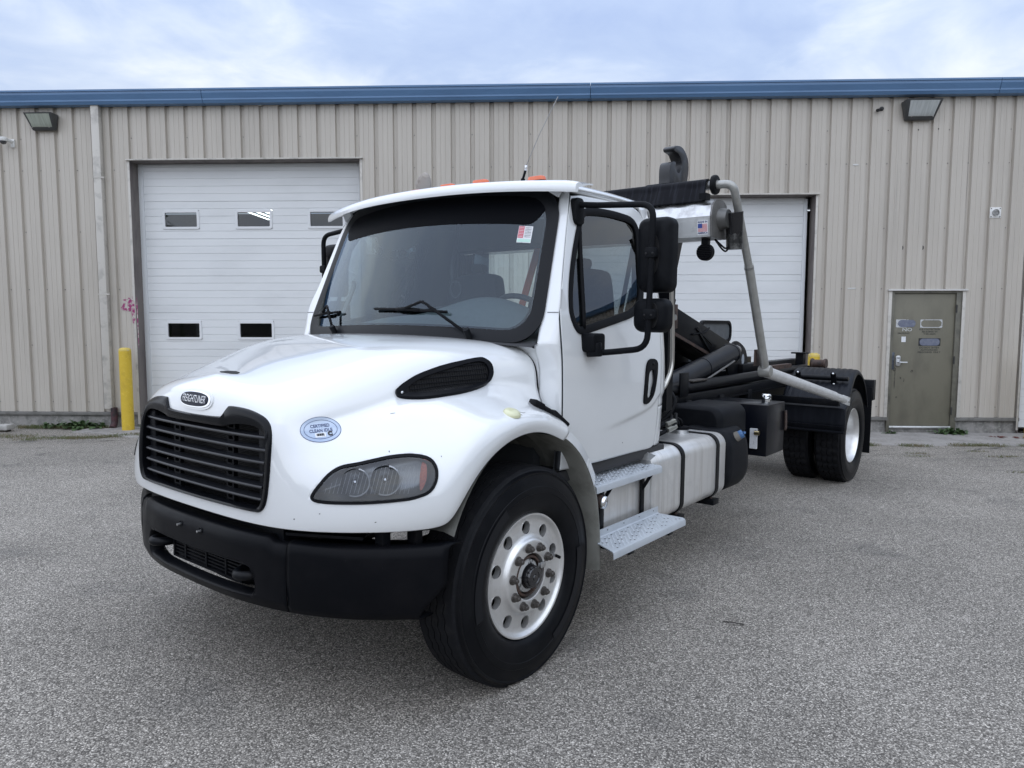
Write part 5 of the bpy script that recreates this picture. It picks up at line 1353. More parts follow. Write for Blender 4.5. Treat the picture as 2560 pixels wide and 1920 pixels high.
# steering wheel
sw = Vector((-.88, .46, 1.70)); sn = Vector((-.72, 0, .70)).normalized(); q = sn.to_track_quat('Z', 'Y').to_matrix()
ring = [sw + q @ Vector((.225 * math.cos(a), .225 * math.sin(a), 0)) for a in [2 * PI * i / 36 for i in range(37)]]
g = G(); g.tube(ring, .017, 10, False); g.obj('steering_rim', DARKIN, inn, True)
g = G(); g.cyl(sw - sn * .04, sw + sn * .03, .075, .06)
for a in (0, 2.2, 4.1): g.beam(sw, sw + q @ Vector((.215 * math.cos(a), .215 * math.sin(a), 0)), .04, .02)
g.obj('steering_hub', DARKIN, inn); g = G(); g.cyl(sw - sn * .04, sw - sn * .45, .03); g.obj('steering_column', DARKIN, inn)
SEATM = mat('seat_cloth', (0.035, 0.039, 0.046), .85, noise=(60, (0.05, 0.055, 0.062), .45, .65))
for y0 in (.46, -.46):
    g = G(); g.box(-1.40, -.90, y0 - .25, y0 + .25, 1.20, 1.36); g.obj('seat_cushion', SEATM, inn, bevel=.05, bseg=3)
    g = G(); P = smooth_loop([(-.25, 1.32), (-.26, 1.7), (-.215, 1.98), (-.16, 2.05), (0, 2.065), (.16, 2.05), (.215, 1.98), (.26, 1.7), (.25, 1.32)], 4)
    v, f = prism(P, lambda a, b, d_: (-1.40 + d_ - .12 * (b - 1.4), y0 + a, b), -.06, .06); g.add(v, f); g.obj('seat_back', SEATM, inn, bevel=.025)
    g = G(); P = rrect(.12, .07, .03); v, f = prism(P, lambda a, b, d_: (-1.475 + d_, y0 + a, 2.10 + b), -.03, .03); g.add(v, f)
    for s_ in (-.06, .06): g.cyl((-1.475, y0 + s_, 1.95), (-1.475, y0 + s_, 2.08), .008)
    g.obj('headrest', SEATM, inn, bevel=.0)
    g = G(); g.box(-1.36, -1.0, y0 - .2, y0 + .2, .93, 1.2); g.obj('seat_base', DARKIN, inn)
g = G(); g.beam((-1.30, .22, 2.2), (-.95, .20, 1.36), .055, .006, (1, 0, 0)); g.obj('orange_belt', mat('belt_orange', (0.45, 0.10, 0.03), .6), inn)
g = G(); g.box(-.85, -.62, -.10, .22, 1.60, 1.80); g.obj('control_box', DARKIN, inn, bevel=.02)
g = G(); g.tube([(-.55, -.93, 1.72), (-.50, -.85, 1.73), (-.60, -.84, 1.95), (-.66, -.92, 1.97)], .016, 10, True, .06); g.obj('grab_bar', mat('grab_grey', (0.22, 0.24, 0.26), .6), inn, True)
g = G(); g.tube([(-.55, .93, 1.72), (-.50, .85, 1.73), (-.60, .84, 1.95), (-.66, .92, 1.97)], .016, 10, True, .06); g.obj('grab_bar', MATS['grab_grey'], inn, True)
g = G(); ring = [Vector((-.72, .005 + .045 * math.cos(a), 1.905 + .05 * math.sin(a))) for a in [2 * PI * i / 20 for i in range(21)]]; g.tube(ring, .009, 8, False); g.tube([(-.72, -.02, 1.95), (-.75, -.06, 2.05), (-.80, -.07, 2.2), (-.82, -.05, 2.42)], .012, 8, True, .05); g.obj('microphone_cord', DARKIN, inn, True)
g = G(); P = smooth_loop([(-.20, .0), (-.15, -.07), (0, -.085), (.15, -.07), (.20, 0), (.15, .03), (-.15, .03)], 4)
v, f = prism(P, lambda a, b, d_: (-.66 + d_, -.46 + a, 2.26 + b), -.006, .006); g.add(v, f); g.obj('sun_flap', DARKIN, inn)
for s_ in (1, -1): g = G(); g.beam((-1.44, s_ * .90, 2.35), (-1.05, s_ * .96, 1.5), .045, .005, (0, 1, 0)); g.obj('seat_belt', DARKIN, inn)

# ---- exterior sun visor over the windscreen
def vis(u, k_):
    s_ = -1 + 2 * u; a = abs(s_); y = s_ * 1.030
    xf = -.345 - .185 * a ** 2.2; zb = 2.418 - .033 * a ** 2.5
    sec = [(0, 0), (.004, .020), (-.004, .052), (-.030, .070), (-.14, .094), (-.30, .118), (-.40, .122), (-.40, .11), (-.28, .098), (-.13, .066), (-.07, .036), (-.022, .006)]
    ox, oz = sec[k_ % len(sec)]
    e_ = sstep(.5, 1.0, a)
    if ox < -.05: ox *= lerp(1, .42, e_)
    oz *= lerp(.86, .90, e_) * (1 - .34 * e_ * (1 if ox < -.05 else 0))
    fade = 1 - .10 * sstep(.95, 1.0, a)
    return (xf + ox, y, zb + oz * (fade if oz > .02 else 1))
g = G(); nU = 60; K = 12
v = [vis(i / nU, k_) for i in range(nU + 1) for k_ in range(K)]
f = [(i * K + k_, i * K + (k_ + 1) % K, (i + 1) * K + (k_ + 1) % K, (i + 1) * K + k_) for i in range(nU) for k_ in range(K)] + [tuple(range(K)), tuple(range(nU * K, nU * K + K))[::-1]]
vz = empty('sun_visor', (0, 0, 0), None, None, None, truck)
mesh('visor_shell', v, f, WHITE, vz, True, 45)
for s_ in (-1, 1): g = G(); g.beam((-.575, s_ * .90, 2.40), (-.575, s_ * .84, 2.435), .05, .02, (1, 0, 0)); g.obj('visor_bracket', WHITE, vz)
# roof marker lamps, antenna, horn
for y in (-.70, -.32, -.048, .226, .649):
    m_ = empty('marker_lamp', (0, 0, 0), None, None, None, truck)
    g = G(); P = [(a, b) for a, b in rrect(.12, .055, .025, 5)]
    zr = 2.538 - .030 * (abs(y) / .65) ** 2; v, f = prism(P, lambda a, b, d_: (-.70 + b, y + a * (1 - d_ * 4), zr + d_), -.03, .026); g.add(v, f); g.obj('lens', AMBER, m_, bevel=.008)
    g = G(); v, f = prism([(a * 1.1, b * 1.15) for a, b in P], lambda a, b, d_: (-.70 + b, y + a, zr + d_), -.06, -.0); g.add(v, f); g.obj('base', BLACKP, m_)
an = empty('antenna', (0, 0, 0), None, None, None, truck)
g = G(); g.cyl((-.79, .472, 2.50), (-.79, .480, 2.555), .016, .012); g.tube([(-.79, .480, 2.555), (-.79, .497, 2.60)], .0075, 8); g.obj('antenna_base', BLACKP, an, True, 40)
g = G(); g.tube([(-.79, .497, 2.60), (-.79, .503, 2.63)], .008, 8); g.obj('antenna_ferrule', STEEL, an, True)
g = G(); g.tube([(-.79, .503, 2.63), (-.79, .60, 2.80), (-.79, .725, 2.985)], .0022, 6); g.obj('antenna_whip', mat('whip_grey', (0.30, 0.30, 0.30), .4, .5), an, True)
HORN = mat('weathered_horn', (0.33, 0.30, 0.27), .6, .2, noise=(12, (0.16, 0.13, 0.11), .5, .7))
v, f = lathe_geo([(0, .12), (.022, .11), (.045, .06), (.058, .0), (.052, -.02), (0, -.02)], 20, 'Y')
q = Matrix.Rotation(math.radians(-35), 3, 'Z') @ Matrix.Rotation(math.radians(28), 3, 'X')
mesh('roof_horn', [tuple(Vector((-1.0, -.57, 2.66)) + q @ Vector(p)) for p in v], f, HORN, truck, True, 40)
g = G(); g.cyl((-1.0, -.56, 2.50), (-1.0, -.56, 2.62), .02); g.obj('horn_bracket', BLACKP, truck)

# ---- mirrors
MIRP = mat('mirror_plastic', (0.0055, 0.0062, 0.008), .5, spec=.09, noise=(10, (0.010, 0.011, 0.013), .45, .75), bump=(700, .08, .001))
def mirror(sg, X, ya, zt, zb):
    m_ = empty('mirror', (0, 0, 0), None, None, None, truck)
    u = sidep(-.655, 2.325, .0); l = sidep(-.60, 1.59, .0); F = lambda x, y, z: (x, y * sg, z)
    g = G(); v, f = prism(rrect(.085, .145, .03, 5), lambda a, b, d_: F(u.x - .0 + a, u.y - .012 * b * 2 + d_ - (0), u.z - .02 + b), -.012, .032); g.add(v, f); g.obj('upper_bracket', MIRP, m_, bevel=.006)
    g = G(); v, f = prism(rrect(.12, .10, .02, 4), lambda a, b, d_: F(l.x - .01 + a, l.y + d_, l.z + .01 + b), -.02, .075); g.add(v, f); g.obj('lower_bracket', MIRP, m_, bevel=.012)
    g = G(); g.tube([F(-.60, l.y + .045, 1.60), F(-.60, l.y + .05, 1.525)], .042, 14); g.obj('bracket_knuckle', MIRP, m_, bevel=.008)
    g = G(); g.tube([F(u.x, u.y + .02, zt + .03), F(X, u.y + .10, zt + .025), F(X, ya, zt), F(X, ya - .018, zb), F(X + .01, l.y + .10, zb - .025), F(-.60, l.y + .05, zb - .03)], .0165, 12, True, .075); g.obj('mirror_arm', MIRP, m_, True, 40)
    def shell(nm, y0, y1, z0, z1, r_):
        cy, cz = (y0 + y1) / 2, (z0 + z1) / 2; P = rrect(y1 - y0, z1 - z0, r_, 6); n = len(P); v = []; f = []
        rings = [(1.0, -.005), (1.0, .045), (.965, .068), (.86, .088), (.55, .10), (.0, .102)]
        for k_, dx in rings:
            for a, b in P: v.append(F(X - .130 + dx, cy + a * k_, cz + b * k_))
        for r2 in range(len(rings) - 1):
            for i in range(n): f.append((r2 * n + i, r2 * n + (i + 1) % n, (r2 + 1) * n + (i + 1) % n, (r2 + 1) * n + i))
        # tilt the head a little back about its arm
        o = mesh(nm, v, f, MIRP, m_, True, 50)
        v, f = prism([(a * .93, b * .95) for a, b in P], lambda a, b, d_: F(X - .137 + d_, cy + a, cz + b), 0, .004); G().add(v, f).obj('mirror_glass', mat('mirror_silver', (0.8, 0.82, 0.84), .02, 1.0), m_)
        # dark oval recess where the arm is clamped
        pe = ell(.032, min(.10, (z1 - z0) * .36), 24, 2.0); v, f = prism(pe, lambda a, b, d_: F(X - .026 + d_, ya - .008 + a, cz + b), -.02, .0); G().add(v, f).obj('arm_recess', mat('recess_black', (0.006, 0.006, 0.007), .6), m_)
        v, f = prism(rrect(.062, .055, .014, 4), lambda a, b, d_: F(X - .024 + d_, ya - .008 + a, cz + b + (0.005)), 0, .045); G().add(v, f).obj('arm_clamp', MIRP, m_, bevel=.006)
        for s_ in (-1, 1): v, f = lathe_geo([(0, .004), (.0055, .003), (.0065, 0)], 10, 'X'); mesh('clamp_screw', [F(p[0] + X + .021, p[1] + ya - .008 + s_ * .019, p[2] + cz) for p in v], f, CAVITY, m_, True)
    zc1, zc2 = zt - .25, zt - .565
    dy = ya - 1.405
    shell('mirror_head', 1.285 + dy, 1.480 + dy, zt - .445, zt - .055, .045)
    shell('convex_mirror_head', 1.268 + dy, 1.462 + dy, zt - .655, zt - .475, .05)
mirror(1, -.70, 1.395, 2.312, 1.575)
mirror(-1, -.70, 1.315, 2.325, 1.575)

# ---- wipers lying on the glass
def wiper(bl0, bl1, piv, elbow, nm='wiper'):
    w_ = empty(nm, (0, 0, 0), None, None, None, truck)
    W = lambda s_, t_, o: wsP(s_, t_, o)
    a, b = W(*bl0, .022), W(*bl1, .022); g = G()
    pts = [W(lerp(bl0[0], bl1[0], i / 8), lerp(bl0[1], bl1[1], i / 8), .020) for i in range(9)]
    g.tube(pts, .008, 8); g.obj('blade', RUBBER, w_, True)
    g = G(); mid = (lerp(bl0[0], bl1[0], .5), lerp(bl0[1], bl1[1], .5)); pts = [W(lerp(bl0[0], bl1[0], .34 + .32 * i / 6), lerp(bl0[1], bl1[1], .34 + .32 * i / 6), .034 - .012 * abs(i / 3 - 1)) for i in range(7)]
    g.tube(pts, .011, 8); g.obj('blade_carrier', RUBBER, w_, True)
    g = G(); g.tube([W(*mid, .045), W(elbow[0], elbow[1], .055), W(*piv, .03)], .0085, 8, True, .02); g.obj('wiper_arm', RUBBER, w_, True)
    p = W(*piv, .02); g = G(); g.cyl(p - Vector((.01, 0, .02)), p + Vector((.02, 0, .03)), .018); g.obj('wiper_pivot', RUBBER, w_, True, 40)
wiper((-.175, .165), (.425, .148), (.60, .01), (.255, .20))
wiper((-.93, .150), (-.56, .155), (-.55, .012), (-.70, .200))

# ---- steps
STEP = mat('step_paint', (0.50, 0.535, 0.57), .35, .2, noise=(7, (0.44, 0.475, 0.51), .45, .7))
HOLE = mat('step_hole', (0.02, 0.02, 0.022), .7)
def step(x0, x1, yi, yo, z, fl, slant=0, nm='step'):
    s_ = empty(nm, (0, 0, 0), None, None, None, truck)
    pr = [(yi, z + fl), (yi + .004, z + fl), (yi + .006, z + .006), (yi + .012, z), (yo - .014, z), (yo - .004, z - .004), (yo, z - .014), (yo, z - .040), (yo - .004, z - .040), (yo - .006, z - .014), (yo - .014, z - .006), (yi, z - .006)]
    n = len(pr); g = G(); v = []
    for x, c_ in ((x0, 2), (x1 + .015, 0), (x1, 1)):
        for y, zz in pr: v.append((x - (slant * (yo - y) / (yo - yi) if c_ == 2 else 0), y - (.012 if c_ == 1 and y > yo - .02 else 0), zz))
    g.add(v, [(a * n + i, (a + 1) * n + i, (a + 1) * n + (i + 1) % n, a * n + (i + 1) % n) for a in range(2) for i in range(n)] + [tuple(range(n)), tuple(range(2 * n, 3 * n))[::-1]])
    o = g.obj('step_tread', STEP, s_, True, 35)
    gh_ = G(); gb = G(); k = 0; x = x0 - .03 - slant * .5
    while x > x1 + .03:
        m_ = 5 if k % 2 else 6
        for j in range(m_):
            y = lerp(yi + .025, yo - .028, (j + (.5 if k % 2 else 0)) / 5)
            if y > yo - .02: continue
            if (k * 7 + j * 3) % 5 == 0:
                vv, ff = lathe_geo([(.0055, .0006), (0, .0006)], 8, 'Z'); gh_.add([(x + p[0], y + p[1], z + p[2]) for p in vv], ff)
            else:
                vv, ff = lathe_geo([(.0062, 0), (.0045, .0025), (0, .003)], 8, 'Z'); gb.add([(x + p[0], y + p[1], z + p[2]) for p in vv], ff)
        x -= .0185; k += 1
    tag(gh_.obj('drain_holes', HOLE, s_), None, None, None, 'stuff'); tag(gb.obj('grip_dimples', STEP, s_, True), None, None, None, 'stuff')
    for i in range(5):
        xx = lerp(x0 - .08, x1 + .06, i / 4); v, f = lathe_geo([(0, .002), (.004, .0015), (.0045, 0)], 8); mesh('step_bolt', [(xx + p[0], yi + .004 + p[1], z + fl * .6 + p[2]) for p in v], f, CAVITY, s_)
    return s_
step(-.575, -1.345, .965, 1.168, .834, .045, .03)
step(-.505, -1.372, 1.120, 1.320, .524, .042, .11)
for x in (-.735, -1.205):
    g = G(); g.box(x - .022, x + .022, 1.094, 1.106, .47, .835); g.obj('step_upright', BLACKM, truck, bevel=.003)
    g = G(); g.beam((x, 1.10, .70), (x, 1.16, .80), .02, .006, (1, 0, 0)); g.obj('step_gusset', BLACKM, truck)
    g = G(); g.box(x - .03, x + .03, .80, 1.30, .455, .482); g.obj('step_outrigger', BLACKM, truck, bevel=.004)
g = G(); g.cyl((-.64, 1.10, .742), (-.655, 1.155, .735), .036, .036, 18); g.obj('step_lamp_body', RUSTB, truck, True, 40)
g = G(); g.cyl((-.655, 1.155, .735), (-.660, 1.178, .732), .040, .034, 20); g.obj('step_lamp_cap', CHROME, truck, bevel=.006)
# ---- fuel tank
ft = empty('fuel_tank', (0, 0, 0), None, None, None, truck)
TANK = mat('tank_aluminium', (0.76, 0.755, 0.74), .34, .62, noise=((26, 6, 1.2), (0.62, 0.605, 0.58), .46, .68), noise2=(5, (0.60, 0.60, 0.59), .5, .75), rvar=.12)
TX0 = -1.335
tp_ = [(.84 + a, .665 + b) for a, b in rrect(.515, .465, .085, 9)]
n = len(tp_); v = []; f = []
for x, k_ in ((-2.505, .90), (-2.500, .985), (-2.488, 1.0), (TX0 - .012, 1.0), (TX0 - .004, .985), (TX0, .9)):
    for y, z in tp_: v.append((x, .84 + (y - .84) * k_, .665 + (z - .665) * k_))
for a in range(5):
    for i in range(n): f.append((a * n + i, a * n + (i + 1) % n, (a + 1) * n + (i + 1) % n, (a + 1) * n + i))
f += [tuple(range(n)), tuple(range(5 * n, 6 * n))[::-1]]
mesh('tank_shell', v, f, TANK, ft, True, 40)
for x in (-1.765, -2.345):
    so_ = [(.84 + (y - .84) * 1.0 + (.006 if True else 0) * (1 if y > .84 else -1), .665 + (z - .665) * 1.018) for y, z in tp_]
    v, f = ringprism([(.84 + (y - .84) * 1.026, .665 + (z - .665) * 1.028) for y, z in tp_], tp_, lambda a, b, d_: (x + d_, a, b), -.024, .024)
    G().add(v, f).obj('tank_strap', BLACKM, ft, True, 40)
    g = G(); g.box(x - .05, x + .05, .70, 1.10, .385, .425); g.obj('tank_bracket', BLACKM, ft, bevel=.004)
    g = G(); g.tube([(x, 1.05, .45), (x - .005, 1.065, .40), (x, 1.03, .385)], .012, 8); g.obj('strap_bolt', RUSTB, ft, True)
g = G(); g.cyl((-2.28, .83, .89), (-2.28, .83, .925), .062, .062, 24); g.obj('sender_ring', STEEL, ft, True, 40); g = G(); g.cyl((-2.28, .83, .925), (-2.28, .83, .945), .066, .066, 24); g.obj('sender_plate', BLACKP, ft, True, 40)
for dx in (-.02, .03): g = G(); g.tube([(-2.28 + dx, .83, .945), (-2.28 + dx, .83, .99), (-2.24 + dx, .72, 1.03), (-2.10 + dx, .55, 1.02)], .010, 8, True, .04); g.obj('fuel_hose', RUBBER, ft, True)
# flat-faced aluminium box behind the steps
g = G(); g.box(-1.345, -.655, .62, 1.088, .455, .815); g.obj('step_box', TANK, truck, bevel=.02)
# crushed metal tag by the rear of the upper step
g = G(); g.add([(-1.30, 1.01, .86), (-1.40, 1.03, .855), (-1.42, 1.075, .875), (-1.34, 1.06, .905), (-1.31, 1.09, .858)], [(0, 1, 3), (1, 2, 3), (0, 3, 4), (3, 2, 4)]); g.obj('bent_bracket', GREYM, truck)

# ---- exhaust-fluid tank, air tank cover, hydraulic tank
PLB = mat('moulded_black', (0.0065, 0.0075, 0.010), .55, spec=.12, noise=(8, (0.011, 0.012, 0.0145), .45, .75), bump=(260, .06, .002))
df = empty('fluid_tank', (0, 0, 0), None, None, None, truck)
P = smooth_loop([(.72, .44), (.98, .43), (1.07, .46), (1.115, .56), (1.115, .72), (1.09, .83), (1.02, .905), (.90, .912), (.74, .90), (.70, .7)], 5)
n = len(P); v = []; f = []; cy = .91; cz = .67
for x, k_ in ((-2.955, .55), (-2.95, .86), (-2.92, .97), (-2.86, 1.0), (-2.60, 1.0), (-2.55, .97), (-2.53, .88), (-2.527, .55)):
    for y, z in P: v.append((x, cy + (y - cy) * k_, cz + (z - cz) * k_))
for a in range(7):
    for i in range(n): f.append((a * n + i, a * n + (i + 1) % n, (a + 1) * n + (i + 1) % n, (a + 1) * n + i))
f += [tuple(range(n)), tuple(range(7 * n, 8 * n))[::-1]]
mesh('tank_body', v, f, PLB, df, True, 50)
nk = Vector((-.35, .78, .52)).normalized(); c = Vector((-2.735, 1.075, .835))
g = G(); g.cyl(c - nk * .03, c + nk * .035, .042, .036, 20); g.obj('filler_neck', mat('neck_tan', (0.20, 0.185, 0.16), .6), df, True, 40)
g = G(); g.cyl(c + nk * .033, c + nk * .065, .034, .032, 20); 
g.beam(c + nk * .065 - Vector((.025, .01, 0)), c + nk * .08 + Vector((.025, .01, 0)), .015, .02); g.obj('blue_cap', mat('cap_blue', (0.07, 0.17, 0.36), .4), df, bevel=.003)
g = G(); g.box(-2.46, -2.30, .40, .60, .5, .52)
bx = empty('battery_box', (0, 0, 0), None, None, None, truck)
P = [(.78 + a, .86 + b) for a, b in rrect(.46, .42, .10, 7)]; n = len(P); v = []; f = []
for x, k_ in ((-3.16, .80), (-3.14, .95), (-3.10, 1.0), (-2.66, 1.0), (-2.62, .96), (-2.605, .84)):
    for y, z in P: v.append((x, .78 + (y - .78) * k_, .86 + (z - .86) * k_))
for a in range(5):
    for i in range(n): f.append((a * n + i, a * n + (i + 1) % n, (a + 1) * n + (i + 1) % n, (a + 1) * n + i))
f += [tuple(range(n)), tuple(range(5 * n, 6 * n))[::-1]]
mesh('box_cover', v, f, PLB, bx, True, 50)
ht = empty('hydraulic_tank', (0, 0, 0), None, None, None, truck)
HTB = mat('tank_navy_black', (0.004, 0.005, 0.009), .28, spec=.2, noise=(6, (0.009, 0.009, 0.010), .5, .75), noise2=(9, (0.055, 0.038, 0.028), .66, .78))
g = G(); g.box(-3.80, -3.36, .56, 1.10, .595, 1.030); g.obj('tank_body', HTB, ht, bevel=.008)
v, f = lathe_geo([(0, .075), (.035, .074), (.042, .066), (.043, .03), (.036, .028), (.036, 0)], 24, 'Z'); mesh('breather_cap', [(p[0] - 3.60, p[1] + 1.0, p[2] + 1.03) for p in v], f, CHROME, ht, True, 40)
g = G(); g.cyl((-3.30, 1.02, .80), (-3.30, 1.06, .80), .02); g.obj('brass_fitting', mat('brass', (0.36, 0.30, 0.17), .3, 1.0), ht, True, 40)
g = G(); g.box(-3.345, -3.325, .97, 1.03, .66, .83); g.obj('white_sticker', STP, ht)
g = G(); g.tube([(-3.79, 1.112, .95), (-3.81, 1.112, .80), (-3.79, 1.112, .78)], .012, 8); g.obj('sight_tube', RUSTB, ht, True)

# ---- chassis
ch = empty('chassis', (0, 0, 0), None, None, None, truck)
for s_ in (-1, 1):
    g = G(); g.box(-6.95, .90, s_ * .39, s_ * .47, .76, 1.02); g.obj('frame_rail', BLACKM, ch, bevel=.01)
    # hooklift sub-frame: rounded top rail with lower flange
    g = G(); g.tube([(-1.85, s_ * .50, 1.155), (-6.30, s_ * .50, 1.185)], .052, 14); g.obj('subframe_tube', BLACKM, ch, True, 40)
    g = G(); g.box(-6.4, -1.9, s_ * .42, s_ * .55, 1.03, 1.115); g.obj('subframe_rail', BLACKM, ch, bevel=.008)
    g = G(); g.box(-6.3, -2.0, s_ * .553, s_ * .562, 1.02, 1.035); g.obj('subframe_lip', BLACKM, ch)
    for x in (-2.3, -3.0, -3.7, -4.4): g = G(); g.box(x - .05, x + .05, s_ * .473, s_ * .565, .86, 1.06); g.obj('body_mount', BLACKM, ch, bevel=.004)
    for x, ll in ((-2.55, .30), (-3.25, .32)): g = G(); g.box(x - ll / 2, x + ll / 2, s_ * .46, s_ * .55, 1.208, 1.222); g.obj('wear_pad', mat('worn_pad', (0.055, 0.05, 0.045), .6, .4, noise=(14, (0.10, 0.09, 0.08), .45, .7)), ch, bevel=.003)
    g = G(); g.box(-2.98, -2.82, s_ * .55, s_ * .565, 1.10, 1.30); g.obj('guide_plate', BLACKM, ch, bevel=.004)
for x in (.4, -.4, -1.6, -2.9, -4.3, -5.2, -6.4, -6.9): g = G(); g.box(x - .06, x + .06, -.39, .39, .80, .98); g.obj('crossmember', BLACKM, ch)
g = G(); g.box(-.35, .75, -.30, .30, .55, 1.25); g.obj('engine_block', CAVITY, ch, bevel=.05)
g = G(); g.box(-1.5, -.4, -.22, .22, .60, .95); g.obj('gearbox', CAVITY, ch, bevel=.05)
g = G(); g.tube([(-1.5, 0, .72), (-5.7, 0, .58)], .055, 14); g.obj('drive_shaft', BLACKM, ch, True, 40)
g = G(); g.tube([(0, -.95, .46), (0, -.6, .40), (0, .6, .40), (0, .95, .46)], .055, 12, True, .2); g.obj('front_axle', BLACKM, ch, True)
g = G(); g.tube([(-5.83, -.9, .5), (-5.83, .9, .5)], .085, 16); v, f = lathe_geo([(.0, -.18), (.12, -.16), (.20, -.06), (.21, .05), (.15, .15), (0, .18)], 24, 'X'); g.add([(p[0] - 5.83, p[1], p[2] + .5) for p in v], f); g.obj('rear_axle', BLACKM, ch, True, 40)
for s_ in (-1, 1):
    g = G(); g.tube([(.65, s_ * .43, .72), (.3, s_ * .43, .55), (0, s_ * .43, .50), (-.35, s_ * .43, .56), (-.75, s_ * .43, .74)], .04, 8, True, .2); g.obj('front_spring', BLACKM, ch, True)
    g = G(); g.tube([(-5.1, s_ * .45, .74), (-5.5, s_ * .45, .62), (-5.83, s_ * .45, .60), (-6.15, s_ * .45, .63), (-6.55, s_ * .45, .76)], .045, 8, True, .2); g.obj('rear_spring', BLACKM, ch, True)
    g = G(); g.cyl((-4.4, s_ * .25, .62), (-3.5, s_ * .25, .62), .12, .12, 20); g.obj('air_reservoir', BLACKM, ch, True, 40)
# valve cluster and hoses behind the cab
vc = empty('valve_cluster', (0, 0, 0), None, None, None, truck)
VAL = mat('valve_black', (0.020, 0.020, 0.021), .5, .3, noise=(18, (0.055, 0.045, 0.036), .55, .72))
g = G(); g.box(-2.20, -1.98, .62, .80, .985, 1.14); g.obj('valve_block', VAL, vc, bevel=.01)
for i, (x, y, h) in enumerate(((-2.02, .70, .12), (-2.08, .76, .16), (-2.15, .68, .10), (-2.19, .76, .13), (-1.95, .66, .08))):
    g = G(); g.cyl((x, y, 1.12), (x, y, 1.14 + h), .022, .018, 10); g.cyl((x, y, 1.14 + h * .4), (x, y, 1.14 + h * .55), .03, .03, 8); g.obj('valve_spool', VAL, vc, True, 30)
for i, pts in enumerate(([(-2.08, .80, 1.28), (-2.05, .86, 1.20), (-1.98, .84, 1.08), (-1.80, .70, 1.02), (-1.68, .6, 1.06)], [(-2.15, .80, 1.22), (-2.10, .88, 1.15), (-2.0, .86, 1.03), (-1.78, .74, .98), (-1.66, .66, 1.0)], [(-2.20, .78, 1.06), (-1.95, .92, 1.03), (-1.80, .90, 1.00), (-1.65, .82, .94)], [(-2.22, .82, 1.04), (-1.95, .95, .995), (-1.82, .93, .965), (-1.66, .85, .90)], [(-2.30, .60, 1.10), (-2.5, .58, 1.06), (-2.9, .585, 1.04)], [(-1.75, .62, 1.20), (-1.9, .60, 1.12), (-2.2, .58, 1.09), (-2.6, .575, 1.075)])):
    g = G(); g.tube(pts, .0145, 8, True, .08); g.obj('hydraulic_hose', RUBBER, vc, True)
for p in ((-1.92, .925, 1.02), (-1.90, .945, .985)): g = G(); g.cyl((p[0] - .06, p[1], p[2] + .003), (p[0] + .06, p[1] - .004, p[2] - .012), .019, .019, 6); g.obj('hose_ferrule', mat('ferrule_zinc', (0.40, 0.40, 0.36), .35, .9), vc)
g = G(); g.tube([(-1.80, .50, 1.32), (-2.1, .56, 1.30), (-2.4, .57, 1.16), (-2.45, .57, 1.0)], .018, 8, True, .12); g.obj('air_hose', RUBBER, vc, True)

# ---- hooklift
hk = empty('hooklift', (0, 0, 0), None, None, None, truck)
P1 = Vector((-5.00, 0, 1.335)); P2 = Vector((-3.45, 0, 1.745))
g = G(); g.beam(P1, P2 + Vector((.02, 0, .006)), .30, .275); g.obj('boom', BLACKM, hk, bevel=.012)
for s_ in (-1, 1):
    g = G(); g.beam(P1 + Vector((.1, s_ * .155, -.09)), P2 + Vector((.0, s_ * .155, -.115)), .012, .03); g.obj('boom_flange', RUSTB, hk)
g = G(); g.beam(Vector((-3.28, 0, 1.66)), Vector((-3.75, 0, 2.90)), .24, .26, (1, 0, 0)); g.obj('jib', BLACKM, hk, bevel=.012)
g = G(); g.beam(Vector((-3.22, 0, 1.56)), Vector((-3.38, 0, 1.98)), .34, .30, (1, 0, 0)); g.obj('jib_knuckle', BLACKM, hk, bevel=.012)
for s_ in (-1, 1): g = G(); g.box(-3.52, -3.38, s_ * .172, s_ * .187, 1.66, 1.88); g.obj('knuckle_plate', RUSTB, hk, bevel=.004); g = G(); g.cyl((-3.45, s_ * .187, 1.76), (-3.45, s_ * .20, 1.76), .028, .028, 12); g.obj('knuckle_pin', GREYM, hk, True, 40)
# hook: J-shaped plate
HKP = smooth_loop([(-3.609, 3.323), (-3.657, 3.35), (-3.774, 3.361), (-3.863, 3.322), (-3.921, 3.258), (-3.935, 3.174), (-3.916, 3.077), (-3.903, 3.0), (-3.725, 2.959), (-3.551, 2.948), (-3.539, 3.019), (-3.54, 3.127), (-3.569, 3.182), (-3.65, 3.203), (-3.669, 3.167), (-3.689, 3.122), (-3.732, 3.111), (-3.772, 3.147), (-3.785, 3.205), (-3.756, 3.255), (-3.703, 3.289), (-3.627, 3.297)], 3)
v, f = prism(HKP, lambda a, b, d_: (a, d_, b), -.055, .055); G().add(v, f).obj('hook', mat('hook_black', (0.02, 0.021, 0.024), .42, noise=(12, (0.10, 0.095, 0.09), .58, .7)), hk, bevel=.012)
g = G(); g.box(-4.02, -3.46, -.16, .16, 2.84, 2.985); g.obj('hook_base', BLACKM, hk, bevel=.02)
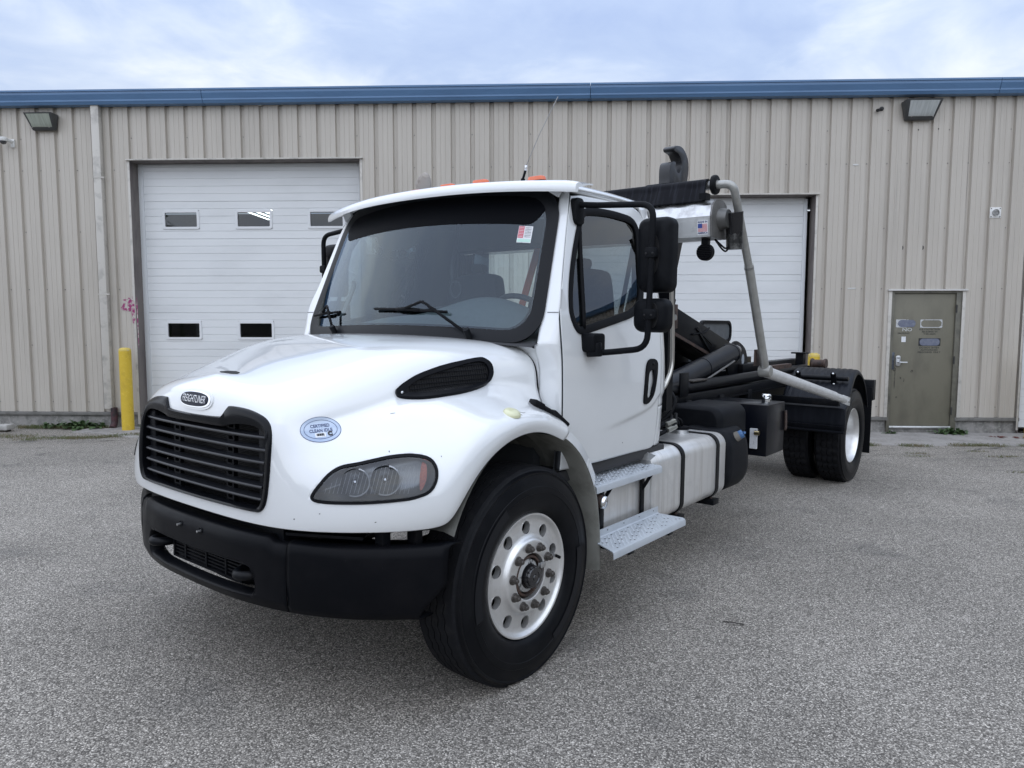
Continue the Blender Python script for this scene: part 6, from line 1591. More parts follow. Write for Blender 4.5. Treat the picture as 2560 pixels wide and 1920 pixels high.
# pivot plates, lift cylinders
for s_ in (-1, 1):
    P = smooth_loop([(-4.42, 1.26), (-4.50, 1.46), (-4.62, 1.53), (-4.78, 1.50), (-4.92, 1.42), (-4.98, 1.26), (-4.94, 1.12), (-4.6, 1.10)], 5)
    Pi = [(-4.80 + .045 * math.cos(a), 1.33 + .07 * math.sin(a)) for a in [-math.atan2(1, 0) + 2 * PI * i / len(P) for i in range(len(P))]]
    v, f = prism(P, lambda a, b, d_: (a, s_ * .30 + d_, b), -.012, .012); G().add(v, f).obj('pivot_plate', BLACKM, hk, bevel=.004)
    v, f = prism(ell(.035, .06, 20, 2), lambda a, b, d_: (a - 4.83, s_ * .30 + d_, b + 1.33), -.014, .014); G().add(v, f).obj('lightening_hole', mat('hole_pale', (0.30, 0.33, 0.36), .6), hk)
    g = G(); g.cyl((-4.62, s_ * .20, 1.445), (-4.62, s_ * .36, 1.445), .055, .055, 18); g.cyl((-4.62, s_ * .36, 1.445), (-4.62, s_ * .372, 1.445), .035, .035, 6); g.obj('pivot_pin', BLACKM, hk, True, 30)
    CY = mat('cylinder_black', (0.010, 0.0115, 0.015), .33, spec=.2, noise=(6, (0.018, 0.019, 0.021), .5, .75))
    a = Vector((-2.55, s_ * .375, 1.10)); b = Vector((-4.40, s_ * .36, 1.415))
    g = G(); g.tube([a, b], .096, 24); g.obj('lift_cylinder', CY, hk, True, 40)
    for t_ in (.02, .62, .985): p = a.lerp(b, t_); dd = (b - a).normalized(); g = G(); g.cyl(p - dd * .018, p + dd * .018, .1, .1, 24); g.obj('cylinder_band', CY, hk, True, 40)
    g = G(); g.cyl(b, b.lerp(Vector((-4.62, s_ * .33, 1.445)), .9), .05, .05, 16); g.obj('cylinder_rod', GREYM, hk, True)
    g = G(); g.tube([b + Vector((.15, s_ * .09, -.07)), a.lerp(b, .45) + Vector((0, s_ * .115, -.07)), a.lerp(b, .1) + Vector((0, s_ * .115, -.05))], .010, 8); g.obj('cylinder_pipe', GREYM, hk, True)
g = G(); g.box(-4.55, -4.25, -.12, .14, 1.50, 1.60)
g.obj('valve_manifold', VAL, hk, bevel=.01)
for i in range(5): g = G(); g.tube([(-4.3 + i * .03, .10 - i * .03, 1.60), (-4.35 + i * .02, .14 - i * .03, 1.67), (-4.2, .16 - i * .02, 1.62), (-3.9, .165, 1.60)], .010, 7, True, .03); g.obj('boom_hose', RUBBER, hk, True)
for i in range(2): g = G(); g.beam((-4.0 - i * .06, .16, 1.66 - i * .04), (-4.35, .17, 1.50 - .1 * i), .012, .02); g.obj('hose_guard', BLACKM, hk)
# rounded guard panel on the far side, grey membrane in a black frame
v, f = ringprism(rrect(.88, .26, .10, 8), rrect(.81, .19, .07, 8), lambda a, b, d_: (-5.42 + a, -.25 + d_, 1.615 + b), -.02, .02); G().add(v, f).obj('guard_frame', BLACKP, hk, True, 40)
v, f = prism(rrect(.82, .20, .07, 8), lambda a, b, d_: (-5.42 + a, -.25 + d_, 1.615 + b), -.004, .004); G().add(v, f).obj('guard_panel', mat('guard_grey', (0.085, 0.095, 0.105), .5, noise=(16, (0.12, 0.13, 0.14), .45, .7)), hk)
# rear: dump frame, rollers, stop
for s_ in (-1, 1):
    g = G(); g.box(-6.6, -4.7, s_ * .25, s_ * .37, 1.19, 1.29); g.obj('dump_frame', BLACKM, hk, bevel=.01)
    g = G(); v, f = lathe_geo([(.0, -.09), (.062, -.09), (.066, -.07), (.05, -.05), (.05, .05), (.066, .07), (.062, .09), (0, .09)], 22); g.add([(p[0] - 6.55, p[1] + s_ * .60, p[2] + 1.235) for p in v], f); g.obj('rear_roller', RUSTB, hk, True, 40)
    g = G(); g.box(-6.45, -6.36, s_ * .38, s_ * .47, 1.16, 1.36); g.obj('roller_bracket', BLACKM, hk); g = G(); g.box(-6.47, -6.34, s_ * .33, s_ * .50, 1.355, 1.372); g.obj('roller_cap', BLACKM, hk)
    g = G(); g.beam((-5.15, s_ * .50, 1.24), (-5.75, s_ * .50, 1.24), .06, .05); g.obj('rail_stop', RUSTB, hk)
g = G(); g.box(-6.75, -6.62, -.55, .55, 1.0, 1.2); g.obj('rear_crossbeam', BLACKM, hk, bevel=.01)

# ---- tarp system
tr = empty('tarp_system', (0, 0, 0), None, None, None, truck)
XT = -1.95
hp_ = [(-1.83, 2.270), (-1.815, 2.40), (-1.835, 2.47), (-1.89, 2.515), (-2.0, 2.52), (-2.06, 2.49), (-2.075, 2.270)]
n = len(hp_); g = G(); g.add([(x, -1.21, z) for x, z in hp_] + [(x, 1.21, z) for x, z in hp_], [(i, (i + 1) % n, n + (i + 1) % n, n + i) for i in range(n)] + [tuple(range(n))[::-1], tuple(range(n, 2 * n))])
g.obj('tarp_housing', mat('housing_aluminium', (0.60, 0.605, 0.60), .33, .95, noise=(14, (0.44, 0.44, 0.44), .46, .68), noise2=((1, 6, 30), (0.72, 0.72, 0.72), .55, .75), rvar=.15), tr, bevel=.0)
for s_ in (-1, 1):
    g = G(); v, f = prism([(x * 1.0, z) for x, z in hp_], lambda a, b, d_: (a, s_ * 1.213 + d_ * s_, b), 0, .008); g.add(v, f); g.obj('housing_end', mat('end_plate', (0.24, 0.235, 0.225), .45, .7, noise=(12, (0.15, 0.145, 0.14), .45, .7)), tr)
    g = G(); g.box(-1.86, -1.80, s_ * 1.14, s_ * 1.19, 2.505, 2.545); g.obj('end_clip', BLACKP, tr)
FAB = mat('tarp_fabric', (0.004, 0.0045, 0.007), .6, spec=.1, noise=((3, 60, 3), (0.012, 0.013, 0.018), .5, .62), noise2=((4, 130, 4), (0.12, 0.12, 0.12), .70, .74))
# roll along the top tube plus the sheet dropping to the housing
def fab(u, v_):
    y = lerp(-1.14, 1.14, u); k_ = .010 * math.sin(u * 90) * v_ + .006 * math.sin(u * 37)
    a = lerp(1.9, -1.0, v_)
    if v_ < .45: 
        q = v_ / .45; a = lerp(2.6, -.2, q); return (XT + .036 * math.cos(a) + .01, y, 2.618 + .036 * math.sin(a))
    q = (v_ - .45) / .55; return (XT + .046 + .05 * q + k_ * .5, y + .018 * q * (1 if u > .5 else -1), lerp(2.611, 2.498, q))
g = G(); g.grid(fab, 160, 16); o = g.obj('tarp_fabric', FAB, tr, True); so = o.modifiers.new('thickness', 'SOLIDIFY'); so.thickness = .006
g = G(); g.tube([(XT, -1.20, 2.618), (XT, 1.20, 2.618)], .030, 14); g.obj('top_tube', GREYM, tr, True, 40)
TARPA = mat('tarp_arm_steel', (0.40, 0.40, 0.38), .38, .45, noise=(8, (0.30, 0.295, 0.275), .45, .7), noise2=(60, (0.12, 0.11, 0.10), .68, .75)); ALUB = mat('tarp_arm_aluminium', (0.68, 0.69, 0.69), .33, .45, noise=(9, (0.56, 0.57, 0.57), .45, .7), noise2=(40, (0.40, 0.39, 0.37), .66, .76))
for s_ in (-1, 1):
    g = G(); g.cyl((XT, s_ * 1.165, 2.618), (XT, s_ * 1.198, 2.618), .064, .064, 20); g.obj('rubber_bumper', RUBBER, tr, bevel=.01)
    ar = [(XT, s_ * 1.17, 2.617), (XT - .01, s_ * 1.30, 2.617), (-2.30, s_ * 1.30, 2.086), (-2.70, s_ * 1.30, 1.36)]
    g = G(); g.tube(ar[:3], .027, 16, True, .075); g.obj('upper_arm', TARPA, tr, True, 40)
    g = G(); g.tube([(-2.285, s_ * 1.30, 2.115), ar[3]], .031, 16); g.obj('arm_sleeve', TARPA, tr, True, 40)
    g = G(); g.cyl((-2.29, s_ * 1.30, 2.10), (-2.297, s_ * 1.30, 2.087), .033, .033, 16); g.obj('arm_collar', GREYM, tr, True, 40)
    g = G(); g.cyl((-2.695, s_ * 1.345, 1.36), (-2.695, s_ * 1.255, 1.36), .044, .044, 16); g.obj('elbow', TARPA, tr, bevel=.008)
    for dz in (-.10,): g = G(); g.box(-2.72, -2.60, s_ * 1.245, s_ * 1.258, 1.40, 1.52); g.obj('elbow_gusset', RUSTB, tr)
    g = G(); g.tube([(-2.72, s_ * 1.30, 1.352), (-4.60, s_ * 1.30, 1.032)], .043, 16); g.obj('lower_arm', ALUB, tr, True, 40)
    g = G(); g.tube([(-4.52, s_ * 1.30, 1.046), (-4.95, s_ * 1.30, .972)], .037, 16); g.obj('lower_arm_tip', ALUB, tr, True, 40)
    g = G(); g.beam((-4.90, s_ * 1.30, .98), (-5.16, s_ * 1.30, .935), .02, .085); g.obj('arm_eye', ALUB, tr, bevel=.004)
    g = G(); g.cyl((-5.11, s_ * 1.318, .944), (-5.11, s_ * 1.10, .944), .018, .018, 12); g.obj('arm_pivot', GREYM, tr, True, 40)
    # motor on the end of the housing
    g = G(); g.cyl((-1.97, s_ * 1.22, 2.395), (-1.97, s_ * 1.275, 2.395), .075, .06, 20); g.obj('gear_case', mat('motor_grey', (0.14, 0.14, 0.135), .45, .7), tr, True, 40)
    g = G(); g.cyl((-2.02, s_ * 1.285, 2.44), (-2.05, s_ * 1.285, 2.30), .068, .055, 8); g.obj('motor_cover', mat('black_bag', (0.012, 0.012, 0.014), .2), tr, True, 60)
    g = G(); g.cyl((-2.05, s_ * 1.285, 2.33), (-2.06, s_ * 1.285, 2.20), .055, .055, 20); g.obj('motor_can', mat('motor_steel', (0.16, 0.16, 0.155), .35, .9, noise=(10, (0.04, 0.04, 0.04), .48, .6)), tr, True, 40)
    # post carrying the housing
    g = G(); g.box(-1.99, -1.90, s_ * .80, s_ * .90, 1.10, 2.28); g.obj('tarp_post', BLACKM, tr)
    for i in range(2): g = G(); g.tube([(-1.93, s_ * 1.20, 2.262), (-1.95, s_ * 1.24, 2.22 - i * .02), (-2.0, s_ * 1.25, 2.20 - i * .02), (-2.03, s_ * 1.27, 2.235)], .006, 6, True, .02); g.obj('motor_wire', RUBBER, tr, True)
# work lamp under the housing
wl_ = empty('work_lamp', (0, 0, 0), None, None, None, truck)
v, f = lathe_geo([(0, .028), (.048, .026), (.056, .018), (.056, -.02), (.045, -.03), (0, -.03)], 28, 'X'); mesh('lamp_body', [(p[0] - 1.93, p[1] + 1.138, p[2] + 2.18) for p in v], f, BLACKP, wl_, True, 40)
g = G()
for i in range(7): z = 2.145 + i * .0115; h = math.sqrt(max(.0004, .050 ** 2 - (z - 2.18) ** 2)); g.box(-1.905, -1.895, 1.138 - h, 1.138 + h, z, z + .004)
g.obj('cooling_fins', BLACKP, wl_); g = G(); g.box(-1.95, -1.91, 1.115, 1.161, 2.225, 2.275); g.obj('lamp_bracket', BLACKM, wl_)
# flag sticker with writing
fs = empty('flag_sticker', (0, 0, 0), None, None, None, truck)
XF = -1.8145
def fpatch(y0, y1, z0, z1, m, d_, nm='sticker_patch'):
    sx = lambda z: -1.83 + .015 * (z - 2.27) / .13
    g = G(); g.add([(sx(z0) + d_, y0, z0), (sx(z0) + d_, y1, z0), (sx(z1) + d_, y1, z1), (sx(z1) + d_, y0, z1)], [(0, 1, 2, 3)]); return g.obj(nm, m, fs)
fy0, fy1, fz0, fz1 = 1.125, 1.198, 2.284, 2.374
fpatch(fy0, fy1, fz0, fz1, mat('sticker_white', (0.78, 0.79, 0.80), .5), .002)
for i in range(7): fpatch(fy0 + .004, fy1 - .004, 2.304 + i * .0072, 2.3076 + i * .0072, mat('flag_red', (0.50, 0.05, 0.07), .5), .003)
fpatch(fy0 + .004, fy0 + .034, 2.3255, 2.354, mat('flag_blue', (0.03, 0.06, 0.25), .5), .0036)
for s_, z in (('MADE IN', 2.3635), ('AMERICA', 2.294)):
    v, f = text_geo(s_, .0165, 'CENTER', .0006, 0, 1.0); mesh('lettering', [(-1.83 + .015 * (z + b - 2.27) / .13 + .003, (fy0 + fy1) / 2 + a, z + b) for a, b in v], f, NAVY, fs)

p_ = sidep(-1.02, 1.005, .0008); g = G(); g.cyl((p_.x, p_.y, p_.z), (p_.x, p_.y + .0006, p_.z), .004, .003, 8); g.obj('paint_chip', CHIP, truck)
# ---- grab handle behind the cab
g = G(); g.tube([(-1.70, .98, 2.10), (-1.765, .98, 1.96), (-1.80, .98, 1.66), (-1.81, .98, 1.40), (-1.70, .985, 1.29), (-1.635, .985, 1.262), (-1.632, .985, 1.205)], .0155, 12, True, .07); g.obj('grab_handle', mat('handle_steel', (0.52, 0.50, 0.46), .28, 1.0), truck, True, 40)

# ---- rear fenders
FEN = mat('fender_plastic', (0.008, 0.0095, 0.0135), .42, spec=.16, noise=((1.5, 20, 4), (0.014, 0.016, 0.021), .45, .7))
def yout(x): return pws([(-6.4, 1.195), (-5.83, 1.215), (-5.4, 1.255), (-5.1, 1.275)], x)
for s_ in (1, -1):
    rf = empty('rear_fender', (0, 0, 0), None, None, None, truck)
    pts = []
    for i in range(41):
        a = math.radians(lerp(-2, 158, i / 40)); pts.append((-5.83 + .69 * math.cos(a), .515 + .705 * math.sin(a)))
    pts = [(-5.135, .60), (-5.128, .72), (-5.130, .86)] + [p for p in pts if p[1] > .88 or p[0] < -5.9]
    nU = len(pts); nV = 40; v = []; f = []
    rows = [(0.0, 0), (.04, .0)] + [(lerp(.06, .95, k_ / 36), 0) for k_ in range(37)] + [(.975, -.006), (.992, -.022), (1.0, -.05)]
    for i, (x, z) in enumerate(pts):
        a, b = pts[max(0, i - 1)], pts[min(nU - 1, i + 1)]; tx, tz = b[0] - a[0], b[1] - a[1]; L_ = math.hypot(tx, tz); nx_, nz_ = -tz / L_, tx / L_
        if nx_ * (x + 5.83) + nz_ * (z - .5) < 0: nx_, nz_ = -nx_, -nz_
        for k_, (q, drop) in enumerate(rows):
            rib = .006 * (1 if (k_ // 2) % 2 and 2 < k_ < 38 and z > .95 else 0); o_ = drop + rib; v.append((x + nx_ * o_, s_ * lerp(.60, yout(x), q), z + nz_ * o_))
    nr = len(rows)
    for i in range(nU - 1):
        for k_ in range(nr - 1): f.append((i * nr + k_, i * nr + k_ + 1, (i + 1) * nr + k_ + 1, (i + 1) * nr + k_))
    o = mesh('fender_shell', v, f, FEN, rf, True, 40); so = o.modifiers.new('thickness', 'SOLIDIFY'); so.thickness = .008; so.offset = 0
    g = G(); g.box(-5.125, -5.105, s_ * .60, s_ * 1.275, .615, .628); g.box(-5.122, -5.112, s_ * .60, s_ * 1.275, .675, .680); g.obj('fender_lip', FEN, rf)
    # carrier tube and clamps
    g = G(); g.tube([(-5.42, s_ * .5, 1.145), (-5.42, s_ * 1.22, 1.145)], .026, 12)
    g.obj('fender_tube', BLACKM, rf, True, 40)
    for y in (.72, 1.08):
        g = G(); v, f = prism(rrect(.055, .14, .01, 3), lambda a, b, d_: (-5.40 + d_ + .42 * b, s_ * y + a, 1.135 + b), .0, .012); g.add(v, f); g.obj('fender_clamp', BLACKM, rf, bevel=.003)
        for b in (-.05, .06): v, f = lathe_geo([(0, .010), (.011, .006), (.013, 0)], 12, 'X'); mesh('clamp_bolt', [(p[0] - 5.385 + .42 * b, p[1] + s_ * y, p[2] + 1.135 + b) for p in v], f, STEEL, rf, True)
    g = G(); g.box(-5.14, -5.08, s_ * .55, s_ * 1.22, .885, .955); g.obj('fender_beam', BLACKM, rf, bevel=.004)
    # rear mud flap and lamp cluster
    g = G(); g.box(-6.62, -6.60, s_ * .60, s_ * 1.20, .20, .98); g.obj('mud_flap', RUBBER, rf)
    g = G(); g.box(-6.78, -6.66, s_ * 1.02, s_ * 1.20, .82, 1.06); g.obj('lamp_bracket', BLACKM, rf, bevel=.006)
    for z in (.86, .95, 1.02): v, f = lathe_geo([(0, .02), (.03, .018), (.036, 0)], 16, 'X'); mesh('tail_lamp', [(-6.78 - p[0], p[1] + s_ * 1.11, p[2] + z) for p in v], f, mat('tail_red', (0.30, 0.01, 0.012), .25), rf, True)

# ---- front wheel mud guards behind the tyre (pale inside of the cab skirt)
SKIRT = mat('skirt_grey', (0.20, 0.20, 0.178), .65, noise=(7, (0.12, 0.118, 0.102), .48, .72))
for s_ in (1, -1):
    pts = [(-.205, 1.150), (-.30, 1.095), (-.39, 1.020), (-.465, .925), (-.525, .810), (-.560, .680), (-.580, .540), (-.592, .370)]
    sm = []
    for i in range(29): t_ = i / 28; sm.append((pws([(k_ / 7, p[0]) for k_, p in enumerate(pts)], t_), pws([(k_ / 7, p[1]) for k_, p in enumerate(pts)], t_)))
    g = G(); n = len(sm)
    v = [(x + .0, s_ * .70, z) for x, z in sm] + [(x + .0, s_ * 1.165, z) for x, z in sm] + [(x - .012, s_ * 1.18, z + .004) for x, z in sm] + [(x - .05, s_ * 1.16, z + .012) for x, z in sm]
    g.add(v, [(a * n + i, (a + 1) * n + i, (a + 1) * n + i + 1, a * n + i + 1) for a in range(3) for i in range(n - 1)]); g.obj('wheel_skirt', SKIRT, truck, True, 60)
    v = [(x - .012, s_ * 1.182, z + .004) for x, z in sm[:16]] + [(x - .055 - .02 * i / 15, s_ * 1.150, z + .045) for i, (x, z) in enumerate(sm[:16])]
    g = G(); g.add(v, [(i, i + 1, 17 + i, 16 + i) for i in range(15)]); g.obj('fender_extension', WHITE, truck, True)

# ---- wheels
TYRE = mat('tyre_rubber', (0.0035, 0.004, 0.0055), .36, spec=.14, noise=(6, (0.009, 0.0095, 0.011), .45, .72)); TREAD = mat('tread_rubber', (0.010, 0.0105, 0.0125), .75, spec=.12, noise=(22, (0.019, 0.019, 0.020), .5, .72))
def tyre(parent, y, sg, lug=False, R_=.525, Wd=.252):
    """y = outer sidewall plane; tyre extends inward by Wd"""
    seg = 180; v = []; f = []
    side = [(.297, -.030), (.305, -.012), (.325, .004), (.35, .012), (.375, .016), (.40, .017), (.402, .019), (.43, .016), (.432, .0135), (.46, .008), (.485, .0), (.489, .003), (.495, .003), (.502, -.012), (.508, -.015), (.516, -.022)]
    tr_w = Wd - .044; gro_ = (.22, .41, .59, .78) if not lug else (.25, .5, .75)
    treadp = [(0.0, 0)]
    for g_ in gro_:
        h_ = .030 if not lug else .034
        treadp += [(g_ - h_ - .006, 0), (g_ - h_ * .5, 0), (g_ - h_ * .42, 1), (g_ + h_ * .42, 1), (g_ + h_ * .5, 0), (g_ + h_ + .006, 0)]
    treadp.append((1.0, 0))
    prof_n = len(side) * 2 + len(treadp)
    for k in range(seg):
        a = 2 * PI * k / seg; c, s_ = math.cos(a), math.sin(a)
        tri = abs(((k * (45 if not lug else 36) / seg) % 1) * 2 - 1) * 2 - 1
        row = [(r_, h) for r_, h in side]
        for q, d_ in treadp:
            inner_ = 0 < q < 1
            r_ = R_ - .004 * abs(q * 2 - 1) ** 2 - (.014 if d_ else 0)
            sh = tri * (.0055 if not lug else .007) if inner_ else 0
            if lug and not d_:
                ph = (k % 5); mid = .25 < q < .75
                if (ph == 0) or (not mid and ph == 1): r_ -= .012
            row.append((r_, -.022 - q * tr_w + sh))
        if k % 2 == 0 and not lug: row[len(side) - 1] = (.514, -.020)
        row += [(r_, -Wd - h) for r_, h in side[::-1]]
        for r_, h in row: v.append((r_ * c, (y + h) * sg, r_ * s_))
    for k in range(seg):
        k2 = (k + 1) % seg
        for i in range(prof_n - 1): f.append((k * prof_n + i, k * prof_n + i + 1, k2 * prof_n + i + 1, k2 * prof_n + i))
    # flatten the contact patch: axle sits at z=.5
    v = [(x, yy, max(z, -.5)) for x, yy, z in v]
    me = bpy.data.meshes.new('tyre'); me.from_pydata(v, [], f); me.materials.append(TYRE); me.materials.append(TREAD)
    ns = len(side)
    mi = []
    for k in range(seg):
        for i in range(prof_n - 1): mi.append(1 if ns - 2 <= i < ns + len(treadp) else 0)
    me.polygons.foreach_set('material_index', mi); me.polygons.foreach_set('use_smooth', [True] * len(f)); me.set_sharp_from_angle(angle=math.radians(38))
    return link(bpy.data.objects.new('tyre', me), parent)
def rim_face(parent, y, sg, prof, hole_r, hole_R, inner=.11):
    """disc with ten hand holes; prof: (r, h) from the flange inward"""
    seg = 240; rs = []
    for (r0, h0), (r1, h1) in zip(prof, prof[1:]):
        m_ = max(1, int(abs(r0 - r1) / .004))
        for q in range(m_): rs.append((lerp(r0, r1, q / m_), lerp(h0, h1, q / m_)))
    rs.append(prof[-1]); n = len(rs); v = [[0, 0, 0] for _ in range(seg * n)]
    for k in range(seg):
        a = 2 * PI * k / seg
        for i, (r_, h) in enumerate(rs): v[k * n + i] = [r_ * math.cos(a), h, r_ * math.sin(a)]
    cs = [(hole_R * math.cos(2 * PI * (j + .5) / 10), hole_R * math.sin(2 * PI * (j + .5) / 10)) for j in range(10)] if hole_r else []
    f = []; gone = []
    for k in range(seg):
        k2 = (k + 1) % seg
        for i in range(n - 1):
            q = (k * n + i, k * n + i + 1, k2 * n + i + 1, k2 * n + i); cx = sum(v[j][0] for j in q) / 4; cz = sum(v[j][2] for j in q) / 4; hit = None
            for c in cs:
                if (cx - c[0]) ** 2 + (cz - c[1]) ** 2 < hole_r ** 2: hit = c
            (gone if hit else f).append((q, hit) if hit else q)
    keep = set(j for q in f for j in q)
    for q, c in gone:
        for j in q:
            if j in keep:
                dx, dz = v[j][0] - c[0], v[j][2] - c[1]; l = math.hypot(dx, dz); v[j][0] = c[0] + dx / l * hole_r; v[j][2] = c[1] + dz / l * hole_r
    hR = dict()
    o = mesh('rim', [(p[0], (y + p[1]) * sg, p[2]) for p in v], f if sg < 0 else [q[::-1] for q in f], ALUW, parent, True, 50)
    hh = pw(sorted([(r_, h) for r_, h in prof]), hole_R)
    for c in cs:
        vv, ff = lathe_geo([(hole_r * .995, hh + .001), (hole_r * .97, hh - .030)], 24); mesh('hand_hole', [(p[0] + c[0], (y + p[1]) * sg, p[2] + c[1]) for p in vv], ff, ALUW, parent, True)
    return o
def copy_parts(src, dst, loc):
    pass
def wheel(x, yc, sg, kind):
    w_ = empty('wheel', (x, 0, .5), None, None, None, truck)
    if kind == 'front':
        tyre(w_, yc, sg)
        y = yc - .012
        rim_face(w_, y, sg, [(.3005, -.022), (.3005, -.004), (.298, .003), (.292, .004), (.286, -.001), (.280, -.010), (.270, -.016), (.255, -.019), (.228, -.017), (.200, -.012), (.188, -.006), (.181, .006), (.176, .013), (.168, .017), (.116, .017), (.111, .014), (.109, -.01)], .031, .232)
        v, f = lathe_geo([(.295, -.03), (.27, -.06), (.25, -.10), (.25, -.2), (.0, -.2)], 60); mesh('barrel', [(p[0], (y + p[1]) * sg, p[2]) for p in v], f, mat('barrel_dark', (0.05, 0.05, 0.05), .5, .6), w_, True, 40)
        v, f = lathe_geo([(.108, -.01), (.100, -.02), (.098, .004), (.088, .006), (.086, -.03), (0, -.03)], 40); mesh('hub_ring', [(p[0], (y + p[1]) * sg, p[2]) for p in v], f, RUSTB, w_, True, 40)
        v, f = lathe_geo([(.085, -.028), (.078, -.002), (.060, .006), (.058, -.02), (0, -.02)], 40); mesh('hub', [(p[0], (y + p[1]) * sg, p[2]) for p in v], f, mat('hub_worn_white', (0.45, 0.45, 0.44), .5, .2, noise=(24, (0.05, 0.05, 0.05), .52, .6)), w_, True, 40)
        v, f = lathe_geo([(.056, -.02), (.055, .028), (.048, .044), (.030, .047), (.028, .043), (.016, .043), (.014, .047), (0, .048)], 36); mesh('grease_cap', [(p[0], (y + p[1]) * sg, p[2]) for p in v], f, mat('oily_black', (0.01, 0.01, 0.012), .18, coat=.5), w_, True, 40)
        g = G(); g.box(-.112, -.070, (y + .006) * sg, (y + .024) * sg, .020, .048); g.obj('hub_clip', STEEL, w_, bevel=.003)
        g = G(); g.tube([(-.262, (y - .03) * sg, .03), (-.246, (y + .012) * sg, .03)], .008, 8); g.obj('valve_stem', RUBBER, w_, True)
        ny = y + .017; nut_r = .14288
    else:
        tyre(w_, yc, sg, True, Wd=.262); tyre(w_, yc - .335, sg, True, Wd=.262)
        y = yc - .012
        rim_face(w_, y, sg, [(.3005, -.022), (.3005, -.004), (.298, .003), (.292, .004), (.284, -.010), (.272, -.035), (.262, -.08), (.250, -.13), (.238, -.152), (.215, -.160), (.17, -.162), (.12, -.160)], .0275, .206)
        v, f = lathe_geo([(.295, -.03), (.27, -.06), (.25, -.15), (.24, -.3), (.0, -.3)], 60); mesh('barrel', [(p[0], (y + p[1]) * sg, p[2]) for p in v], f, MATS['barrel_dark'], w_, True, 40)
        v, f = lathe_geo([(.118, -.16), (.110, -.10), (.100, -.085), (.07, -.08), (0, -.08)], 36); mesh('hub', [(p[0], (y + p[1]) * sg, p[2]) for p in v], f, BLACKM, w_, True, 40)
        ny = y - .160; nut_r = .14288
    # wheel nuts: one mesh, ten copies
    vv, ff = lathe_geo([(0, .034), (.0085, .034), (.010, .030), (.010, .026), (.0155, .024), (.0175, .008), (.022, .007), (.023, .0)], 12)
    base = None
    for j in range(10):
        a = 2 * PI * (j + .23) / 10
        if base is None:
            base = mesh('wheel_nut', [(p[0], p[1] * sg, p[2]) for p in vv], ff, NUT, w_, True, 25); o = base
        else:
            o = bpy.data.objects.new('wheel_nut', base.data); link(o, w_)
        o.location = (nut_r * math.cos(a), ny * sg, nut_r * math.sin(a))
    return w_
for sg in (1, -1):
    wheel(0, 1.160, sg, 'front'); wheel(-5.83, 1.195, sg, 'rear')

# ------------------------------------------------------------------ across the yard, out of view: shed and tree belt added to block low sky light
# raised panel band on the front tyre sidewall
for sg in (1, -1):
    for o in list(bpy.data.objects):
        if o.name.split('.')[0] == 'wheel' and o.location.x == 0 and len([c_ for c_ in o.children if c_.name.startswith('tyre')]) and (o.children[0].data.vertices[0].co.y > 0) == (sg > 0):
            for a0, a1 in ((-.25, 1.05), (3.0, 4.25)):
                g = G(); g.grid(lambda u, v_: ((.375 + .045 * v_) * math.cos(lerp(a0, a1, u)), (1.160 + .019 + .0015) * sg, (.375 + .045 * v_) * math.sin(lerp(a0, a1, u))), 30, 2); g.obj('sidewall_panel', mat('sidewall_panel', (0.0065, 0.0075, 0.010), .32, spec=.25), o, True)
SHED = mat('shed_siding', (0.10, 0.095, 0.09), .6, noise=((20, 20, 1), (0.07, 0.066, 0.062), .45, .7))

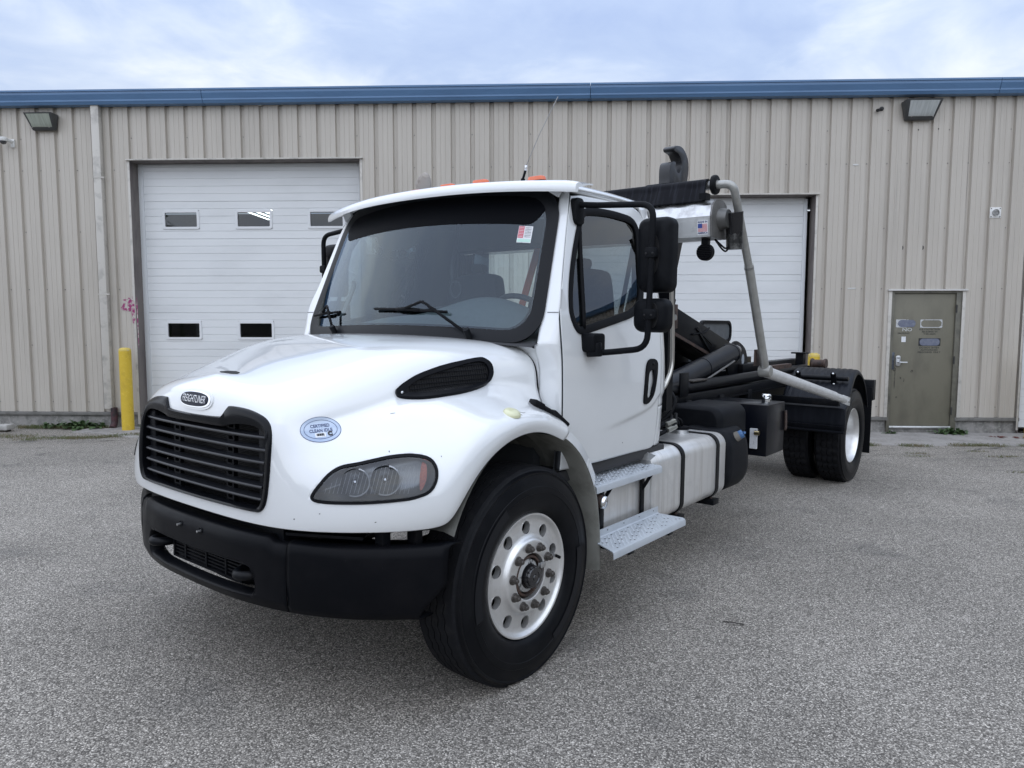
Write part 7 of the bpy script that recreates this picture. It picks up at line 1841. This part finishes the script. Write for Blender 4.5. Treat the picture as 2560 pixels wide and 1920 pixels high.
yard = empty('added_warehouse', (0, -62, 0), 'unseen long low grey warehouse added across the yard to block low sky light and give reflections', 'building')  # added behind the camera: cuts low sky light, darkens sides and reflections
G().box(-70, 60, -0.2, 0, -1, 6.2).obj('wall', SHED, yard)
G().box(-71, 61, -20, 0.4, 6.2, 6.6).obj('roof', mat('shed_roof', (0.08, 0.085, 0.09), .6), yard)
for x in (-50, -36, -22, -8, 6, 20, 34, 48): G().box(x, x + 4.2, 0.02, 0.08, -0.5, 4.4).obj('loading_door', mat('shed_door', (0.35, 0.36, 0.37), .5), yard)
g = G(); tr_ = random.Random(9)
def crown(cx, cy, h, r_):
    for i in range(240):
        a = tr_.uniform(0, 2 * PI); q = tr_.random() ** .5; zz = h * (.28 + .72 * tr_.random()); k_ = math.sin(PI * min(1, (zz / h - .15) / .95)) ** .6
        x, y = cx + r_ * k_ * q * math.cos(a), cy + r_ * k_ * q * math.sin(a); s_ = tr_.uniform(.35, .8); b = tr_.uniform(0, PI); c_ = tr_.uniform(-.6, .6)
        ux, uy = math.cos(b) * s_, math.sin(b) * s_
        g.add([(x - ux, y - uy, zz - s_ * c_), (x + uy * .6, y - ux * .6, zz - s_ * .5), (x + ux, y + uy, zz + s_ * c_), (x - uy * .6, y + ux * .6, zz + s_ * .5)], [(0, 1, 2, 3)])
    v, f = tube_geo([(cx, cy, -.5), (cx, cy, h * .6)], [.22, .1], 7); g.add(v, f)
for i in range(26):
    crown(-62 + i * 1.2 * tr_.uniform(.9, 1.1), -16 - i * 1.5 + tr_.uniform(-2, 2), tr_.uniform(7, 11), tr_.uniform(2.4, 3.6))
for i in range(22): crown(36 + tr_.uniform(-3, 3), -46 + i * 2.3, tr_.uniform(6.5, 10), tr_.uniform(2.2, 3.4))
tag(g.obj('added_trees', mat('far_foliage', (0.035, 0.055, 0.022), .8, noise=(1.5, (0.06, 0.085, 0.035), .4, .7)), None), 'unseen tree belt added around the yard to block low sky light and give reflections', None, None, 'stuff')  # added belt out of view, shades upright faces from the low sky

# ------------------------------------------------------------------ make single sheets face outwards
def face_out(o, c):
    me = o.data; s_ = 0
    for p in me.polygons: s_ += (p.center - Vector(c)).dot(p.normal) * p.area
    if s_ < 0: me.flip_normals()
for o in list(bpy.data.objects):
    if o.type != 'MESH': continue
    nm = o.name.split('.')[0]
    if nm in ('hood', 'door_skin', 'window_glass', 'windscreen_glass', 'cab_rear_pillar', 'cab_rear_corner', 'windscreen_pillar', 'roof_shell', 'rear_window_glass', 'cab_back'):
        y = sum(v_.co.y for v_ in o.data.vertices) / len(o.data.vertices)
        face_out(o, (-1.0, y * .3, 1.6) if nm != 'hood' else (0.2, 0, 1.0))
    if nm == 'roof' and o.parent and o.parent.name == 'cab': face_out(o, (-1.1, 0, 1.6))
    if nm in ('lens', 'window_pane') and o.parent and o.parent.name.startswith('headlight'):
        face_out(o, (0.2, sum(v_.co.y for v_ in o.data.vertices) / len(o.data.vertices) * .5, 1.05))
